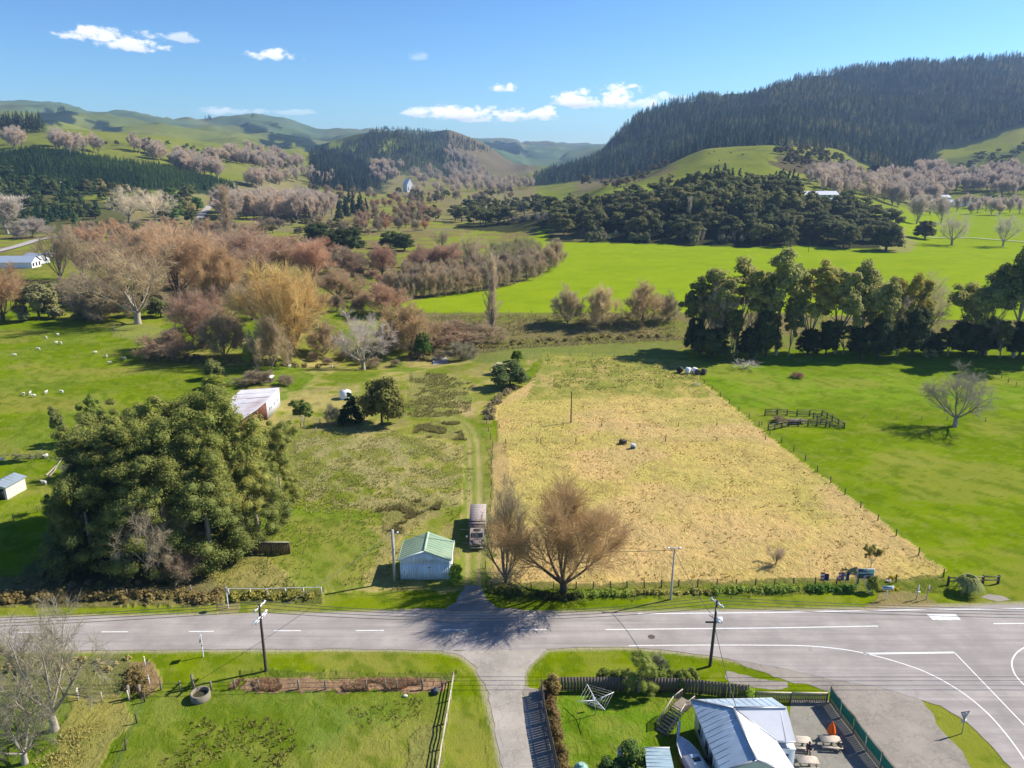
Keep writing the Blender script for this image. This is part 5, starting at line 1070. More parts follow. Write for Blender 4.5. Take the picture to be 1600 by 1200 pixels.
    # the big clump by the road
    for a in [
        (('biggum'), 150, 845, 690, 120, (.060, .072, .028), 'dark outlying tree on the sheep paddock edge of the big clump'), ('biggum', 195, 820, 660, 150, (.080, .090, .032), 'tree with a heavy rounded head on the paddock end of the big clump'),
        ('biggum', 250, 830, 632, 190, (.092, .102, .034), 'highest tree at the back of the big clump'), ('biggum', 310, 835, 628, 190, (.105, .115, .036), 'broad olive tree in the middle of the big clump'),
        ('biggum', 365, 828, 645, 160, (.10, .108, .036), 'rounded olive tree on the garage end of the big clump'), ('biggum', 425, 790, 668, 100, (.115, .122, .042), 'lightest olive tree at the outer edge of the big clump'),
        ('biggum', 290, 870, 690, 190, (.078, .086, .030), 'tree at the front of the big clump with crowded dark limbs'), ('biggum', 385, 860, 735, 110, (.11, .115, .038), 'low olive growth at the front of the big clump'),
        ('shrub', 115, 905, 848, 60, (.050, .060, .028), 'drooping dark bush at the lowest corner of the big clump'), ('shrub', 200, 885, 800, 110, (.065, .070, .028), 'shaded bush beneath the big clump'), ('biggum', 350, 800, 632, 140, (.10, .108, .034), 'olive crown at the back of the big clump nearest the white-roofed shed'.replace('nearest', 'next to')),
        ('biggum', 225, 860, 700, 150, (.07, .078, .028), 'hollow-centred tree under the highest one of the big clump'),
    ]: T(*a[:6], a[6])
    T('wide', 243, 905, 782, 110, (.32, .26, .20), 'small pale dead-looking tree in front of the big clump')
    T('bush', 290, 905, 850, 80, (.24, .175, .13), 'mauve-brown twiggy bush beside the small pale tree')
    for a in [(165, 850, 720, 110, 'heavy lower bough tree at the paddock side of the big clump'), (270, 850, 655, 150, 'olive crown filling the middle of the big clump'), (330, 860, 690, 140, 'olive crown hanging over the screen side of the big clump'), (400, 820, 690, 110, 'round olive crown between the lightest tree and the middle of the big clump'), (205, 800, 650, 120, 'round crown at the back paddock corner of the big clump'), (130, 880, 770, 80, 'low dark crown drooping to the paddock at the big clump')]:
        T('biggum', *a[:4], (.085, .095, .033), a[4])
    for a in [(150, 885, 735, 140, 'low spreading olive crown at the paddock foot of the big clump'), (240, 890, 745, 140, 'low olive crown behind the small pale tree'), (330, 875, 735, 150, 'low olive crown facing the road on the screen side of the big clump'), (405, 848, 735, 110, 'low olive crown next to the timber screen'), (105, 880, 810, 70, 'lowest dark crown at the western tip of the big clump'), (440, 790, 700, 70, 'small olive crown at the eastern tip of the big clump')]:
        T('lowgum', *a[:4], (.088, .098, .034), a[4])
    # roadside trees
    T('multi', 790, 910, 752, 98, (.27, .21, .14), 'upright many-stemmed bare tree by the driveway gate')
    T('roadwillow', 880, 928, 764, 215, (.33, .215, .115), 'wide orange-brown bare willow at the roadside corner of the dry paddock', k=1)
    T('wide', 86, 1143, 940, 200, (.26, .22, .17), 'big pale bare tree on the near side of the road at the photo edge')
    T('wide', 40, 1195, 1080, 150, (.22, .19, .14), 'low pale bare tree partly behind the big one at the bottom corner')
    T('gum', 1360, 888, 848, 30, (.20, .18, .07), 'sparse small tree behind the green billboard', cat='tree', name='small_tree')
    T('multi', 1212, 884, 852, 40, (.42, .31, .22), 'faint leafless bush in the dry paddock near the road')
    T('shrub', 1362, 928, 900, 18, (.10, .12, .03), 'narrow green shrub against the green billboard')
    # garden
    T('lowgum', 998, 1082, 1018, 60, (.095, .115, .034), 'round olive garden tree standing above the hedge')
    T('bush', 1025, 1060, 1022, 40, (.30, .27, .17), 'bare twiggy shrub beside the round garden tree')
    for i, (x, y, ty, w) in enumerate([(945, 1064, 1046, 26), (966, 1066, 1044, 28), (1030, 1072, 1044, 34), (1052, 1074, 1048, 28), (1064, 1078, 1046, 26), (1080, 1070, 1046, 28)]):
        T('shrub', x, y, ty, w, (.10, .125, .03), 'rounded green shrub in the garden hedge row against the board fence', 'green shrubs along the board fence')
    T('shrub', 1166, 1092, 1074, 26, (.11, .17, .025), 'bright green shrub at the end of the slatted fence')
    T('shrub', 862, 1085, 1054, 26, (.20, .15, .07), 'brown-green hedge bush in the fence corner', cat='bush')
    T('shrub', 986, 1205, 1158, 44, (.06, .095, .03), 'leafy green garden tree cut by the bottom of the photo', name='small_tree', cat='tree')
    T('shrub', 955, 1212, 1182, 40, (.055, .085, .03), 'leafy dark shrub behind the garden tree')
    T('shrub', 712, 912, 880, 22, (.14, .20, .03), 'light green shrub at the corner of the green-roofed garage')

def leaf_strip(name, px, w, h, size, color, seed, label=None, kind=None, n_per_m=2.2, cat=None, mat=None, per=34):
    rng = np.random.default_rng(seed); q = GP(px); cen = []; 
    for a, b in zip(q[:-1], q[1:]):
        l = math.dist(a, b); m = max(1, int(l * n_per_m)); t = rng.random(m); ox = rng.normal(size=m) * w * .3; oy = rng.normal(size=m) * w * .3
        x = a[0] + (b[0] - a[0]) * t + ox; y = a[1] + (b[1] - a[1]) * t + oy; cen.append(np.stack([x, y, H(x, y) + h * .35 * rng.random(m)], 1))
    cen = np.concatenate(cen); rad = h * (.45 + .35 * rng.random(len(cen)))
    parts = cards(rng, cen, rad, per, size, 1.0, -.1, .7, True)
    return link(name, mk(name, parts, [mat or LEAF, mat or LEAF]), kind=kind, color=color, label=label, cat=cat)
def grass_tufts():
    """standing tussocks of the rough ground"""
    rng = np.random.default_rng(5)
    def build(polys, n, hr, color, name, seed):
        pts = []
        for poly, k0 in polys:
            q = GP(poly); xs = [a for a, b in q]; ys = [b for a, b in q]; m = int(n * k0); x = rng.uniform(min(xs), max(xs), m * 3); y = rng.uniform(min(ys), max(ys), m * 3)
            dens = fbm(x / 4., y / 4., seed, 3) > .42
            wn = (fbm(x / 5., y / 5., 91, 3) - .5) * 14; k1 = poly_in(q, x + wn, y + wn * .8) & dens; pts.append(np.stack([x[k1][:m], y[k1][:m]], 1))
        p = np.concatenate(pts); M = len(p); z = H(p[:, 0], p[:, 1]); nb = 5
        a = rng.random((M, nb)) * 6.283; hh = rng.uniform(hr[0], hr[1], (M, nb)); lean = .35 + .5 * rng.random((M, nb)); w = .05 + .06 * rng.random((M, nb))
        base = np.stack([p[:, None, 0] + .10 * np.cos(a), p[:, None, 1] + .10 * np.sin(a), np.repeat(z[:, None] - .08, nb, 1)], -1)
        tip = base + np.stack([np.cos(a) * hh * lean, np.sin(a) * hh * lean, hh + .08], -1); sd_ = np.stack([-np.sin(a), np.cos(a), a * 0], -1) * w[..., None]
        v = np.stack([base - sd_, base + sd_, tip], 2).reshape(-1, 3); f = np.arange(len(v)).reshape(-1, 3)
        link(name, mk(name, [(v, f, 0)], [BLADES]), kind='stuff', color=color)
    dryp = [(785, 665), (800, 630), (860, 600), (1090, 606), (1200, 690), (1470, 893), (1460, 910), (775, 918)]
    build([(dryp, 1)], 4200, (.08, .20), (.62, .45, .16), 'dry_grass', 3)
    build([(dryp, 1)], 450, (.10, .25), (.34, .26, .09), 'dry_grass', 13)
    build([([(860, 560), (1065, 563), (1095, 604), (860, 610)], 1)], 1500, (.15, .40), (.30, .30, .08), 'rush_grass', 4)
    build([([(455, 680), (600, 668), (705, 690), (738, 740), (722, 790), (600, 802), (460, 790)], 1)], 4200, (.10, .28), (.46, .41, .17), 'rough_grass', 5)
    build([([(300, 850), (560, 700), (720, 800), (705, 905), (560, 925), (250, 925)], 1)], 2600, (.10, .28), (.30, .30, .07), 'rough_grass', 6)
    build([([(645, 582), (700, 585), (735, 610), (735, 640), (700, 652), (645, 640)], 1), ([(652, 664), (700, 658), (738, 670), (733, 688), (665, 680)], .8)], 1900, (.25, .55), (.27, .25, .09), 'rush_grass', 7)
    build([([(592, 790), (650, 782), (688, 792), (640, 832), (600, 835)], 1)], 1300, (.25, .5), (.27, .23, .09), 'rush_grass', 17)
    build([([(290, 1130), (430, 1120), (500, 1170), (440, 1205), (260, 1205)], 1)], 260, (.14, .36), (.24, .21, .06), 'rush_grass', 8)
    build([([(560, 1090), (660, 1095), (640, 1140), (590, 1150), (540, 1110)], 1)], 70, (.12, .30), (.24, .21, .06), 'rush_grass', 9)
    build([([(368, 1062), (706, 1062), (703, 1079), (370, 1079)], 1)], 2400, (.10, .32), (.50, .32, .19), 'dead_grass', 10)
    build([([(60, 1090), (190, 1085), (210, 1120), (150, 1200), (50, 1200)], 1)], 600, (.12, .30), (.46, .39, .13), 'dead_grass', 11)
    build([([(640, 545), (840, 540), (1060, 534), (1060, 492), (840, 492), (660, 495)], 1)], 4000, (.3, .9), (.34, .29, .12), 'creek_grass', 12)
    leaf_strip('ditch_scrub', [(-60, 935), (60, 936), (160, 935), (250, 934), (340, 933)], 2.2, 1.1, .3, (.20, .155, .08), 31, kind='stuff', n_per_m=2.6)
    leaf_strip('ditch_scrub', [(352, 934), (420, 934), (500, 932)], 1.5, .9, .25, (.20, .19, .055), 32, kind='stuff', n_per_m=2.4)
    leaf_strip('bank_scrub', [(40, 905), (150, 912), (300, 920)], 5, .8, .3, (.18, .16, .08), 36, kind='stuff', n_per_m=1.8)
    for i, (px, h, col, lab, nm) in enumerate([([(765, 922), (790, 926), (825, 932)], 1.5, (.05, .065, .02), 'dark green hedge growth under the driveway tree', 'hedge'), ([(825, 933), (870, 936), (905, 934)], 1.3, (.045, .055, .02), 'shaded hedge growth round the willow trunk', 'hedge'),
                                    ([(905, 932), (960, 930), (985, 929)], 1.4, (.10, .14, .03), 'bright leafy hedge east of the willow trunk', 'hedge'), ([(985, 927), (1060, 926), (1110, 925)], 1.0, (.17, .17, .06), 'thin straw-green hedge behind the grey street pole', 'hedge'),
                                    ([(1110, 925), (1150, 924), (1200, 923), (1245, 922)], 1.5, (.10, .14, .03), 'thick green hedge in the middle of the paddock fence', 'hedge'), ([(1245, 922), (1290, 922), (1335, 922)], 1.5, (.055, .11, .02), 'dark green flax hedge below the two flags', 'hedge')]):
        leaf_strip(nm, px, .8, h * .68, .20, tuple(c * 1.35 for c in col), 40 + i, label=lab, cat='hedge', n_per_m=2.8)
    leaf_strip('hedge', [(857, 1082), (868, 1130), (878, 1180), (884, 1215)], .45, .9, .12, (.16, .115, .06), 50, label='long brown leafless hedge inside the lane fence', cat='hedge', n_per_m=5)
    leaf_strip('hedge', [(842, 1082), (850, 1130), (858, 1180), (862, 1215)], .2, .5, .14, (.09, .11, .04), 51, label='low green ivy edge on the lane fence', cat='hedge', n_per_m=1) if False else None
    leaf_strip('bramble_heap', [(205, 1052), (215, 1070), (222, 1085)], 1.2, 1.2, .2, (.16, .12, .06), 52, label='dark bramble over the ditch by the old gateposts', cat='bramble', n_per_m=3)
    leaf_strip('roadside_scrub', [(-60, 1040), (60, 1040), (190, 1040)], 2.5, .7, .25, (.27, .23, .12), 53, kind='stuff', n_per_m=1.6)
    leaf_strip('stream_scrub', [(640, 545), (700, 541), (760, 528), (850, 520), (950, 516), (1060, 512)], 6, 1.4, .5, (.20, .17, .075), 54, kind='stuff', n_per_m=.7)
    leaf_strip('willow_undergrowth', [(230, 556), (330, 566), (420, 570), (520, 560)], 5, 1.5, .5, (.17, .15, .07), 55, kind='stuff', n_per_m=.8)
    leaf_strip('bare_hedge', [(765, 655), (768, 640), (780, 622), (800, 608)], 1.4, 1.2, .3, (.22, .18, .13), 56, label='curving grey-brown hedge at the corner of the dry paddock', cat='hedge', n_per_m=2)
# ------------------------------------------------------------------ built things
WOOD = pmat('weathered_wood', (.23, .19, .145), .9, .3, 3, mapscale=(1, 1, 4)); WOODD = pmat('dark_wood', (.085, .065, .05), .9, .3, 3); WOODP = pmat('pale_wood', (.50, .43, .35), .85, .2, 3, dirt=(.25, .2, .15))
CONC = pmat('concrete', (.44, .42, .39), .85, .15, 2, dirt=(.25, .23, .2)); WHITE = pmat('white_paint', (.78, .78, .77), .5, .05, 2, dirt=(.5, .48, .44), dirt_amt=.4); METAL = pmat('galvanised', (.42, .43, .44), .4, .15, 4, metal=.6)
WIRE = pmat('wire', (.09, .09, .09), .5); BLACK = pmat('black_rubber', (.02, .02, .02), .7); GLASS = pmat('dark_glass', (.03, .04, .05), .12, .1, spec=.6)
def frame_at(px, py, yaw=0):
    p = P1(px, py); return p, yaw
# ---- fences: posts are parts, wires are parts
def fence(px, label, name='wire_fence', step=4.0, h=1.15, mat=None, wires=4, thick=.12, cat='fence', group=None, rail=None, lean=.03, world=False, skip_first=False):
    q = [Vector((a, b)) for a, b in (px if world else GP(px))]; root = empty(name, (q[0].x, q[0].y, float(H(q[0].x, q[0].y))), label, cat, group); o0 = root.location.copy()
    mat = mat or WOOD; P_ = []; me = None
    for a, b in zip(q[:-1], q[1:]):
        n = max(1, round((b - a).length / step)); P_ += [a + (b - a) * i / n for i in range(n)]
    P_.append(q[-1]); tops = []
    pb = B().box(-thick / 2, thick / 2, -thick / 2, thick / 2, -.3, h); pm = mk('post', pb.p, [mat])
    for i, p in enumerate(P_):
        z = float(H(p.x, p.y)); hh = rnd.uniform(.9, 1.08)
        o = link('post', pm, root, (p.x - o0.x, p.y - o0.y, z - o0.z)); o.rotation_euler = (rnd.gauss(0, lean), rnd.gauss(0, lean), rnd.random()); o.scale = (1, 1, hh); tops.append(Vector((p.x, p.y, z)) - o0)
    for k0 in range(wires):
        zz = h * (.25 + .68 * k0 / max(1, wires - 1)); b = B()
        for a, c2 in zip(tops[:-1], tops[1:]): b.bar(a + Vector((0, 0, zz)), c2 + Vector((0, 0, zz)), .012)
        b.go('wire', WIRE, root)
    if rail:
        for zz, w in rail:
            b = B(); b.tube
            for a, c2 in zip(tops[:-1], tops[1:]): b.bar(a + Vector((0, 0, zz)), c2 + Vector((0, 0, zz)), .04, w)
            b.go('rail', mat, root)
    return root
def fences():
    fence([(768, 921), (830, 921), (900, 920), (980, 918.5), (1060, 917), (1150, 916), (1240, 915), (1340, 912), (1400, 910)], 'wire fence with dark posts between the dry paddock and the road verge', step=2.6, mat=WOODD, h=1.1)
    fence([(1474, 900), (1400, 838), (1320, 773), (1240, 705), (1170, 655), (1100, 600), (1088, 585)], 'long diagonal wire fence between the dry and the green paddock', step=5, mat=WOODD, wires=5)
    fence([(0, 928), (110, 926), (200, 932), (300, 928), (352, 925)], 'old sagging wire fence in the shaded ditch by the big clump', step=6, lean=.1, mat=WOOD)
    fence([(760, 918), (757, 860), (766, 800), (768, 740), (770, 700), (760, 662), (757, 648), (768, 632)], 'wire fence along the farm track beside the dry paddock', step=5, lean=.06, mat=WOODD)
    fence([(780, 668), (880, 665), (1000, 667), (1120, 665), (1190, 664)], 'upper of the two low dark fence lines crossing the dry paddock', step=9, h=.8, wires=3, mat=WOODD)
    fence([(790, 692), (900, 690), (1040, 690), (1120, 689), (1196, 687)], 'lower of the two low dark fence lines crossing the dry paddock', step=9, h=.8, wires=3, mat=WOODD)
    fence([(1200, 668), (1300, 652), (1400, 655), (1480, 657), (1600, 660)], 'thin wire fence crossing the green paddock past the sheepyard', step=7, h=1.0, wires=3)
    fence([(1555, 585), (1575, 598), (1600, 610)], 'short wire fence at the far corner of the green paddock', step=4, mat=WOODD)
    fence([(438, 672), (470, 668), (500, 662), (560, 672)], 'wire fence below the small gum and the conifer', step=4, mat=WOODD)
    fence([(497, 690), (494, 676), (500, 660)], 'short leaning fence with a pale broken post', step=5, mat=WOODP)
    fence([(856, 557), (960, 557), (1070, 561)], 'far fence at the top of the dry paddock', step=6, wires=3)
    fence([(640, 489.5), (760, 489), (900, 488.5), (1060, 487)], 'fence along the creek edge of the bright field', step=9, wires=3)
    fence([(870, 388), (960, 389), (1060, 392), (1200, 397)], 'fence below the dark knoll at the far edge of the bright field', step=14, wires=3, h=1.3)
    fence([(0, 578), (80, 566), (160, 553), (215, 545)], 'drain-side wire fence across the sheep paddock', step=8, wires=3)
    fence([(176, 506), (180, 522), (198, 530), (236, 540)], 'fence round the pale enclosure by the willows', step=5, wires=3)
    fence([(-20, 830), (60, 800), (100, 770)], 'wire fence between the small shed and the big clump', step=5)
    # bottom paddock
    fence([(252, 1078), (282, 1080), (303, 1075), (330, 1078), (367, 1076), (405, 1077), (467, 1077), (509, 1077), (573, 1077), (603, 1077), (620, 1077), (660, 1077), (690, 1074), (709, 1064)], 'grey post fence along the dead grass strip of the near paddock', step=3.2, mat=WOOD, thick=.15, wires=5)
    fence([(709, 1064), (704, 1095), (698, 1130), (691, 1170), (684, 1215)], 'pale boarded fence down the lane side of the near paddock', step=2.6, mat=WOODP, wires=2, rail=[(1.05, .12), (.75, .12), (.45, .12)], thick=.14)
    fence([(122, 1094), (160, 1096), (202, 1094)], 'short old fence beside the big pale tree', step=3, mat=WOODP)
    fence([(226, 1097), (214, 1130), (196, 1172), (180, 1215)], 'sagging wire fence running down from the trough', step=4, mat=WOODD, lean=.08)
    # old gateposts
    for i, (x, y, h, lab) in enumerate([(202, 1093, 1.5, 'thick grey gatepost at the ditch crossing'), (219, 1090, 1.4, 'second gatepost leaning beside the ditch crossing'), (303, 1076, 1.6, 'post next to the round trough')]):
        p = P1(x, y); b = B().box(-.13, .13, -.13, .13, -.3, h); o = b.go('gatepost', WOOD, None, p, label=lab, cat='post'); o.rotation_euler = (rnd.gauss(0, .05), rnd.gauss(0, .05), .3)
    for i, (x, y, lab) in enumerate([(227, 1041, 'white marker peg on the verge above the ditch'), (234, 1073, 'white marker peg beside the red-brown grass'), (123, 1092, 'slim white post under the big pale tree')]):
        p = P1(x, y); b = B().box(-.05, .05, -.04, .04, -.2, 1.25).box(-.055, .055, -.045, .045, 1.0, 1.1, 1); b.go('marker_post', [WHITE, pmat('red_band', (.5, .03, .02))], None, p, label=lab, cat='post')
    # white rail by the road, on posts
    q = [Vector((*a, 0)) for a in GP([(358, 932), (392, 932), (418, 932), (447, 931), (475, 930.5), (503, 930)])]
    e = empty('white_rail', q[0], 'thin white pipe rail along the ditch at the road verge', 'rail')
    for a in q: B().box(-.045, .045, -.045, .045, -.2, 1.15).go('post', WHITE, e, a - q[0])
    b = B(); b.tube([a - q[0] + Vector((0, 0, 1.15)) for a in q], .035, 6); b.go('rail', WHITE, e)
    b = B(); b.bar(q[2] - q[0] + Vector((0, 0, 1.0)), q[2] - q[0] + Vector((.5, -.6, .1)), .07); b.go('brace', WHITE, e)
    # farm rails by the flax
    q = [Vector((*a, 0)) for a in GP([(1481, 914), (1535, 912), (1559, 912)])]; e = empty('rail_fence', q[0], 'two-rail timber fence behind the flax clump', 'fence')
    for a in q: B().box(-.12, .12, -.12, .12, -.2, 1.25).go('post', WOODD, e, a - q[0])
    for z in (1.1, .6):
        b = B()
        for a, c2 in zip(q[:-1], q[1:]): b.bar(a - q[0] + Vector((0, -.1, z)), c2 - q[0] + Vector((0, -.1, z)), .05, .15)
        b.go('rail', WOOD, e)
def yards():
    """sheepyard of weathered rails"""
    segs = [([(1195, 649), (1214, 648.5)], 5, 'rail pen end of the old sheepyard, darkest and tightest boarded'), ([(1214, 648.5), (1245, 650), (1284, 650)], 4, 'far side of the old sheepyard'), ([(1284, 650), (1300, 659), (1319, 670)], 4, 'eastern slanting side of the old sheepyard'),
            ([(1319, 670), (1290, 667), (1262, 666), (1232, 666), (1210, 672), (1200, 673)], 4, 'near side of the old sheepyard'), ([(1271, 654), (1282, 664), (1296, 668)], 3, 'inner race rails of the old sheepyard')]
    for px, n, lab in segs:
        q = [Vector((*a, 0)) for a in GP(px)]; e = empty('sheepyard_fence', q[0], lab, 'yard fence', 'weathered rails of the old sheepyard'); P_ = []
        for a, c2 in zip(q[:-1], q[1:]):
            m = max(1, round((c2 - a).length / 2.4)); P_ += [a + (c2 - a) * i / m for i in range(m)]
        P_.append(q[-1])
        for a in P_:
            o = B().box(-.1, .1, -.1, .1, -.2, 1.4).go('post', WOODD, e, a - q[0]); o.rotation_euler.x = rnd.gauss(0, .04)
        for k0 in range(n):
            for a, c2 in zip(P_[:-1], P_[1:]):
                if rnd.random() < .93: z = .25 + k0 * 1.1 / (n - 1); B().bar(a - q[0] + Vector((0, 0, z + rnd.gauss(0, .02))), c2 - q[0] + Vector((0, 0, z + rnd.gauss(0, .03))), .05, .14).go('rail', WOOD if (k0 % 2) else WOODD, e)
    p = P1(1244, 661); e = empty('loading_ramp', p, 'small slatted loading ramp inside the sheepyard', 'ramp')
    b = B().box(-1.8, 1.8, -.9, .9, .5, .62)
    for x in (-1.7, 0, 1.7): b.box(x - .06, x + .06, -.85, -.75, 0, .5).box(x - .06, x + .06, .75, .85, 0, .5)
    b.go('frame', WOODD, e)
    for i in range(9): B().box(-1.75 + i * .39, -1.5 + i * .39, -.95, .95, .625, .66).go('plank', WOOD, e)
    T('bush', 1216, 660, 650, 26, (.22, .17, .11), 'dry bramble inside the sheepyard')
def pole_crossarm(e, z, ln, ang, n=4, mat=None, off=0):
    d = Vector((math.cos(ang), math.sin(ang), 0)); B().bar(-d * ln / 2 + Vector((0, off, z)), d * ln / 2 + Vector((0, off, z)), .11, .14).go('crossarm', mat or WOODP, e)
    for i in range(n):
        t = (i + .5) / n - .5; p = d * ln * t * 1.05 + Vector((0, off, z + .07)); b = B(); b.tube([p, p + Vector((0, 0, .12)), p + Vector((0, 0, .2))], [.05, .07, .03], 6); b.go('insulator', WHITE, e)
def poles():
    A = {}
    p = P1(416, 1050); e = empty('power_pole', p, 'dark timber power pole with three slanted white crossarms on the near verge', 'power pole'); h = hgt(416, 1050, 944, p)
    b = B(); b.tube([(0, 0, -.5), (0, 0, h)], [.17, .12], 10); b.go('pole', WOODD, e)
    for z, ln, off in ((h - .4, 2.3, .15), (h - 1.5, 2.8, -.15), (h - 1.9, 2.2, .25)): pole_crossarm(e, z, ln, R(76), 4, WHITE, off)
    A['w'] = p + Vector((0, 0, h))
    p = P1(1109, 1043); e = empty('power_pole', p, 'dark leaning power pole with a tangle of white crossarms and a lamp bracket', 'power pole'); h = hgt(1109, 1043, 938, p)
    b = B(); b.tube([(0, 0, -.5), (0, 0, h)], [.17, .12], 10); b.go('pole', WOODD, e)
    pole_crossarm(e, h - .3, 2.0, R(-62), 4, WHITE); pole_crossarm(e, h - 1.0, 1.4, R(80), 3, WHITE); pole_crossarm(e, h - 2.3, 1.6, R(-60), 2, WHITE, .1)
    B().box(-1.0, .8, -.08, .08, h - 2.75, h - 2.62).go('bracket', WOODD, e); B().box(.15, .75, -.3, .15, h - 2.6, h - 2.1).go('transformer_box', WHITE, e); b = B(); b.tube([(.12, -.16, .2), (.12, -.16, h - 2.6)], .03, 5); b.go('cable_duct', CONC, e)
    e.rotation_euler.y = R(1.2); A['e'] = p + Vector((0, 0, h))
    p = P1(617, 910); e = empty('power_pole', p, 'tall pale concrete power pole beside the green-roofed garage', 'power pole'); h = hgt(617, 910, 828, p)
    b = B(); b.p.append(B().box(-.16, .16, -.13, .13, -.5, h).p[0]); b.go('pole', CONC, e)
    B().bar((0, 0, h - .6), (.65, .1, h - .45), .05).go('bracket', METAL, e); B().box(.5, .75, .0, .2, h - .5, h - .35).go('insulator', WHITE, e); A['g'] = p + Vector((0, 0, h))
    b = B(); b.tube([(.35, .9, 0), (.1, .2, 2.2)], .03, 5); b.go('stay', METAL, e)
    p = P1(1048, 938); e = empty('street_light', p, 'grey street pole with a flat T-shaped lamp head above the paddock fence', 'street light'); h = hgt(1048, 938, 857, p)
    b = B(); b.tube([(0, 0, -.3), (0, 0, h * .5), (.05, 0, h)], [.15, .12, .09], 10); b.go('pole', CONC, e)
    B().bar((-.75, 0, h), (.75, .1, h), .14, .08).go('crossarm', CONC, e)
    for s in (-1, 1): B().box(s * .72 - .16, s * .72 + .16, -.1, .16, h + .02, h + .12).go('lamp_head', WHITE, e)
    A['s'] = p + Vector((0, 0, h))
    p = P1(892, 661); e = empty('power_pole', p, 'lone thin grey pole standing in the dry paddock', 'power pole'); h = hgt(892, 661, 612, p); b = B(); b.tube([(0, 0, -.3), (0, 0, h)], [.15, .10], 8); b.go('pole', WOODD, e); A['p'] = p + Vector((0, 0, h))
    p = P1(835 + 300, 689)
    for (x, y, ty, lab) in [(1263, 394, 384, 'tiny pole at the edge of the bright field'), (1135, 384, 372, 'far pole at the foot of the knoll')]:
        q = P1(x, y); e = empty('power_pole', q, lab, 'power pole'); b = B(); b.tube([(0, 0, -.3), (0, 0, 7)], [.16, .1], 6); b.go('pole', WOODD, e)
    # overhead wires
    def wire(a, c2, sag, lab, r=.034):
        o = B(); pts = []
        for i in range(25):
            t = i / 24; q = a.lerp(c2, t); q.z -= sag * 4 * t * (1 - t); pts.append(q - a)
        o.tube(pts, r, 4); o.go('power_line', WIRE, None, a, label=lab, cat='power line', group='overhead wires')
    far_e, far_w = Vector((135, 70, 9)), Vector((-120, 66, 9))
    for k0, (dy, dz) in enumerate([(-.9, -.3), (-.2, -.3), (.5, -.3), (1.1, -.3)]):
        d = Vector((.15 * dy, dy, dz)); wire(A['w'] + d, A['e'] + d, 1.3 + .1 * k0, 'black overhead wire strung over the road between the two timber poles'); wire(far_w + d, A['w'] + d, 1.5 + .1 * k0, 'black overhead wire leaving west from the slanted-crossarm pole'); wire(A['e'] + d, far_e + d, 1.6 + .1 * k0, 'black overhead wire leaving east from the leaning pole')
    wire(A['w'] + Vector((0, 0, -1.6)), A['g'] + Vector((0, 0, -.4)), .6, 'black service wire from the slanted-crossarm pole to the garage pole'); wire(A['e'] + Vector((0, 0, -2.2)), A['s'] + Vector((0, 0, -.1)), .5, 'black service wire from the leaning pole to the street light')
    wire(A['e'] + Vector((0, 0, -2.6)), G(1150, 1104, 4.4), .4, 'black service wire from the leaning pole to the house roof')
    wire(A['g'] + Vector((0, 0, -.3)), A['s'] + Vector((0, 0, -.2)), 1.2, 'black wire between the garage pole and the street light')
def sheet_roof(b, pts, th=.06, rib=.75, k=0, kr=0, along=None):
    """roof plane of sheets: slab plus standing ribs running from pts[0]->pts[3] direction. pts: eave a, eave b, ridge b, ridge a"""
    a, c2, d, e = [Vector(p) for p in pts]; b.slab([a, c2, d, e], th, k); n = max(2, int((c2 - a).length / rib)); nrm = (c2 - a).cross(e - a).normalized()
    if nrm.z < 0: nrm = -nrm
    for i in range(1, n):
        t = i / n; p0 = a.lerp(c2, t) + nrm * .012; p1 = e.lerp(d, t) + nrm * .012
        b.bar(p0, p1, .05, .024, kr, up=nrm)
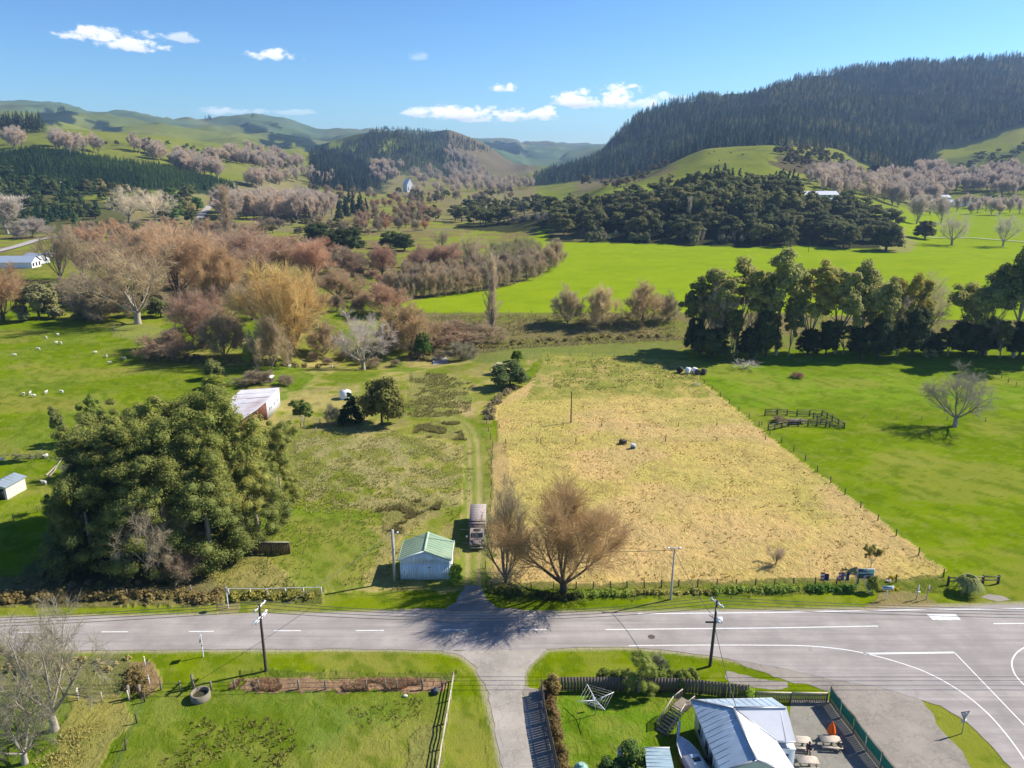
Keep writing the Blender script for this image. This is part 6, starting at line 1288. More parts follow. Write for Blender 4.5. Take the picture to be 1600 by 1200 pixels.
def garage():
    fl, fr = G(626, 906), G(703.5, 905.5); base = Vector((fl.x, fl.y, 0)); fr.y = fl.y; w = fr.x - fl.x
    he = zat(873, fl.y); hr = zat(861.5, fl.y) + .15; rb = G(668, 832, hr); dep = rb.y - fl.y
    e = empty('garage', base, 'pale blue timber garage with a faded green gabled roof by the driveway', 'garage')
    blue = pmat('pale_blue_boards', (.76, .84, .92), .7, .10, 1.2, mapscale=(3, 3, .3), dirt=(.32, .33, .36), dirt_amt=.45); gr = pmat('faded_green_roof', (.235, .33, .215), .55, .14, .9, mapscale=(.6, 3, 1), dirt=(.42, .40, .27), dirt_amt=.35); grl = pmat('green_ridge', (.42, .52, .36), .6)
    m = w / 2; sk = .1
    # boards: vertical boards on the front, gable shaped
    def wall(name, pts, th): 
        b = B(); a = [Vector(p) for p in pts]; nr = Vector(th); b.p.append((np.array([tuple(p) for p in a] + [tuple(p + nr) for p in a]), [tuple(range(len(a)))], 0)); n = len(a)
        b.p.append((b.p[0][0], [tuple(range(n, 2 * n))[::-1]], 0)); b.p.append((b.p[0][0], [(i, n + i, n + (i + 1) % n, (i + 1) % n) for i in range(n)], 0)); return b.go(name, blue, e)
    wall('wall', [(0, .06, 0), (w, .06, 0), (w, .06, he - .05), (m, .06, hr - .12), (0, .06, he - .05)], (0, .08, 0)); wall('wall', [(0, dep, 0), (w, dep, 0), (w, dep, he - .05), (m, dep, hr - .12), (0, dep, he - .05)], (0, -.08, 0))
    wall('wall', [(0, .14, 0), (0, dep - .08, 0), (0, dep - .08, he - .08), (0, .14, he - .08)], (.08, 0, 0)); wall('wall', [(w, .14, 0), (w, dep - .08, 0), (w, dep - .08, he - .08), (w, .14, he - .08)], (-.08, 0, 0))
    nb = 26; bw = w / nb
    for i in range(nb):
        x0 = i * bw + .015; x1 = (i + 1) * bw - .015; xm = (x0 + x1) / 2; t = he - .05 + (hr - he - .07) * (1 - abs(xm - m) / m) - .04
        z0 = .05; lower = 2.35
        for (za, zb, yy) in ((z0, lower - .02, .012 if 3 < i < nb - 3 else .02), (lower + .02, t, .03)):
            B().box(x0, x1, yy, .058, za, zb).go('plank', blue, e)
    B().box(-.02, w + .02, -.01, .05, 2.33, 2.37).go('door_track', blue, e)
    for i in (4, 13, 22): B().box(i * bw - .05, i * bw + .05, -.015, .012, .05, 2.33).go('door_stile', blue, e)
    B().box(w * .56, w * .62, -.03, -.002, 1.75, 1.9).go('sign_plate', pmat('reddish_plate', (.45, .22, .15)), e); B().box(.5, .58, -.03, 0, 1.1, 1.2).go('door_handle', BLACK, e)
    # faded lettering ghosts above the door: unreadable strokes
    b = B()
    for i in range(7): x = w * .47 + i * .33; b.box(x, x + .06, .018, .029, 2.62, 2.92).box(x, x + .2, .018, .029, 2.86 - (i % 3) * .1, 2.91 - (i % 3) * .1)
    b.go('faded_lettering', pmat('faded_paint', (.36, .40, .46)), e)
    ov = .18
    for s in (-1, 1):
        xe = -ov if s < 0 else w + ov; ze = he - .05 - (hr - he) * ov / m
        b = B(); sheet_roof(b, [(xe, -ov, ze), (xe, dep + ov, ze), (m, dep + ov, hr), (m, -ov, hr)], .05, .55); b.go('roof', gr, e)
        B().bar((xe, -ov - .02, ze - .02), (m, -ov - .02, hr - .02), .05, .18).go('bargeboard', grl if s > 0 else blue, e)
        B().bar((xe + s * .05, -ov, ze - .03), (xe + s * .05, dep + ov, ze - .03), .1, .1).go('gutter', WHITE if s > 0 else gr, e)
    b = B(); b.bar((m, -ov - .05, hr + .03), (m, dep + ov, hr + .03), .32, .05); b.go('ridge_cap', grl, e)
    b = B(); b.tube([(w + .12, 0, he - .15), (w + .12, 0, .1)], .045, 6); b.go('downpipe', WHITE, e)
def truck():
    p0 = G(745, 861); p0.z = float(H(p0.x, p0.y)); e = empty('old_truck', p0, 'old flat-roofed house truck with a mottled grey top parked across the track', 'truck', rz=R(1.0)); e.scale.z = .82
    # front of the truck faces the road (towards -y)
    body = pmat('mottled_grey', (.38, .32, .29), .85, .35, 7, dirt=(.16, .11, .08), dirt_amt=.8); bodyd = pmat('dull_timber_body', (.20, .165, .14), .85, .3, 4); cabm = pmat('chalky_cab', (.27, .22, .195), .6, .2, 3, dirt=(.14, .12, .11), dirt_amt=.6)
    L_, w = 10.6, 1.15
    B().box(-.45, .45, .6, L_ - .2, .55, .75).go('chassis', BLACK, e)
    B().box(-w, w, 3.6, L_, .8, 2.65).go('body', bodyd, e)
    b = B().box(-w - .08, w + .08, 3.5, L_ + .08, 2.66, 2.76)
    for i in range(12): b.box(-w - .07, w + .07, 3.6 + i * .58, 3.64 + i * .58, 2.76, 2.79)
    b.go('roof', body, e)
    for y in (3.58, 4.6): B().box(-w - .02, w + .02, y, y + .12, 2.765, 2.95).go('roof_rack', WOODD, e)
    # timber side boards
    for s in (-1, 1):
        for i in range(12):
            x = s * (w + .012); B().box(min(x, x + s * .03), max(x, x + s * .03), 3.66 + i * .575, 4.2 + i * .575, .85, 2.6).go('plank', bodyd, e)
    # cab
    prof = [(1.15, .55), (3.4, .55), (3.4, 2.35), (1.95, 2.35), (1.5, 1.6), (1.15, 1.5)]
    v = [(x, y, z) for x in (-1.02, 1.02) for y, z in prof]; n = len(prof)
    B_ = B(); B_.p.append((np.array(v, float), [tuple(range(n))], 0)); B_.p.append((B_.p[0][0], [tuple(range(n, 2 * n))[::-1]], 0)); B_.p.append((B_.p[0][0], [(i, (i + 1) % n, n + (i + 1) % n, n + i) for i in range(n)], 0)); B_.go('cab', cabm, e)
    B().face([(-.85, 1.92 - .03, 2.28), (.85, 1.92 - .03, 2.28), (.85, 1.53 - .03, 1.66), (-.85, 1.53 - .03, 1.66)]).go('windscreen', GLASS, e)
    B().box(-.5, .5, 2.3, 2.9, 2.36, 2.44).go('roof_hatch', BLACK, e); B().box(-.6, .6, .05, 1.14, .9, 1.42).go('bonnet', cabm, e)
    for s in (-1, 1):
        B().box(min(s * .62, s * 1.05), max(s * .62, s * 1.05), .2, 1.13, .75, 1.12).go('mudguard', cabm, e); b = B(); b.tube([(s * .78, .12, 1.22), (s * .78, .2, 1.22)], .13, 10); b.go('headlight', METAL, e)
        B().bar((s * 1.02, 1.6, 1.7), (s * 1.5, 1.3, 1.9), .03).go('mirror_arm', BLACK, e); B().box(s * 1.5 - .1, s * 1.5 + .1, 1.26, 1.31, 1.65, 2.1).go('mirror', METAL, e)
        B().box(s * 1.03 - .01, s * 1.03 + .01, 2.1, 3.1, 1.55, 2.2).go('window', GLASS, e)
        for y in (.85, 7.9, 8.9):
            b = B(); b.tube([(s * .72, y, .48), (s * 1.02, y, .48)], .48, 14); o = b.go('wheel', BLACK, e); b = B(); b.tube([(s * 1.02, y, .48), (s * 1.04, y, .48)], .22, 10); b.go('hub', METAL, o)
    B().box(-.95, .95, -.08, .04, .55, .72).go('bumper', METAL, e); b = B()
    for i in range(7): b.box(-.45 + i * .14, -.4 + i * .14, .03, .06, .92, 1.38)
    b.go('grille', BLACK, e); B().bar((-1.1, 3.3, 2.1), (-2.6, 4.2, 1.5), .05).go('loose_pole', METAL, e)
def board_panel():
    a, c2 = G(396, 866), G(453, 866); e = empty('timber_screen', Vector((a.x, a.y, 0)), 'brown boarded screen standing alone in the grass beyond the big clump', 'screen'); w = c2.x - a.x; h = hgt(425, 866, 847, a)
    for x in (0, w / 2, w): B().box(x - .06, x + .06, .04, .16, -.3, h).go('post', WOODD, e)
    bm = pmat('red_brown_board', (.125, .075, .045), .9, .25, 2, mapscale=(3, 3, .4))
    n = 22
    for i in range(n): B().box(i * w / n + .01, (i + 1) * w / n - .01, 0, .03, .03, h - .1 + rnd.uniform(-.02, .02)).go('plank', bm, e)
    B().box(-.08, w + .08, -.02, .1, h - .06, h).go('cap', WOODP, e)
def shed_box(name, pts_px, hh, wallm, roofm, label, cat, ov=.25, ridge=None, door=None, color_side=None, z0=None, ribs=.7, back=None):
    """gabled building from four ground corners (world): front-left, front-right, back-right, back-left; hh = (eave, ridge)"""
    q = [Vector((*a[:2], 0)) for a in pts_px]; z = min(float(H(p.x, p.y)) for p in q) if z0 is None else z0; o = Vector((q[0].x, q[0].y, z)); q = [p - Vector((o.x, o.y, 0)) for p in q]
    e = empty(name, o, label, cat); eh, rh = hh; A_, B_, C_, D_ = q; mf, mb = (A_ + B_) / 2, (D_ + C_) / 2
    def wl(pp, m=None):
        b = B(); a = [Vector(p) for p in pp]; n = (a[1] - a[0]).cross(a[2] - a[0]).normalized() * .06; vv = np.array([tuple(p) for p in a] + [tuple(p - n) for p in a]); k0 = len(a)
        b.p.append((vv, [tuple(range(k0))], 0)); b.p.append((vv, [tuple(range(k0, 2 * k0))[::-1]], 0)); b.p.append((vv, [(i, k0 + i, k0 + (i + 1) % k0, (i + 1) % k0) for i in range(k0)], 0)); return b.go('wall', m or wallm, e)
    up = Vector((0, 0, 1)); dn = Vector((0, 0, -1.0))
    wl([A_ + dn, B_ + dn, B_ + up * eh, mf + up * (rh - .05), A_ + up * eh]); wl([C_ + dn, D_ + dn, D_ + up * eh, mb + up * (rh - .05), C_ + up * eh]); wl([D_ + dn, A_ + dn, A_ + up * eh, D_ + up * eh]); wl([B_ + dn, C_ + dn, C_ + up * eh, B_ + up * eh], color_side)
    ax = (mb - mf).normalized() * ov
    for s0, s1 in ((A_, D_), (C_, B_)):
        out = (s0 - (mf if s0 is A_ else mb)).normalized() * ov; dz = -(rh - eh) * ov / ((s0 - (mf if s0 is A_ else mb)).length)
        f0 = (mf if s0 is A_ else mb); f1 = (mb if s0 is A_ else mf); a1 = -ax if s0 is A_ else ax
        b = B(); sheet_roof(b, [s0 + out + a1 + up * (eh + dz + .03), s1 + out - a1 + up * (eh + dz + .03), f1 - a1 + up * (rh + .03), f0 + a1 + up * (rh + .03)], .06, ribs); b.go('roof', roofm, e)
    return e, q
def farm_buildings():
    tin = pmat('old_white_iron', (.62, .61, .63), .5, .12, .35, dirt=(.35, .14, .09), dirt_amt=.55); tinw = pmat('white_iron_wall', (.68, .68, .70), .55, .10, .5, dirt=(.25, .18, .16), dirt_amt=.5); redb = pmat('red_brown_wall', (.26, .11, .075), .85, .2, 1)
    # woolshed: long skillion with a projecting lean-to
    rf, rb, lb, lf = G(416, 627.5, 4.2), G(437, 605.5, 4.2), G(376, 609.5, 3.3), G(349, 633, 3.3)
    o = Vector((lf.x, lf.y, 0)); e = empty('woolshed', o, 'old farm shed with a wide white iron roof streaked with rust', 'shed'); lo = [p - o for p in (lf, rf, rb, lb)]
    b = B(); a_, b_, c_, d_ = lo; b.slab([a_, b_, c_, d_], .08)
    for i in range(1, 22):
        t = i / 22; b.bar(a_.lerp(b_, t) + Vector((0, 0, .02)), d_.lerp(c_, t) + Vector((0, 0, .02)), .06, .03)
    for t in (.35, .68): b.bar(a_.lerp(d_, t) + Vector((0, 0, .03)), b_.lerp(c_, t) + Vector((0, 0, .03)), .12, .03)
    b.go('roof', tin, e)
    B().bar(a_.lerp(d_, .33) + Vector((1.2, 0, .05)), b_.lerp(c_, .33) + Vector((-.4, 0, .05)), .30, .03).go('rust_strip', pmat('rust', (.28, .10, .06), .9, .35, 1), e)
    ins = .25; cen = sum(lo, Vector()) / 4
    g = [Vector((p.x, p.y, 0)) + (Vector((cen.x, cen.y, 0)) - Vector((p.x, p.y, 0))).normalized() * ins for p in lo]; hs = [3.1, 4.0, 4.0, 3.1]
    for i, m in ((0, redb), (1, tinw), (2, tinw), (3, tinw)):
        j = (i + 1) % 4; b = B(); n = (g[j] - g[i]).cross(Vector((0, 0, 1))).normalized() * .05; vv = [g[i] + Vector((0, 0, -.3)), g[j] + Vector((0, 0, -.3)), g[j] + Vector((0, 0, hs[j])), g[i] + Vector((0, 0, hs[i]))]
        b.p.append((np.array([tuple(p) for p in vv] + [tuple(p + n) for p in vv]), [(0, 1, 2, 3), (7, 6, 5, 4), (0, 4, 5, 1), (1, 5, 6, 2), (2, 6, 7, 3), (3, 7, 4, 0)], 0)); b.go('wall', m, e)
    for t, w in ((.18, .5), (.3, .35), (.55, .4), (.8, .3)):
        p = g[1].lerp(g[2], t) + Vector((.06, 0, 1.9)); q = g[1].lerp(g[2], t + w / 12) + Vector((.06, 0, 1.9)); B().bar(p, q, .06, .7).go('opening', BLACK, e)
    la = [G(x, y, z) - o for x, y, z in ((349.5, 633.3, 3.28), (415.5, 627.9, 4.15), (401, 640, 3.25), (378, 656, 2.5))]
    b = B(); b.slab(la, .07); b.go('lean_to_roof', tin, e); b = B()
    for p in la[2:]: b.bar(Vector((p.x, p.y, 0)), p - Vector((0, 0, .1)), .14)
    b.bar(Vector((la[2].x, la[2].y, 1.2)), Vector((la[3].x, la[3].y, 1.2)), .05, 2.2); b.go('lean_to_wall', redb, e)
    # small shed at the west edge
    fl = G(-22, 783); fr = G(12, 781); br = G(42, 764); bl = br + (fl - fr); grey = pmat('blue_grey_iron', (.22, .27, .31), .5, .10, .6); crm = pmat('cream_wall', (.60, .57, .50), .7, .08, 1, dirt=(.35, .33, .3))
    e, q = shed_box('farm_shed', [fl, fr, br, bl], (2.3, 3.0), crm, grey, 'small shed with a blue-grey roof and a long cream wall at the photo edge', 'shed')
    B().box(-1.2 + 1.6, -.1 + 1.6, -.05, -.01, 0, 2.0).go('door', WOODD, e) if False else B().bar((q[0] + q[1]) / 2 + Vector((.2, -.06, 1.0)), q[1] + Vector((-.35, -.06, 1.0)), .04, 1.9).go('door', BLACK, e)
    # white tank and little hut
    p = P1(540, 623); b = B(); b.tube([(0, 0, -.2), (0, 0, 1.7), (0, 0, 2.1)], [1.35, 1.35, .5], 18); e = empty('water_tank', p, 'white round water tank behind the dark conifer', 'water tank'); b.go('barrel', WHITE, e); b = B(); b.tube([(0, 0, 2.1), (0, 0, 2.2)], .35, 10); b.go('lid', METAL, e)
    p = P1(419, 597); shed_box('hut', [p + Vector((-1, -1, 0)), p + Vector((1.1, -1, 0)), p + Vector((1.1, 1.1, 0)), p + Vector((-1, 1.1, 0))], (1.3, 1.6), WOODD, WHITE, 'tiny white-roofed hut among brambles behind the white-roofed shed', 'hut', ribs=.5)
    # clump of hay covers and machinery at the paddock corner
    p = P1(1080, 585)
    for i, (dx, dy, r, m, lab) in enumerate([(-2.2, 1.6, .8, BLACK, 'black plastic-wrapped bale at the far end of the dump'), (-.6, .7, .85, WHITE, 'white plastic-wrapped bale in the middle of the dump'), (.9, .9, .8, WHITE, 'second white plastic-wrapped bale of the dump'), (1.3, -.7, .75, WOODD, 'brown rotten bale at the near end of the dump'), (2.7, -.2, .8, WOODD, 'dark brown bale at the fence end of the dump')]):
        b = B(); b.tube([(0, -.6, r * .95), (0, -.5, r * .95), (0, .5, r * .95), (0, .6, r * .95)], [r * .8, r, r, r * .8], 12); o = b.go('wrapped_bale', m, None, p + Vector((dx * 1.2, dy, 0)), label=lab, cat='bale', group='bales dumped at the paddock corner', smooth=False); o.rotation_euler.z = rnd.random() * 3
    p = P1(1088, 604); e = empty('harrow', p, 'small rusty grey farm implement standing in dry grass', 'farm implement')
    b = B()
    for i in range(5): b.bar((-.8 + i * .4, -.4, .7), (-.8 + i * .4, .5, .1), .05)
    b.bar((-1, 0, .7), (1, 0, .7), .08).bar((0, 0, .7), (0, .9, 1.1), .06).bar((-1, -.3, .5), (1, -.3, .5), .08); b.go('frame', METAL, e)
    # barrel and trough in the dry paddock
    p = P1(974, 694); b = B(); b.box(-.7, .5, -.5, .5, 0, .6).box(-.75, .55, -.55, .55, .6, .68); o = b.go('trough_cover', WOODD, None, p, label='brown wooden box lying in the dry paddock', cat='box'); o.rotation_euler.z = .5
    p = P1(989, 701); e = empty('water_drum', p, 'small green and white drum lying in the dry paddock', 'drum', rz=.4); b = B(); b.tube([(0, 0, 0), (0, 0, .45)], .5, 12); b.go('base', pmat('green_plastic', (.05, .16, .13), .4), e); b = B(); b.tube([(0, 0, .455), (0, 0, .8), (0, 0, .86)], [.5, .5, .4], 12); b.go('lid', pmat('bluewhite_plastic', (.50, .55, .62), .4), e)
    # round concrete trough
    p = P1(314, 1092); e = empty('stock_trough', p, 'round concrete stock trough beside the near paddock fence', 'trough'); n = 24; b = B(); V = []; F_ = []
    for r0, z in ((.98, 0), (.98, .75), (.82, .75), (.80, .12)):
        for i in range(n): V.append((r0 * math.cos(i * 2 * math.pi / n), r0 * math.sin(i * 2 * math.pi / n), z))
    for k0 in range(3):
        for i in range(n): F_.append((k0 * n + i, k0 * n + (i + 1) % n, (k0 + 1) * n + (i + 1) % n, (k0 + 1) * n + i))
    b.p.append((np.array(V), F_, 0)); b.go('wall', pmat('old_trough_concrete', (.22, .19, .14), .9, .2, 2, dirt=(.12, .11, .06)), e); b = B(); b.tube([(0, 0, .11), (0, 0, .35)], .81, 24); b.go('water', pmat('murky_water', (.05, .045, .02), .1, .1, spec=.5), e)
    # paddock litter
    p = P1(681, 1085); b = B(); b.tube([(0, -.3, .25), (0, .3, .28)], .3, 10); b.p += B().box(-.5, -.1, -.1, .3, 0, .25).p; b.go('plastic_drum', pmat('blue_black_plastic', (.05, .06, .09), .4), None, p, label='dark blue plastic drum tipped over in the paddock corner', cat='drum')
    p = P1(633, 1090); b = B(); b.ball((0, 0, .08), .3, 1, .6, .5); b.go('stone', pmat('pale_stone', (.6, .55, .5)), None, p, label='pale stone lying in the near paddock', cat='stone')
    # fallen poles and brush
    for i, (a, c2, lab) in enumerate([((72, 745), (103, 716), 'upper long bleached log leaning by the brush heap'), ((76, 749), (94, 728), 'shorter bleached log leaning by the brush heap'), ((118, 668), (166, 662), 'bleached fallen trunk under the open gum'), ((1160, 578), (1188, 552), 'grey fallen branch before the shelterbelt'), ((918, 512), (970, 530), 'long pale fallen trunk on the creek bank'), ((975, 521), (1000, 527), 'short pale fallen trunk on the creek bank'), ((678, 541), (700, 546), 'pale fallen log at the stream')]):
        p, q = P1(*a), P1(*c2); b = B(); b.tube([Vector((0, 0, .15)), (q - p) * .5 + Vector((.2, 0, .35)), (q - p) + Vector((0, 0, .6))], [.16, .12, .05], 6); b.go('fallen_log', BARKP, None, p, label=lab, cat='log')
    rng = np.random.default_rng(77)
    for i, ((x, y), n, lab) in enumerate([((50, 715), 70, 'heap of dead branches in the sheep paddock'), ((345, 600), 60, 'tangle of fallen grey branches beyond the white-roofed shed')]):
        p = P1(x, y); b = B()
        for j in range(n):
            a = Vector((rng.normal() * 3.2, rng.normal() * .9, abs(rng.normal()) * .35)); d = Vector((rng.normal(), rng.normal() * .5, rng.normal() * .25)).normalized() * rng.uniform(.8, 2.4); b.bar(a - d / 2, a + d / 2, rng.uniform(.03, .09))
        b.go('branch_heap', BARKG, None, p, label=lab, cat='branch heap')
    # grey gravel pond beside the stream
    sheet('stream_pool', [(676, 556), (678, 544), (688, 541), (699, 545), (697, 556), (688, 560)], .0, pmat('pale_stream_gravel', (.36, .34, .33), .5, .1), .4, .8, 8).location.z = float(H(*G(688, 551)[:2])) + .25
def signs():
    # round backed sign on a white post
    p = P1(357, 952); e = empty('road_sign', p, 'white pole with a round sign seen from behind at the road verge', 'road sign'); h = hgt(357, 952, 918, p)
    b = B(); b.tube([(0, 0, -.2), (0, 0, h)], .065, 8); b.go('pole', WHITE, e); b = B(); b.tube([(0, .07, h - .35), (0, .10, h - .35)], .40, 20); b.go('disc', pmat('sign_back', (.62, .62, .62), .4), e); e.rotation_euler.z = R(-62)
    p = P1(318, 1028); e = empty('road_sign', p, 'white banded sign post seen edge-on on the near verge', 'road sign'); h = hgt(318, 1028, 992, p)
    b = B(); b.tube([(0, 0, -.2), (0, 0, h)], .065, 8); b.go('pole', WHITE, e); B().box(-.055, -.025, -.38, .38, h - .8, h - .02).go('plate', pmat('sign_grey', (.25, .25, .27), .5), e); b = B(); b.tube([(0, 0, h * .5), (0, 0, h * .5 + .12)], .075, 8); b.go('band', BLACK, e)
    # give way
    p = P1(1502.5, 1148); e = empty('give_way_sign', p, 'triangular give way sign seen from behind on the grass island', 'road sign'); h = hgt(1502.5, 1148, 1113, p)
    b = B(); b.tube([(0, 0, -.2), (0, 0, h - .02)], .05, 8); b.go('pole', METAL, e)
    s = .47; hh = s * math.sqrt(3); ty = h
    b = B(); tri = [(-s, .0, ty), (s, .0, ty), (0, .0, ty - hh)]; v = [(x, y0, z) for y0 in (.055, .085) for x, _, z in tri]; b.p.append((np.array(v, float), [(0, 1, 2), (5, 4, 3)], 0)); b.p.append((np.array(v, float), [(0, 3, 4, 1), (1, 4, 5, 2), (2, 5, 3, 0)], 0)); b.go('plate', pmat('sign_white', (.75, .75, .76), .4), e)
    rim = pmat('give_way_rim', (.10, .07, .12), .5); q = [Vector((x, .07, z)) for x, _, z in tri]
    for i in range(3): b = B(); b.bar(q[i], q[(i + 1) % 3], .075, .05, up=(0, 1, 0)); b.go('border', rim, e)
    B().box(-.30, .30, .05, .07, h - hh - .42, h - hh - .02).go('lower_plate', pmat('sign_back', (.6, .6, .6)), e)
    e.rotation_euler.z = R(12)
    # advertising sign on the verge
    p = P1(1384, 937); e = empty('small_signboard', p, 'small pale blue signboard on a white post before the yellow flowers', 'sign'); h = 1.75
    b = B(); b.tube([(0, 0, -.2), (0, 0, h)], .06, 8); b.go('post', WHITE, e)
    bb = B().box(-.75, .75, -.09, -.05, h - .35, h + .25); bb.go('board', pmat('pale_blue_board', (.42, .55, .60), .5, .25, 6), e); B().box(-.6, .5, -.10, -.092, h - .02, h + .12).go('print', pmat('print_dark', (.10, .16, .20)), e); B().box(-.45, .6, -.10, -.092, h - .25, h - .14).go('print', _mc['print_dark'], e)
    # two small marker posts, one with a bright collar
    for i, (x, y, lab, cl) in enumerate([(1431, 938, 'thin white-topped marker post with a cross plate', True), (1447, 937, 'thin marker post with a pink-white top', False)]):
        p = P1(x, y); e = empty('marker_post', p, lab, 'post'); b = B(); b.tube([(0, 0, -.2), (0, 0, 2.0)], [.07, .045], 8); b.go('pole', METAL, e); b = B(); b.tube([(0, 0, 1.35), (0, 0, 2.05)], [.11, .05], 8); b.go('cap', WHITE, e)
        if cl: B().box(-.32, .32, -.05, .05, 1.05, 1.15).go('plate', WHITE, e)
        else: b = B(); b.tube([(0, 0, 1.3), (0, 0, 1.6)], [.12, .1], 8); b.go('band', pmat('pink_band', (.5, .2, .25)), e)
        e.rotation_euler.y = R(4)
    # billboard
    p = P1(1349, 922); e = empty('billboard', p, 'dark teal estate-agent billboard with white lettering on long pale struts', 'billboard'); zt = hgt(1349, 922, 888.5, p); zb = hgt(1349, 922, 904, p)
    w = 1.08; B().box(-w, w, -.04, .02, zb, zt).go('frame', pmat('board_frame', (.45, .50, .50)), e); B().box(-w + .06, w - .06, -.055, -.042, zb + .06, zt - .06).go('panel', pmat('teal_board', (.030, .105, .115), .5, .1), e)
    B().box(-w + .1, w - .1, -.068, -.057, zb + .08, zb + .36 * (zt - zb)).go('photo_strip', pmat('photo_strip', (.06, .07, .085), .5, .3, 6), e)
    B().box(-.25, .18, -.075, -.07, zb + .09, zb + .32 * (zt - zb)).go('portrait', pmat('portrait', (.42, .36, .38)), e)
    B().box(-.42, .42, -.066, -.057, zb + .84 * (zt - zb), zb + .90 * (zt - zb)).go('small_print', pmat('small_print', (.35, .5, .5)), e)
    for txt, sz, zz in (('LANDMARKS', .36, zb + .52 * (zt - zb)),):
        cu = bpy.data.curves.new('lettering', 'FONT'); cu.body = txt; cu.size = sz; cu.align_x = 'CENTER'; cu.extrude = .004; t = bpy.data.objects.new('lettering', cu); C.objects.link(t)
        dg = bpy.context.evaluated_depsgraph_get(); me = bpy.data.meshes.new_from_object(t.evaluated_get(dg)); C.objects.unlink(t); bpy.data.objects.remove(t); me.materials.clear(); me.materials.append(pmat('white_letters', (.72, .75, .76)))
        o = link('lettering', me, e, (0, -.075, zz)); o.rotation_euler = (R(90), 0, 0)
    for x in (-w + .1, w - .1): B().box(x - .05, x + .05, .03, .13, -.3, zt).go('post', WOODP, e)
    q = G(1361, 930) - p; 
    for dx in (-.12, .12): b = B(); b.bar(Vector((dx - .15, -.05, zb - .05)), Vector((q.x + dx, q.y, 0)), .045); b.go('strut', WHITE, e)
    # flags
    for i, (x, y, lab) in enumerate([(1286, 917, 'red, white and navy flag hanging on the paddock fence'), (1312, 917, 'smaller drooping flag with red and white stripes by the paddock fence'), (1320, 916, 'navy flag with a white edge beside the striped one')]):
        p = P1(x, y); e = empty('flag', p, lab, 'flag'); b = B(); b.tube([(0, 0, -.2), (0, 0, 2.1)], .03, 6); b.go('pole', METAL, e); w = .95 if i == 0 else .7
        red, wht, nav = pmat('flag_red', (.45, .04, .06)), pmat('flag_white', (.62, .60, .62)), pmat('flag_navy', (.03, .035, .14))
        for s_ in range(5):
            z1 = 2.0 - s_ * .26; V = [(x0, .08 * math.sin(x0 * 7 + s_), z) for z in (z1, z1 - .25) for x0 in np.linspace(-w * .55, 0, 4)]; B2 = B(); B2.p.append((np.array(V), [(j, j + 4, j + 5, j + 1) for j in range(3)], 0))
            if i != 2: B2.go('stripe', red if s_ % 2 == 0 else wht, e)
        V = [(x0, .10 * math.sin(x0 * 7), z) for z in (1.75 if i == 0 else 1.9, .75) for x0 in np.linspace(0.02, w * .6, 4)]; B2 = B(); B2.p.append((np.array(V), [(j, j + 4, j + 5, j + 1) for j in range(3)], 0)); B2.go('field', nav if i != 1 else pmat('flag_mauve', (.16, .12, .25)), e)
    # yellow flowers, flax
    leaf_strip('flower_bed', [(1376, 922), (1404, 922)], .5, .4, .12, (.70, .50, .02), 71, mat=BLADES, label='bright yellow flower patch behind the small signboard', cat='flowers', n_per_m=5)
    leaf_strip('flower_bed', [(1393, 904), (1406, 902)], .3, .4, .15, (.70, .50, .02), 72, mat=BLADES, label='small upper patch of yellow flowers in the dry paddock', cat='flowers', n_per_m=3)
    leaf_strip('flower_bed', [(1384, 908), (1396, 908)], .3, .35, .12, (.45, .38, .50), 73, label='tiny mauve flower patch between the yellow ones', cat='flowers', n_per_m=3)
    leaf_strip('daffodil_patch', [(728, 540), (738, 543)], .6, .6, .2, (.65, .48, .02), 74, mat=BLADES, label='yellow flowering gorse at the stream edge', cat='flowers', n_per_m=2)
    for (x, y, r, h, lab, col, nm) in [(1511, 928, 2.1, 2.3, 'large variegated cream and green flax clump by the road', (.36, .38, .14), 'flax_clump')]:
        p = P1(x, y); rng = np.random.default_rng(9); M = 300; a = rng.random(M) * 6.283; le = rng.random(M); b0 = np.stack([.35 * np.cos(a), .35 * np.sin(a), a * 0], 1)
        mid = np.stack([np.cos(a) * r * (.25 + .45 * le), np.sin(a) * r * (.25 + .45 * le), h * (1.05 - .35 * le)], 1); tip = np.stack([np.cos(a) * r * (.4 + .75 * le), np.sin(a) * r * (.4 + .75 * le), h * (1.1 - 1.0 * le)], 1)
        s_ = np.stack([-np.sin(a), np.cos(a), a * 0], 1) * .075; v = np.stack([b0 - s_, b0 + s_, mid + s_, mid - s_, tip], 1).reshape(-1, 3); i5 = np.arange(M)[:, None] * 5
        link(nm, mk(nm, [(v, np.concatenate([i5, i5 + 1, i5 + 2, i5 + 3], 1), 0), (v, np.concatenate([i5 + 3, i5 + 2, i5 + 4], 1), 0)], [BLADES]), None, p, lab, 'flax', color=col)
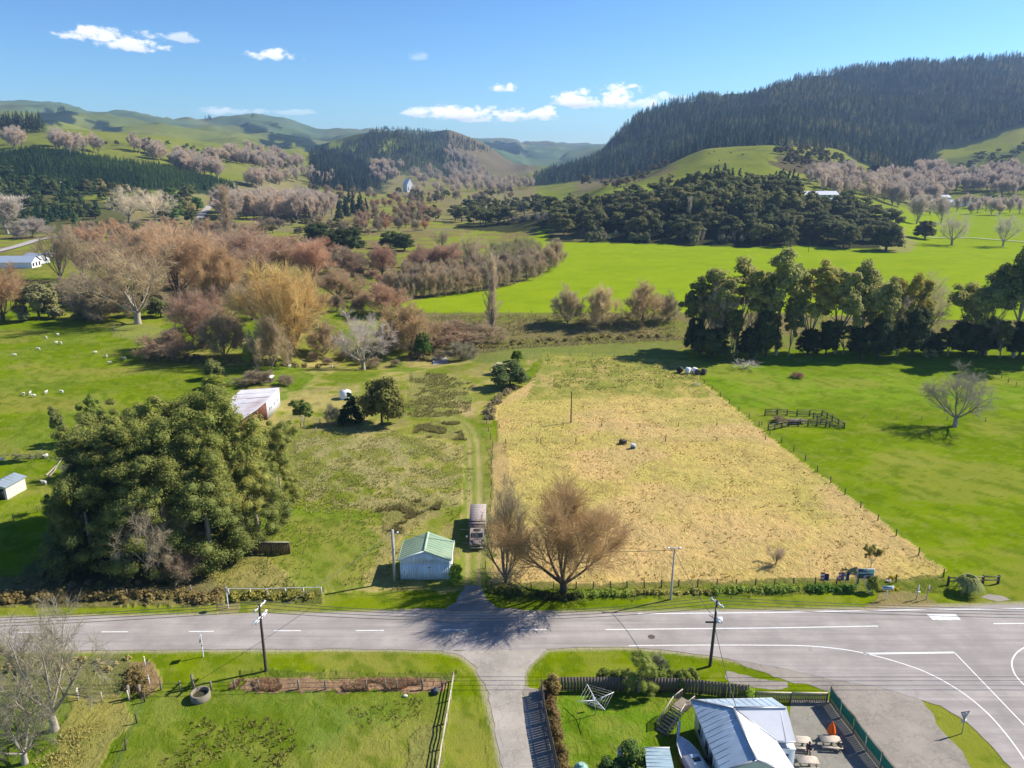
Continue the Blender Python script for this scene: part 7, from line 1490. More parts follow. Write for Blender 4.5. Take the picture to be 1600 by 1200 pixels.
def distant_buildings():
    wh = pmat('far_white', (.80, .80, .80), .5, .04, .1); gl = pmat('far_roof_grey', (.36, .38, .44), .5, .08, .1); bl = pmat('far_roof_blue', (.30, .36, .45), .5, .08, .1); lt = pmat('far_roof_light', (.55, .56, .62), .5, .06, .1)
    def rect(px, py, wd, dp, yaw): 
        p = P1(px, py); c, s = math.cos(yaw), math.sin(yaw)
        return [Vector((p.x + c * x - s * y, p.y + s * x + c * y, 0)) for x, y in ((-wd / 2, -dp / 2), (wd / 2, -dp / 2), (wd / 2, dp / 2), (-wd / 2, dp / 2))], p
    def wins(e, q, n, z, side=(0, 1), h=1.2, w=1.2):
        a, b_ = q[side[0]], q[side[1]]; d = (b_ - a); nr = d.cross(Vector((0, 0, 1))).normalized() * .05
        for i in range(n): t = (i + .5) / n; c0 = a + d * t + nr; u = d.normalized() * w / 2; bb = B(); bb.bar(c0 - u + Vector((0, 0, z)), c0 + u + Vector((0, 0, z)), .06, h); bb.go('window', GLASS, e)
    # farmhouse with the long blue-grey roof at the west edge
    r_, p = rect(18, 418, 26, 9, R(4)); r_ = [r_[3], r_[0], r_[1], r_[2]]
    e, q = shed_box('farmhouse', r_, (3.4, 6.0), wh, bl, 'long building with a blue-grey roof and a white glazed gable by the country road', 'house', ov=.6, ribs=1.5); wins(e, [q[2], q[3]], 3, 1.8, h=2.0, w=1.6)
    r_, p = rect(57, 411, 11, 8, R(-22)); r_ = [r_[3], r_[0], r_[1], r_[2]]
    e, q = shed_box('farmhouse', r_, (3.2, 5.4), wh, gl, 'white wing with a dark grey roof next to the long blue-grey roof', 'house', ov=.5, ribs=1.5); wins(e, [q[2], q[3]], 2, 1.8)
    r_, p = rect(74, 402, 5, 3, R(10)); e, q = shed_box('parked_camper', r_, (2.4, 2.6), wh, lt, 'white camper body parked behind the white wing', 'camper', ov=.05); B().box(.5, 2.6, -.08, -.02, 1.0, 1.5).go('stripe', pmat('red_stripe', (.5, .04, .03)), e)
    # white house on the hillside
    for i, (x, y, wd, dp, h, lab) in enumerate([(88, 288, 15, 9, (4.6, 4.9), 'main block of the flat-roofed white house high on the rough hillside'), (104, 292, 9, 7, (3.0, 3.2), 'lower wing of the flat-roofed white house on the rough hillside')]):
        r_, p = rect(x, y, wd, dp, R(-14)); e, q = shed_box('hillside_house', r_, h, wh, wh, lab, 'house', ov=.3, ribs=3); wins(e, q, 3, 2.6, h=1.6, w=1.8)
    # church-like white building
    r_, p = rect(638, 300, 13, 15, R(38)); e, q = shed_box('church', r_, (13, 23), wh, wh, 'white steep-gabled church in the valley among pink poplars', 'church', ov=.3, ribs=4); wins(e, q, 2, 6, h=5, w=1.3); wins(e, [q[1], q[2]], 3, 5, h=4, w=1.3)
    r_, p = rect(652, 301, 14, 9, R(38)); shed_box('church_hall', r_, (5, 8), wh, wh, 'low white hall beside the steep-gabled church', 'hall', ov=.4, ribs=4)
    # hilltop house
    r_, p = rect(1279, 306, 30, 12, R(6)); r_ = [r_[3], r_[0], r_[1], r_[2]]
    e, q = shed_box('hilltop_house', r_, (4.4, 7.0), wh, lt, 'modern hilltop house with a long pale roof above the knoll', 'house', ov=1.2, ribs=2.5); wins(e, [q[1], q[2]], 6, 2.4, h=2, w=2.6); wins(e, [q[2], q[3]], 2, 2.4, h=2, w=2.4)
    r_, p = rect(1300, 312, 14, 6, R(6)); e, q = shed_box('terrace_block', r_, (3.0, 3.15), wh, wh, 'white lower terrace block in front of the hilltop house', 'terrace', ov=.2, ribs=3); wins(e, q, 3, 1.5)
    # long sheds under the mountain
    for x, y, wd, dp, yw, lab, rm in [(1490, 322, 60, 14, 3, 'longest grey farm shed behind the mauve poplars', gl), (1462, 312, 30, 12, 5, 'pale-roofed farm shed half hidden behind the mauve poplars', lt), (1535, 318, 40, 12, 2, 'eastern farm shed behind the bare trees', gl)]:
        r_, p = rect(x, y, wd, dp, R(yw)); r_ = [r_[3], r_[0], r_[1], r_[2]]; shed_box('long_farm_shed', r_, (4, 6.5), wh, rm, lab, 'farm shed', ov=.5, ribs=4)
def animals():
    wool = pmat('wool', (.66, .63, .55), .95, .1, 3); dk = pmat('dark_face', (.12, .10, .09)); brn = pmat('cattle_hide', (.10, .055, .035), .8, .2, 2)
    def body(sheep):
        bm = bmesh.new(); me = bpy.data.meshes.new('animal')
        P_ = [(0, 0, .62), (.22, 0, .64), (.42, 0, .63), (.58, 0, .78), (.72, 0, .82), (.84, 0, .74), (-.28, 0, .64), (-.42, 0, .60)]
        legs = [(.34, .13), (.34, -.13), (-.30, .13), (-.30, -.13)]
        v = [bm.verts.new(p) for p in P_]
        for a, b_ in ((0, 1), (1, 2), (2, 3), (3, 4), (4, 5), (0, 6), (6, 7)): bm.edges.new((v[a], v[b_]))
        rad = [.26, .26, .22, .12, .11, .07, .27, .20]
        for i, (x, y) in enumerate(legs):
            a = bm.verts.new((x, y, .42)); k0 = bm.verts.new((x + (.03 if x > 0 else -.05), y, .22)); f = bm.verts.new((x, y, .02)); bm.edges.new((v[2] if x > 0 else v[6], a)); bm.edges.new((a, k0)); bm.edges.new((k0, f)); rad += [.09, .045, .04]
        for s in (-1, 1): a = bm.verts.new((.70, s * .14, .88)); bm.edges.new((v[4], a)); rad.append(.03)
        bm.to_mesh(me); bm.free(); o = bpy.data.objects.new('tmp', me); C.objects.link(o); m = o.modifiers.new('s', 'SKIN'); 
        for i, sv in enumerate(me.skin_vertices[0].data): sv.radius = (rad[i], rad[i]); sv.use_root = (i == 0)
        o.modifiers.new('u', 'SUBSURF').levels = 1; dg = bpy.context.evaluated_depsgraph_get(); m2 = bpy.data.meshes.new_from_object(o.evaluated_get(dg)); bpy.data.objects.remove(o)
        m2.materials.clear(); m2.materials.append(wool if sheep else brn)
        for p in m2.polygons: p.use_smooth = True
        return m2
    sm, cm_ = body(True), body(False)
    S = [(91, 525, 'sheep near the willows at the top of the sheep paddock'), (73, 530, 'fat white sheep beside the topmost one'), (89, 538, 'sheep of the pair below the topmost one'), (96, 539, 'second sheep of the pair below the topmost one'), (61, 548, 'sheep standing above the drain'), (24, 557, 'lone white sheep towards the paddock edge above the drain'),
         (150, 553, 'sheep on the bank of the drain'), (167, 560, 'sheep just below the drain fence'), (173, 569, 'lower sheep below the drain fence'), (195, 563, 'sheep close to the reddish thicket'), (72, 617, 'sheep apart from the lower trio'), (54, 622, 'sheep at the front of the lower trio'), (47, 618, 'middle sheep of the lower trio'), (37, 619, 'first sheep of the lower trio'), (97, 615, 'sheep lying in the middle of the paddock'),
         (73, 717, 'sheep beside the heap of dead branches'), (3, 722, 'sheep cut by the photo edge near the small shed'), (70, 758, 'sheep lying above the shed grass'), (519, 576, 'sheep grazing under the golden willow side'), (452, 575, 'small sheep behind the white-roofed shed')]
    for i, (x, y, lab) in enumerate(S):
        p = P1(x, y); o = link('sheep', sm, None, p, lab, 'sheep', 'sheep in the western paddock'); o.rotation_euler.z = rnd.random() * 6.28; s = .95; o.scale = (s, s, s)
    for i, (x, y) in enumerate([(1088, 236), (1108, 241), (1116, 238), (1142, 240), (1160, 243), (1124, 252), (1247, 235)]):
        p = P1(x, y)
        if p: o = link('cow', cm_, None, p, ['brown cow at the western brow of the bright hill', 'brown cow of the hill pair, lower', 'brown cow of the hill pair, upper', 'brown cow in the centre of the bright hill', 'brown cow east of the central one', 'brown cow lowest on the bright hill', 'brown cow by the scrub of the bright hill'][i], 'cow', 'cattle on the bright hill'); o.rotation_euler.z = rnd.random() * 6.28; o.scale = (2.1, 2.1, 2.0)
    for i, (x, y) in enumerate([(946, 373), (952, 374)]):
        p = P1(x, y); o = link('sheep', sm, None, p, ['far white cow at the foot of the dark wood', 'second far white cow at the foot of the dark wood'][i].replace('cow', 'sheep'), 'sheep', 'far sheep by the dark wood'); o.scale = (1.6,) * 3
# ------------------------------------------------------------------ the house, its garden and yard
def house():
    E_, R_ = 3.1, 4.75
    A_, C_, Rg, Bz, N_, V_, En = G(1080, 1093, E_), G(1207, 1090.5, E_), G(1229, 1105.5, R_), G(1146, 1106, R_), G(1243, 1158, E_), G(1213, 1157, E_), G(1182, 1188, R_)
    Lx = G(1127, 1206, E_); Fx = G(1250, 1214, E_)
    o = Vector((A_.x, A_.y, 0)); e = empty('house', o, 'white weatherboard house with a hipped pale blue and white iron roof', 'house')
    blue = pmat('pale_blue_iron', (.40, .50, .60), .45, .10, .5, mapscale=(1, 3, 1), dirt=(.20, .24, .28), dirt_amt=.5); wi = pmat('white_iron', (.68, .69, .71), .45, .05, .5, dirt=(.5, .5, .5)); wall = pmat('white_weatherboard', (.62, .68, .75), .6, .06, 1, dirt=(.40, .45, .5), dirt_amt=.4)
    L = lambda p: p - o
    def plane(pts, m, ribs=True, ra=0, rb=1):
        P_ = [L(p) for p in pts]; n = (P_[1] - P_[0]).cross(P_[2] - P_[0]).normalized(); n = n if n.z > 0 else -n; b = B(); b.slab(P_, .07)
        b.go('roof', m, e); b = B(); a, c = P_[ra], P_[rb]; d = (c - a); perp = n.cross(d.normalized()); 
        if perp.z < 0: perp = -perp
        cnt = int(d.length / .62)
        # ribs run up the slope from the eave and stop where they meet the polygon's edge
        for i in range(1, cnt):
            s = a + d * (i / cnt); best = 0
            for j in range(len(P_)):
                q0, q1 = P_[j], P_[(j + 1) % len(P_)]
                if {j, (j + 1) % len(P_)} == {ra, rb}: continue
                ed = q1 - q0; M_ = np.array([[perp.dot(perp), -ed.dot(perp)], [perp.dot(ed), -ed.dot(ed)]])
                try: t, u = np.linalg.solve(M_, np.array([(q0 - s).dot(perp), (q0 - s).dot(ed)]))
                except Exception: continue
                if 0 <= u <= 1 and t > .05: best = t if best == 0 else min(best, t)
            if best > .2: b.bar(s + n * .012, s + perp * (best - .03) + n * .012, .045, .02, up=n)
        if b.p: b.go('roof_seam', m, e)['kind'] = 'stuff'
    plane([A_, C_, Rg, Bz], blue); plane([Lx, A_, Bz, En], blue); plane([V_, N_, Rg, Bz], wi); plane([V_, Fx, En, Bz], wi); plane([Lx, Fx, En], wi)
    def cap(a, b_, m=None): b = B(); b.bar(L(a) + Vector((0, 0, .04)), L(b_) + Vector((0, 0, .04)), .22, .05); b.go('ridge_cap', m or METAL, e)
    for a, b_ in ((A_, Bz), (Bz, Rg), (Bz, En), (En, Lx), (En, Fx)): cap(a, b_)
    b = B(); b.bar(L(Bz) + Vector((0, 0, .03)), L(V_) + Vector((0, 0, .03)), .16, .04); b.go('valley_gutter', METAL, e)
    for a, b_ in ((A_, Lx), (A_, C_), (V_, N_)): b = B(); b.bar(L(a) + Vector((0, 0, -.08)), L(b_) + Vector((0, 0, -.08)), .12, .12); b.go('gutter', WHITE, e)
    # walls set in under the eaves
    ring = [A_, C_, N_, V_, Fx, Lx]; cen = sum(ring, Vector()) / 6; rr = []
    n = len(ring)
    for i, p in enumerate(ring):
        a, c = ring[i - 1], ring[(i + 1) % n]; d1 = (p - a).to_2d().normalized(); d2 = (c - p).to_2d().normalized(); n1 = Vector((d1.y, -d1.x)); n2 = Vector((d2.y, -d2.x)); m = (n1 + n2).normalized(); k0 = .38 / max(.4, m.dot(n1))
        rr.append(Vector((L(p).x + m.x * k0, L(p).y + m.y * k0, 0)))
    for i in range(n):
        a, c = rr[i], rr[(i + 1) % n]; b = B(); nn_ = (c - a).cross(Vector((0, 0, 1))).normalized() * .08
        b.p.append((np.array([tuple(x) for x in (a, c, c + Vector((0, 0, E_ - .05)), a + Vector((0, 0, E_ - .05)), a + nn_, c + nn_, c + nn_ + Vector((0, 0, E_ - .05)), a + nn_ + Vector((0, 0, E_ - .05)))]), [(0, 3, 2, 1), (4, 5, 6, 7), (0, 1, 5, 4), (1, 2, 6, 5), (2, 3, 7, 6), (3, 0, 4, 7)], 0)); b.go('wall', wall, e)
    # windows of the long side that looks towards the garden
    a, c = rr[0], rr[5]; d = (c - a).normalized(); nr = Vector((-d.y, d.x, 0)); nr = nr if nr.x < 0 else -nr
    for t, w, h0, h1 in ((1.9, .9, .9, 2.3), (4.2, 1.0, 1.0, 2.4), (5.6, .8, 1.0, 2.4), (8.4, 1.3, .8, 2.4)):
        p = a + d * t + nr * .10; b = B(); b.bar(p - d * w / 2 + Vector((0, 0, (h0 + h1) / 2)), p + d * w / 2 + Vector((0, 0, (h0 + h1) / 2)), .08, h1 - h0); f = b.go('window', WHITE, e)
        p2 = p + nr * .05; b = B(); b.bar(p2 - d * (w / 2 - .07) + Vector((0, 0, (h0 + h1) / 2)), p2 + d * (w / 2 - .07) + Vector((0, 0, (h0 + h1) / 2)), .02, h1 - h0 - .14); b.go('pane', GLASS, f)
    # gable end board and annex
    b = B(); b.slab([L(C_) + Vector((-.3, 0, -.06)), L(N_) + Vector((-.3, 0, -.06)), L(Rg) + Vector((-.3, 0, -.1))], .02); 
    V = [L(C_) + Vector((-.35, 0, -.3)), L(N_) + Vector((-.35, 0, -.3)), L(Rg) + Vector((-.35, 0, -.12))]; b = B(); b.p.append((np.array([tuple(x) for x in V] + [tuple(x + Vector((-.06, 0, 0))) for x in V]), [(0, 1, 2), (5, 4, 3)], 0)); b.go('gable', wall, e)
    a1, a2, a3, a4 = G(1216, 1170, 2.5), G(1244, 1171, 2.5), G(1240, 1161, 2.5), G(1214, 1161, 2.5); b = B(); b.slab([L(x) for x in (a1, a2, a3, a4)], .08); b.go('annex_roof', wi, e)
    q = [Vector((L(x).x, L(x).y, 0)) for x in (a1, a2, a3, a4)]; q = [x + (sum(q, Vector()) / 4 - x) * .07 for x in q]; b = B(); b.p.append((np.array([tuple(x) for x in q] + [(x.x, x.y, 2.42) for x in q]), [(0, 1, 5, 4), (1, 2, 6, 5), (2, 3, 7, 6), (3, 0, 4, 7)], 0)); b.go('annex_wall', wall, e)
    m = (q[0] * .75 + q[1] * .25); B().bar(m + Vector((0, -.05, 1.0)), m + Vector((.55, -.05, 1.0)), .04, 1.9).go('door', GLASS, e)
    # back steps with balusters
    s0, s1 = G(1083, 1120, 0), G(1045, 1152, 0); e2 = empty('back_steps', Vector((s1.x, s1.y, 0)), 'weathered timber steps and landing with a railing at the garden end of the house', 'steps'); d = Vector((s0.x - s1.x, s0.y - s1.y, 0)); ln = d.length; d.normalize(); sd_ = Vector((-d.y, d.x, 0)); hgt_ = 1.5
    for i in range(8):
        t = i / 8; z = hgt_ * (i + 1) / 8; p = d * (ln * .62 * t); B().bar(p + sd_ * .02 + Vector((0, 0, z)), p + sd_ * 1.4 + Vector((0, 0, z)), .3, .05).go('tread', WOOD, e2)
    b = B(); p0 = d * (ln * .62); b.slab([p0 + Vector((0, 0, hgt_ + .01)), d * ln + Vector((0, 0, hgt_ + .01)), d * ln + sd_ * 1.5 + Vector((0, 0, hgt_ + .01)), p0 + sd_ * 1.5 + Vector((0, 0, hgt_ + .01))], .1); b.go('landing', WOOD, e2)
    for s_ in (0, 1.42):
        b = B(); top = lambda t: Vector((0, 0, (hgt_ * min(1, t / .62)) + .95))
        b.bar(sd_ * s_ + top(0), p0 + sd_ * s_ + top(.62), .08, .06).bar(p0 + sd_ * s_ + top(.62), d * ln + sd_ * s_ + top(1), .08, .06); b.go('handrail', WOODP, e2)
        for i in range(17):
            t = i / 16; p = d * ln * t + sd_ * s_; B().bar(p + Vector((0, 0, max(.05, hgt_ * min(1, t / .62) - .1))), p + top(t) - Vector((0, 0, .05)), .045).go('baluster', WOOD, e2)
def garden_things():
    # board fence round the lawn: boards are parts
    def board_fence(px, label, h=1.7, mat=None, step=.30, cap=False, z_gap=.04, gap=.02, name='board_fence', posts=2.4, top_rail=False):
        q = [Vector(a) for a in GP(px)]; e = empty(name, (q[0].x, q[0].y, 0), label, 'fence'); o = q[0]; me = mk('plank', B().box(0, step - gap, -.012, .012, z_gap, h).p, [mat or WOOD])
        for a, b_ in zip(q[:-1], q[1:]):
            d = b_ - a; n = int(d.length / step); ang = math.atan2(d.y, d.x)
            for i in range(n):
                p = a + d * (i / n) - o; x = link('plank', me, e, (p.x, p.y, rnd.uniform(-.02, .02))); x.rotation_euler.z = ang
            m = max(1, round(d.length / posts)); nr = Vector((-d.y, d.x)).normalized() * .07
            for i in range(m + 1):
                p = a + d * (i / m) - o + nr; y = B().box(-.05, .05, -.05, .05, -.3, h + .02).go('post', WOODD, e, (p.x, p.y, 0)); y.rotation_euler.z = ang
            for z in (.35, h - .3): b = B(); b.bar(Vector((*(a - o + nr * .6), z)), Vector((*(b_ - o + nr * .6), z)), .05, .1); b.go('rail', WOODD, e)
            if top_rail: b = B(); b.bar(Vector((*(a - o), h + .03)), Vector((*(b_ - o), h + .03)), .14, .04); b.go('cap_rail', WOODP, e)
        return e
    dk = pmat('brown_grey_board', (.165, .135, .11), .9, .2, 2, mapscale=(3, 3, .4)); sl = pmat('mossy_slat', (.24, .22, .15), .9, .22, 2, mapscale=(3, 3, .4))
    board_fence([(866, 1080), (950, 1080), (1060, 1082), (1130, 1089), (1168, 1093)], 'brown-grey board fence between the garden lawn and the verge', 1.75, dk, .32)
    board_fence([(845, 1083), (852, 1130), (862, 1175), (871, 1215)], 'dark lattice-topped board fence along the lane', 1.75, dk, .30)
    board_fence([(1180, 1096.5), (1235, 1097.5), (1292, 1098)], 'mossy slatted timber fence at the top of the gravel yard', 1.15, sl, .17, gap=.05, top_rail=True)
    # windbreak: green cloth panels over low boards
    q = [Vector((*a, 0)) for a in GP([(1296, 1098), (1313, 1122), (1333, 1147), (1352, 1174), (1375, 1203), (1398, 1232)])]; e = empty('windbreak_fence', q[0], 'green cloth windbreak on timber posts slanting along the gravel yard', 'fence'); gm = pmat('green_cloth', (.012, .17, .125), .6, .12, 2)
    for i, a in enumerate(q):
        B().box(-.06, .06, -.06, .06, -.2, 2.0).go('post', WOODP if i % 2 else WOOD, e, a - q[0])
    for a, c in zip(q[:-1], q[1:]):
        b = B(); nseg = 6; rows = 4; V = []
        for j in range(rows):
            for i in range(nseg + 1):
                t = .03 + .94 * i / nseg; p = a.lerp(c, t) - q[0]; bulge = .10 * math.sin(math.pi * t) * math.sin(math.pi * j / (rows - 1)); d = (c - a).normalized(); V.append(tuple(p + Vector((d.y, -d.x, 0)) * (bulge + .07) + Vector((0, 0, .75 + 1.15 * j / (rows - 1) - .04 * math.sin(math.pi * t) * (j == rows - 1)))))
        F_ = [(j * (nseg + 1) + i, j * (nseg + 1) + i + 1, (j + 1) * (nseg + 1) + i + 1, (j + 1) * (nseg + 1) + i) for j in range(rows - 1) for i in range(nseg)]
        b.p.append((np.array(V), F_, 0)); b.go('cloth_panel', gm, e)
        d = (c - a); n = int(d.length / .22)
        for i in range(n): p = a + d * ((i + .5) / n) - q[0]; x = B().box(-.09, .09, -.012, .012, .05, .8).go('plank', sl, e, p); x.rotation_euler.z = math.atan2(d.y, d.x)
        b = B(); b.bar(a - q[0] + Vector((0, 0, 1.93)), c - q[0] + Vector((0, 0, 1.93)), .06, .05); b.go('rail', WOOD, e)
    # picnic tables
    def picnic(px, py, rz, label, first):
        p = G(px, py); e = empty('picnic_table', p, label, 'picnic table', 'picnic tables in the gravel yard', rz)
        if first is None:
            for i in range(6): B().box(-.95, .95, -.40 + i * .135, -.28 + i * .135, .71, .75).go('tabletop_plank', WOODP, e)
            for s in (-1, 1):
                for k0 in range(2): B().box(-.95, .95, s * .72 - .13 + k0 * .135, s * .72 - .01 + k0 * .135, .42, .46).go('seat_plank', WOODP, e)
            for x in (-.7, .7):
                b = B()
                for s in (-1, 1): b.bar((x, s * .22, .70), (x, s * .72, 0), .05, .10)
                b.bar((x - .04, -.83, .385), (x - .04, .83, .385), .04, .09).bar((x - .04, -.38, .665), (x - .04, .38, .665), .04, .09); b.go('leg_frame', WOOD, e)
            b = B(); b.bar((-.7, 0, .5), (.7, 0, .5), .04, .09); b.go('stretcher', WOOD, e); return e
        for ch in first.children: c = ch.copy(); C.objects.link(c); c.parent = e
        return e
    t1 = picnic(1296, 1165, R(-4), 'pale picnic table beside the folded orange umbrella', None); picnic(1250, 1166, R(-5), 'pale picnic table against the house wall behind the dark-dressed person', t1); picnic(1261, 1198, R(-3), 'pale picnic table cut by the bottom of the photo', t1)
    # folded orange umbrella
    p = G(1298, 1150); e = empty('folded_umbrella', p, 'closed bright orange umbrella on a white base in the gravel yard', 'umbrella'); b = B(); b.tube([(0, 0, 0), (0, 0, .12)], .28, 12); b.go('base', WHITE, e); b = B(); b.tube([(0, 0, .12), (0, 0, 1.75)], .025, 6); b.go('pole', METAL, e)
    om = pmat('orange_cloth', (.72, .12, .01), .6, .1, 3); b = B(); n = 16; V = []
    for z, r in ((.35, .36), (.7, .34), (1.15, .24), (1.55, .10), (1.68, .03)):
        for i in range(n): rr = r * (1 + .30 * (i % 2) - .15); V.append((rr * math.cos(i * 2 * math.pi / n), rr * math.sin(i * 2 * math.pi / n), z))
    b.p.append((np.array(V), [(k0 * n + i, k0 * n + (i + 1) % n, (k0 + 1) * n + (i + 1) % n, (k0 + 1) * n + i) for k0 in range(4) for i in range(n)], 0)); b.go('canopy', om, e)
    # bicycle-like dark clutter: a dark folded chair by the table
    p = G(1313, 1172); e = empty('folding_chair', p, 'dark folding chair beside the picnic table', 'chair', None, .5); b = B(); b.bar((-.25, -.25, 0), (-.25, .25, .9), .03).bar((.25, -.25, 0), (.25, .25, .9), .03).bar((-.22, .25, 0), (-.22, -.2, .45), .03).bar((.22, .25, 0), (.22, -.2, .45), .03); b.go('frame', BLACK, e); B().box(-.24, .24, -.2, .2, .43, .46).go('seat', BLACK, e); B().bar((-.24, .19, .72), (.24, .19, .72), .03, .3).go('backrest', BLACK, e)
    # dark dog-sized planter at the chair
    # clothes line: rotary
    p = G(930, 1117); e = empty('clothes_line', p, 'white rotary clothes line on the garden lawn', 'clothes line', None, R(20)); b = B(); b.tube([(0, 0, -.1), (0, 0, 2.1)], .04, 8); b.go('pole', METAL, e)
    for i in range(4):
        a = i * math.pi / 2; d = Vector((math.cos(a), math.sin(a), 0)); b = B(); b.bar(Vector((0, 0, 1.75)), d * 2.0 + Vector((0, 0, 2.15)), .05); b.go('arm', WHITE, e); b = B(); b.bar(Vector((0, 0, 1.35)), d * .9 + Vector((0, 0, 1.9)), .03); b.go('strut', WHITE, e)
    for r in (.8, 1.2, 1.6, 1.95):
        b = B(); q = [Vector((math.cos(i * math.pi / 2) * r, math.sin(i * math.pi / 2) * r, 1.77 + .2 * r)) for i in range(4)]
        for i in range(4): b.bar(q[i], q[(i + 1) % 4], .01)
        b.go('line', WHITE, e)
    p = G(927, 1107); e = empty('peg_basket', p + Vector((0.0, -.15, 1.2)), 'white peg bag hanging on the clothes line pole', 'bag'); B().box(-.14, .14, -.06, .06, -.25, .2).go('bag', WHITE, e)
    # small garden shed, tank, little cupboard
    blue = pmat('shed_blue_iron', (.27, .37, .42), .5, .16, 1.2, mapscale=(1, 4, 1), dirt=(.45, .50, .50), dirt_amt=.4)
    a, b_, c, d = G(1007, 1169, 2.1), G(1046, 1169, 2.1), G(1058, 1222, 2.1), G(1013, 1222, 2.1); o = Vector((d.x, d.y, 0)); e = empty('garden_shed', o, 'small garden shed with a streaked blue-grey flat roof', 'shed')
    bb = B(); sheet_roof(bb, [d - o, a - o, b_ - o, c - o], .05, .4); bb.go('roof', blue, e)
    q = [Vector(((x - o).x, (x - o).y, 0)) for x in (d, c, b_, a)]; cn = sum(q, Vector()) / 4; q = [x + (cn - x) * .06 for x in q]; bb = B(); bb.p.append((np.array([tuple(x) for x in q] + [(x.x, x.y, 2.02) for x in q]), [(0, 1, 5, 4), (1, 2, 6, 5), (2, 3, 7, 6), (3, 0, 4, 7)], 0)); bb.go('wall', WOODP, e)
    B().bar(a - o + Vector((-.02, .04, .0)), b_ - o + Vector((.02, .04, .0)), .06, .14).go('fascia', WHITE, e)
    p = G(908, 1212); e = empty('compost_bin', p, 'pale green plastic compost bin cut by the bottom of the photo', 'bin'); b = B(); b.tube([(0, 0, 0), (0, 0, .9), (0, 0, 1.1), (0, 0, 1.25)], [.75, .66, .5, .2], 10); b.go('barrel', pmat('pale_green_plastic', (.22, .36, .30), .5, .1), e); b = B(); b.tube([(0, 0, 1.25), (0, 0, 1.33)], .25, 10); b.go('lid', pmat('pale_green_lid', (.30, .45, .38), .5), e)
    p = G(969, 1188); e = empty('white_cabinet', p, 'white narrow cabinet standing at the edge of the lawn', 'cabinet'); B().box(-.28, .28, -.22, .22, 0, 1.25).go('body', WHITE, e); B().box(-.3, .3, -.24, .24, 1.253, 1.3).go('top', METAL, e); B().box(-.2, .2, -.235, -.222, .55, .62).go('handle', BLACK, e)
    p0, p1 = G(994, 1181, .9), G(1008, 1180, .9); b = B(); b.bar(Vector((0, 0, 0)), p1 - p0, .1, .14); o2 = b.p; 
    e = empty('low_gate', Vector((p0.x, p0.y, 0)), 'low pale gate between the green shrub and the garden shed', 'gate'); B().bar((0, 0, .9), (p1.x - p0.x, p1.y - p0.y, .9), .06, .12).go('top_rail', WOODP, e)
    for i in range(5): t = (i + .5) / 5; B().box((p1.x - p0.x) * t - .05, (p1.x - p0.x) * t + .05, -.01 + (p1.y - p0.y) * t, .01 + (p1.y - p0.y) * t, .02, .84).go('plank', WOOD, e)
    # boat on its trailer
    p = G(1079, 1200); e = empty('boat', p, 'small white boat with a maroon stripe stored on its trailer beside the house', 'boat', None, R(12)); st = [(-2.6, .15, .55), (-1.8, .62, .35), (-.6, .92, .25), (1.0, 1.0, .25), (2.4, .95, .28)]; V = []
    for y, hw, kz in st:
        yy = -y; V += [(-hw, yy, 1.25), (-hw * .9, yy, .75), (0, yy, kz), (hw * .9, yy, .75), (hw, yy, 1.25)]
    F_ = [(i * 5 + j, i * 5 + j + 1, (i + 1) * 5 + j + 1, (i + 1) * 5 + j) for i in range(4) for j in range(4)] + [(20, 21, 22, 23, 24)]
    b = B(); b.p.append((np.array(V), F_[:-1], 0)); b.p.append((np.array(V), [F_[-1]], 0)); b.go('hull', WHITE, e)
    b = B(); V2 = [(x * .96, y, 1.2) for (x, y, z) in V if z == 1.25]; l = V2[0::2]; r = V2[1::2]; b.p.append((np.array(l + r), [(i, i + 1, 6 + i - 1 + 0, 5 + i) if False else (i, i + 1, 5 + i + 1, 5 + i) for i in range(4)], 0)); b.go('deck', pmat('boat_deck', (.55, .56, .58), .5), e)
    for s in (-1, 1): b = B(); [b.bar((s * (a[1] + .015), -a[0], 1.12), (s * (c[1] + .015), -c[0], 1.12), .02, .14) for a, c in zip(st[:-1], st[1:])]; b.go('stripe', pmat('maroon', (.16, .02, .05), .4), e)
    vv = np.array([(-.7, .3, 1.22), (.7, .3, 1.22), (.7, -1.5, 1.22), (-.7, -1.5, 1.22), (-.5, -.3, 1.85), (.5, -.3, 1.85), (.5, -1.4, 1.85), (-.5, -1.4, 1.85)]); b = B(); b.p.append((vv, [(4, 5, 6, 7), (1, 2, 6, 5), (3, 0, 4, 7), (2, 3, 7, 6)], 0)); b.go('cabin', WHITE, e)
    b = B(); b.p.append((vv + np.array([0, .012, .012]), [(0, 1, 5, 4)], 0)); b.go('windscreen', GLASS, e); b = B(); b.box(-.35, .35, -1.25, -.75, 1.86, 1.88); b.go('hatch', GLASS, e)
    p = G(1066, 1192); e = empty('boat_trailer', p, 'silver boat trailer under the white boat', 'trailer', None, R(12)); b = B()
    for s in (-1, 1): b.bar((s * .55 + .9, -2.2, .3), (.9 + s * .08, 3.4, .3), .08)
    for y in (-1.6, -.4, .8): b.bar((.9 - .5, y, .3), (.9 + .5, y, .3), .06)
    b.bar((.9, 3.2, .3), (.9, 3.3, 1.1), .07); b.go('frame', METAL, e)
    for s in (-1, 1): b = B(); b.tube([(.9 + s * 1.05, -.6, .3), (.9 + s * 1.22, -.6, .3)], .3, 12); b.go('wheel', BLACK, e)
    for i, (x, y, z, lab) in enumerate([(1058, 1166, 0, 'long white plank leaning beside the boat')]):
        p = G(x, y); b = B(); b.bar((0, 0, .05), (.5, 1.6, 1.5), .22, .04); b.go('white_plank', WHITE, None, p, label=lab, cat='plank')
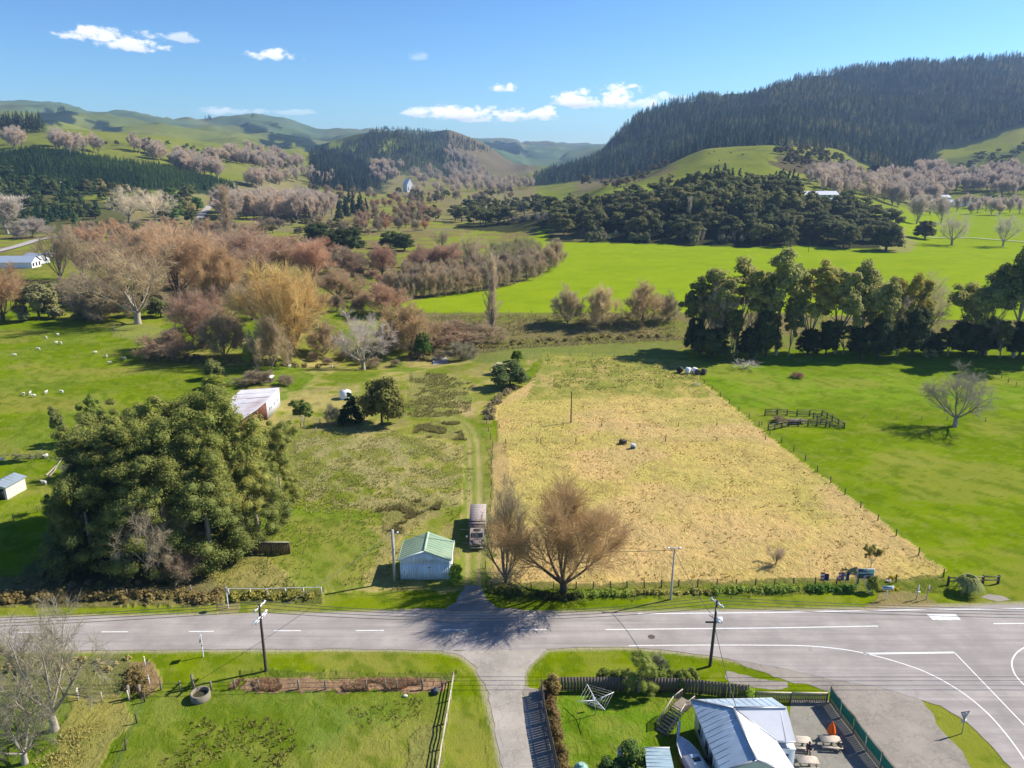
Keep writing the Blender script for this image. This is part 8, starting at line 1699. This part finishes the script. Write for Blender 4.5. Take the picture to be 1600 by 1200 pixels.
def person():
    p = G(1263, 1181); e = empty('person', p, 'person in dark clothing leaning over the table beside the house wall', 'person', None, R(150))
    def skin(name, pts, edges, rad, mat, sub=2, parent=None):
        me = bpy.data.meshes.new(name); me.from_pydata(pts, edges, []); o = bpy.data.objects.new(name, me); C.objects.link(o); o.modifiers.new('s', 'SKIN')
        for i, sv in enumerate(me.skin_vertices[0].data): sv.radius = (rad[i], rad[i] * .85); sv.use_root = (i == 0)
        o.modifiers.new('u', 'SUBSURF').levels = sub; dg = bpy.context.evaluated_depsgraph_get(); m2 = bpy.data.meshes.new_from_object(o.evaluated_get(dg)); bpy.data.objects.remove(o); m2.materials.clear(); m2.materials.append(mat)
        for q in m2.polygons: q.use_smooth = True
        return link(name, m2, parent or e)
    cl = pmat('navy_jacket', (.018, .022, .045), .85, .15, 5); tr = pmat('dark_trousers', (.02, .022, .03), .85); sk = pmat('skin', (.42, .25, .18), .6); hr = pmat('dark_hair', (.03, .02, .015), .7)
    pts = [(0, 0, .95), (0, .03, 1.15), (0, .12, 1.35), (0, .16, 1.45), (0, .19, 1.55), (0, .22, 1.64), (.11, 0, .90), (.13, .03, .50), (.13, -.03, .09), (.13, .12, .04), (-.11, 0, .90), (-.13, .12, .50), (-.14, .02, .09), (-.14, .17, .04),
           (.19, .12, 1.39), (.25, .20, 1.14), (.20, .42, 1.02), (.19, .50, 1.0), (-.19, .12, 1.39), (-.26, .22, 1.14), (-.20, .44, 1.02), (-.19, .52, 1.0)]
    ed = [(0, 1), (1, 2), (2, 3), (3, 4), (4, 5), (0, 6), (6, 7), (7, 8), (8, 9), (0, 10), (10, 11), (11, 12), (12, 13), (2, 14), (14, 15), (15, 16), (16, 17), (2, 18), (18, 19), (19, 20), (20, 21)]
    rad = [.15, .145, .15, .06, .085, .09, .10, .065, .045, .045, .10, .065, .045, .045, .07, .05, .038, .035, .07, .05, .038, .035]
    skin('body', pts, ed, rad, sk)
    pts2 = [q for q in pts[:3]] + [pts[14], pts[15], pts[16], pts[18], pts[19], pts[20]]; skin('jacket', pts2, [(0, 1), (1, 2), (2, 3), (3, 4), (4, 5), (2, 6), (6, 7), (7, 8)], [.175, .168, .172, .09, .068, .055, .09, .068, .055], cl)
    pts3 = [pts[0], pts[6], pts[7], pts[8], pts[10], pts[11], pts[12]]; skin('trousers', pts3, [(0, 1), (1, 2), (2, 3), (0, 4), (4, 5), (5, 6)], [.165, .115, .082, .065, .115, .082, .065], tr)
    b = B(); b.ball((0, .19, 1.63), .115, 1, 1.1, 1.05, 10, 8); b.go('hair', hr, e, smooth=True)
    for s in (-1, 1):
        h = Vector((s * .19, .52, 1.0)); b = B(); b.box(h.x - .04, h.x + .04, h.y - .02, h.y + .07, .985, 1.01)
        for i in range(4): b.bar(h + Vector((-.032 + i * .021, .07, 0)), h + Vector((-.034 + i * .023, .125 + .012 * (i in (1, 2)), -.03)), .015)
        b.bar(h + Vector((-s * .04, .01, 0)), h + Vector((-s * .075, .06, -.02)), .018); b.go('hand', sk, e)
        B().box(s * .135 - .045, s * .135 + .045, -.08, .18 if s > 0 else .22, 0, .07).go('shoe', BLACK, e)

# ------------------------------------------------------------------ air
def haze():
    xs, y0, y1, z0, z1 = 9800, -300, 9700, -6, 420
    b = B().box(-xs, xs, y0, y1, z0, z1); m = bpy.data.materials.new('haze_air'); m.use_nodes = True; t = m.node_tree; t.nodes.clear(); o = t.nodes.new('ShaderNodeOutputMaterial'); v = t.nodes.new('ShaderNodeVolumePrincipled')
    v.inputs['Color'].default_value = (.42, .64, 1.0, 1); v.inputs['Density'].default_value = HAZE; v.inputs['Anisotropy'].default_value = .2; t.links.new(v.outputs[0], o.inputs['Volume']); b.go('haze', m, kind='stuff')

import time as _t
import os
_t0 = _t.time()
HAZE = 0.000085
ALL = [('ground', ground_sheet), ('roads', roads), ('garage', garage), ('truck', truck), ('screen', board_panel), ('farm', farm_buildings), ('far', distant_buildings), ('house', house), ('gardenthings', garden_things), ('person', person), ('fences', fences), ('yards', yards), ('poles', poles), ('signs', signs),
       ('plant_far', plant_far), ('plant_mid', plant_mid), ('tufts', grass_tufts), ('animals', animals), ('haze', haze)]
for nm, fn in ALL:
    fn(); print('built', nm, round(_t.time() - _t0, 1), len(bpy.data.objects))
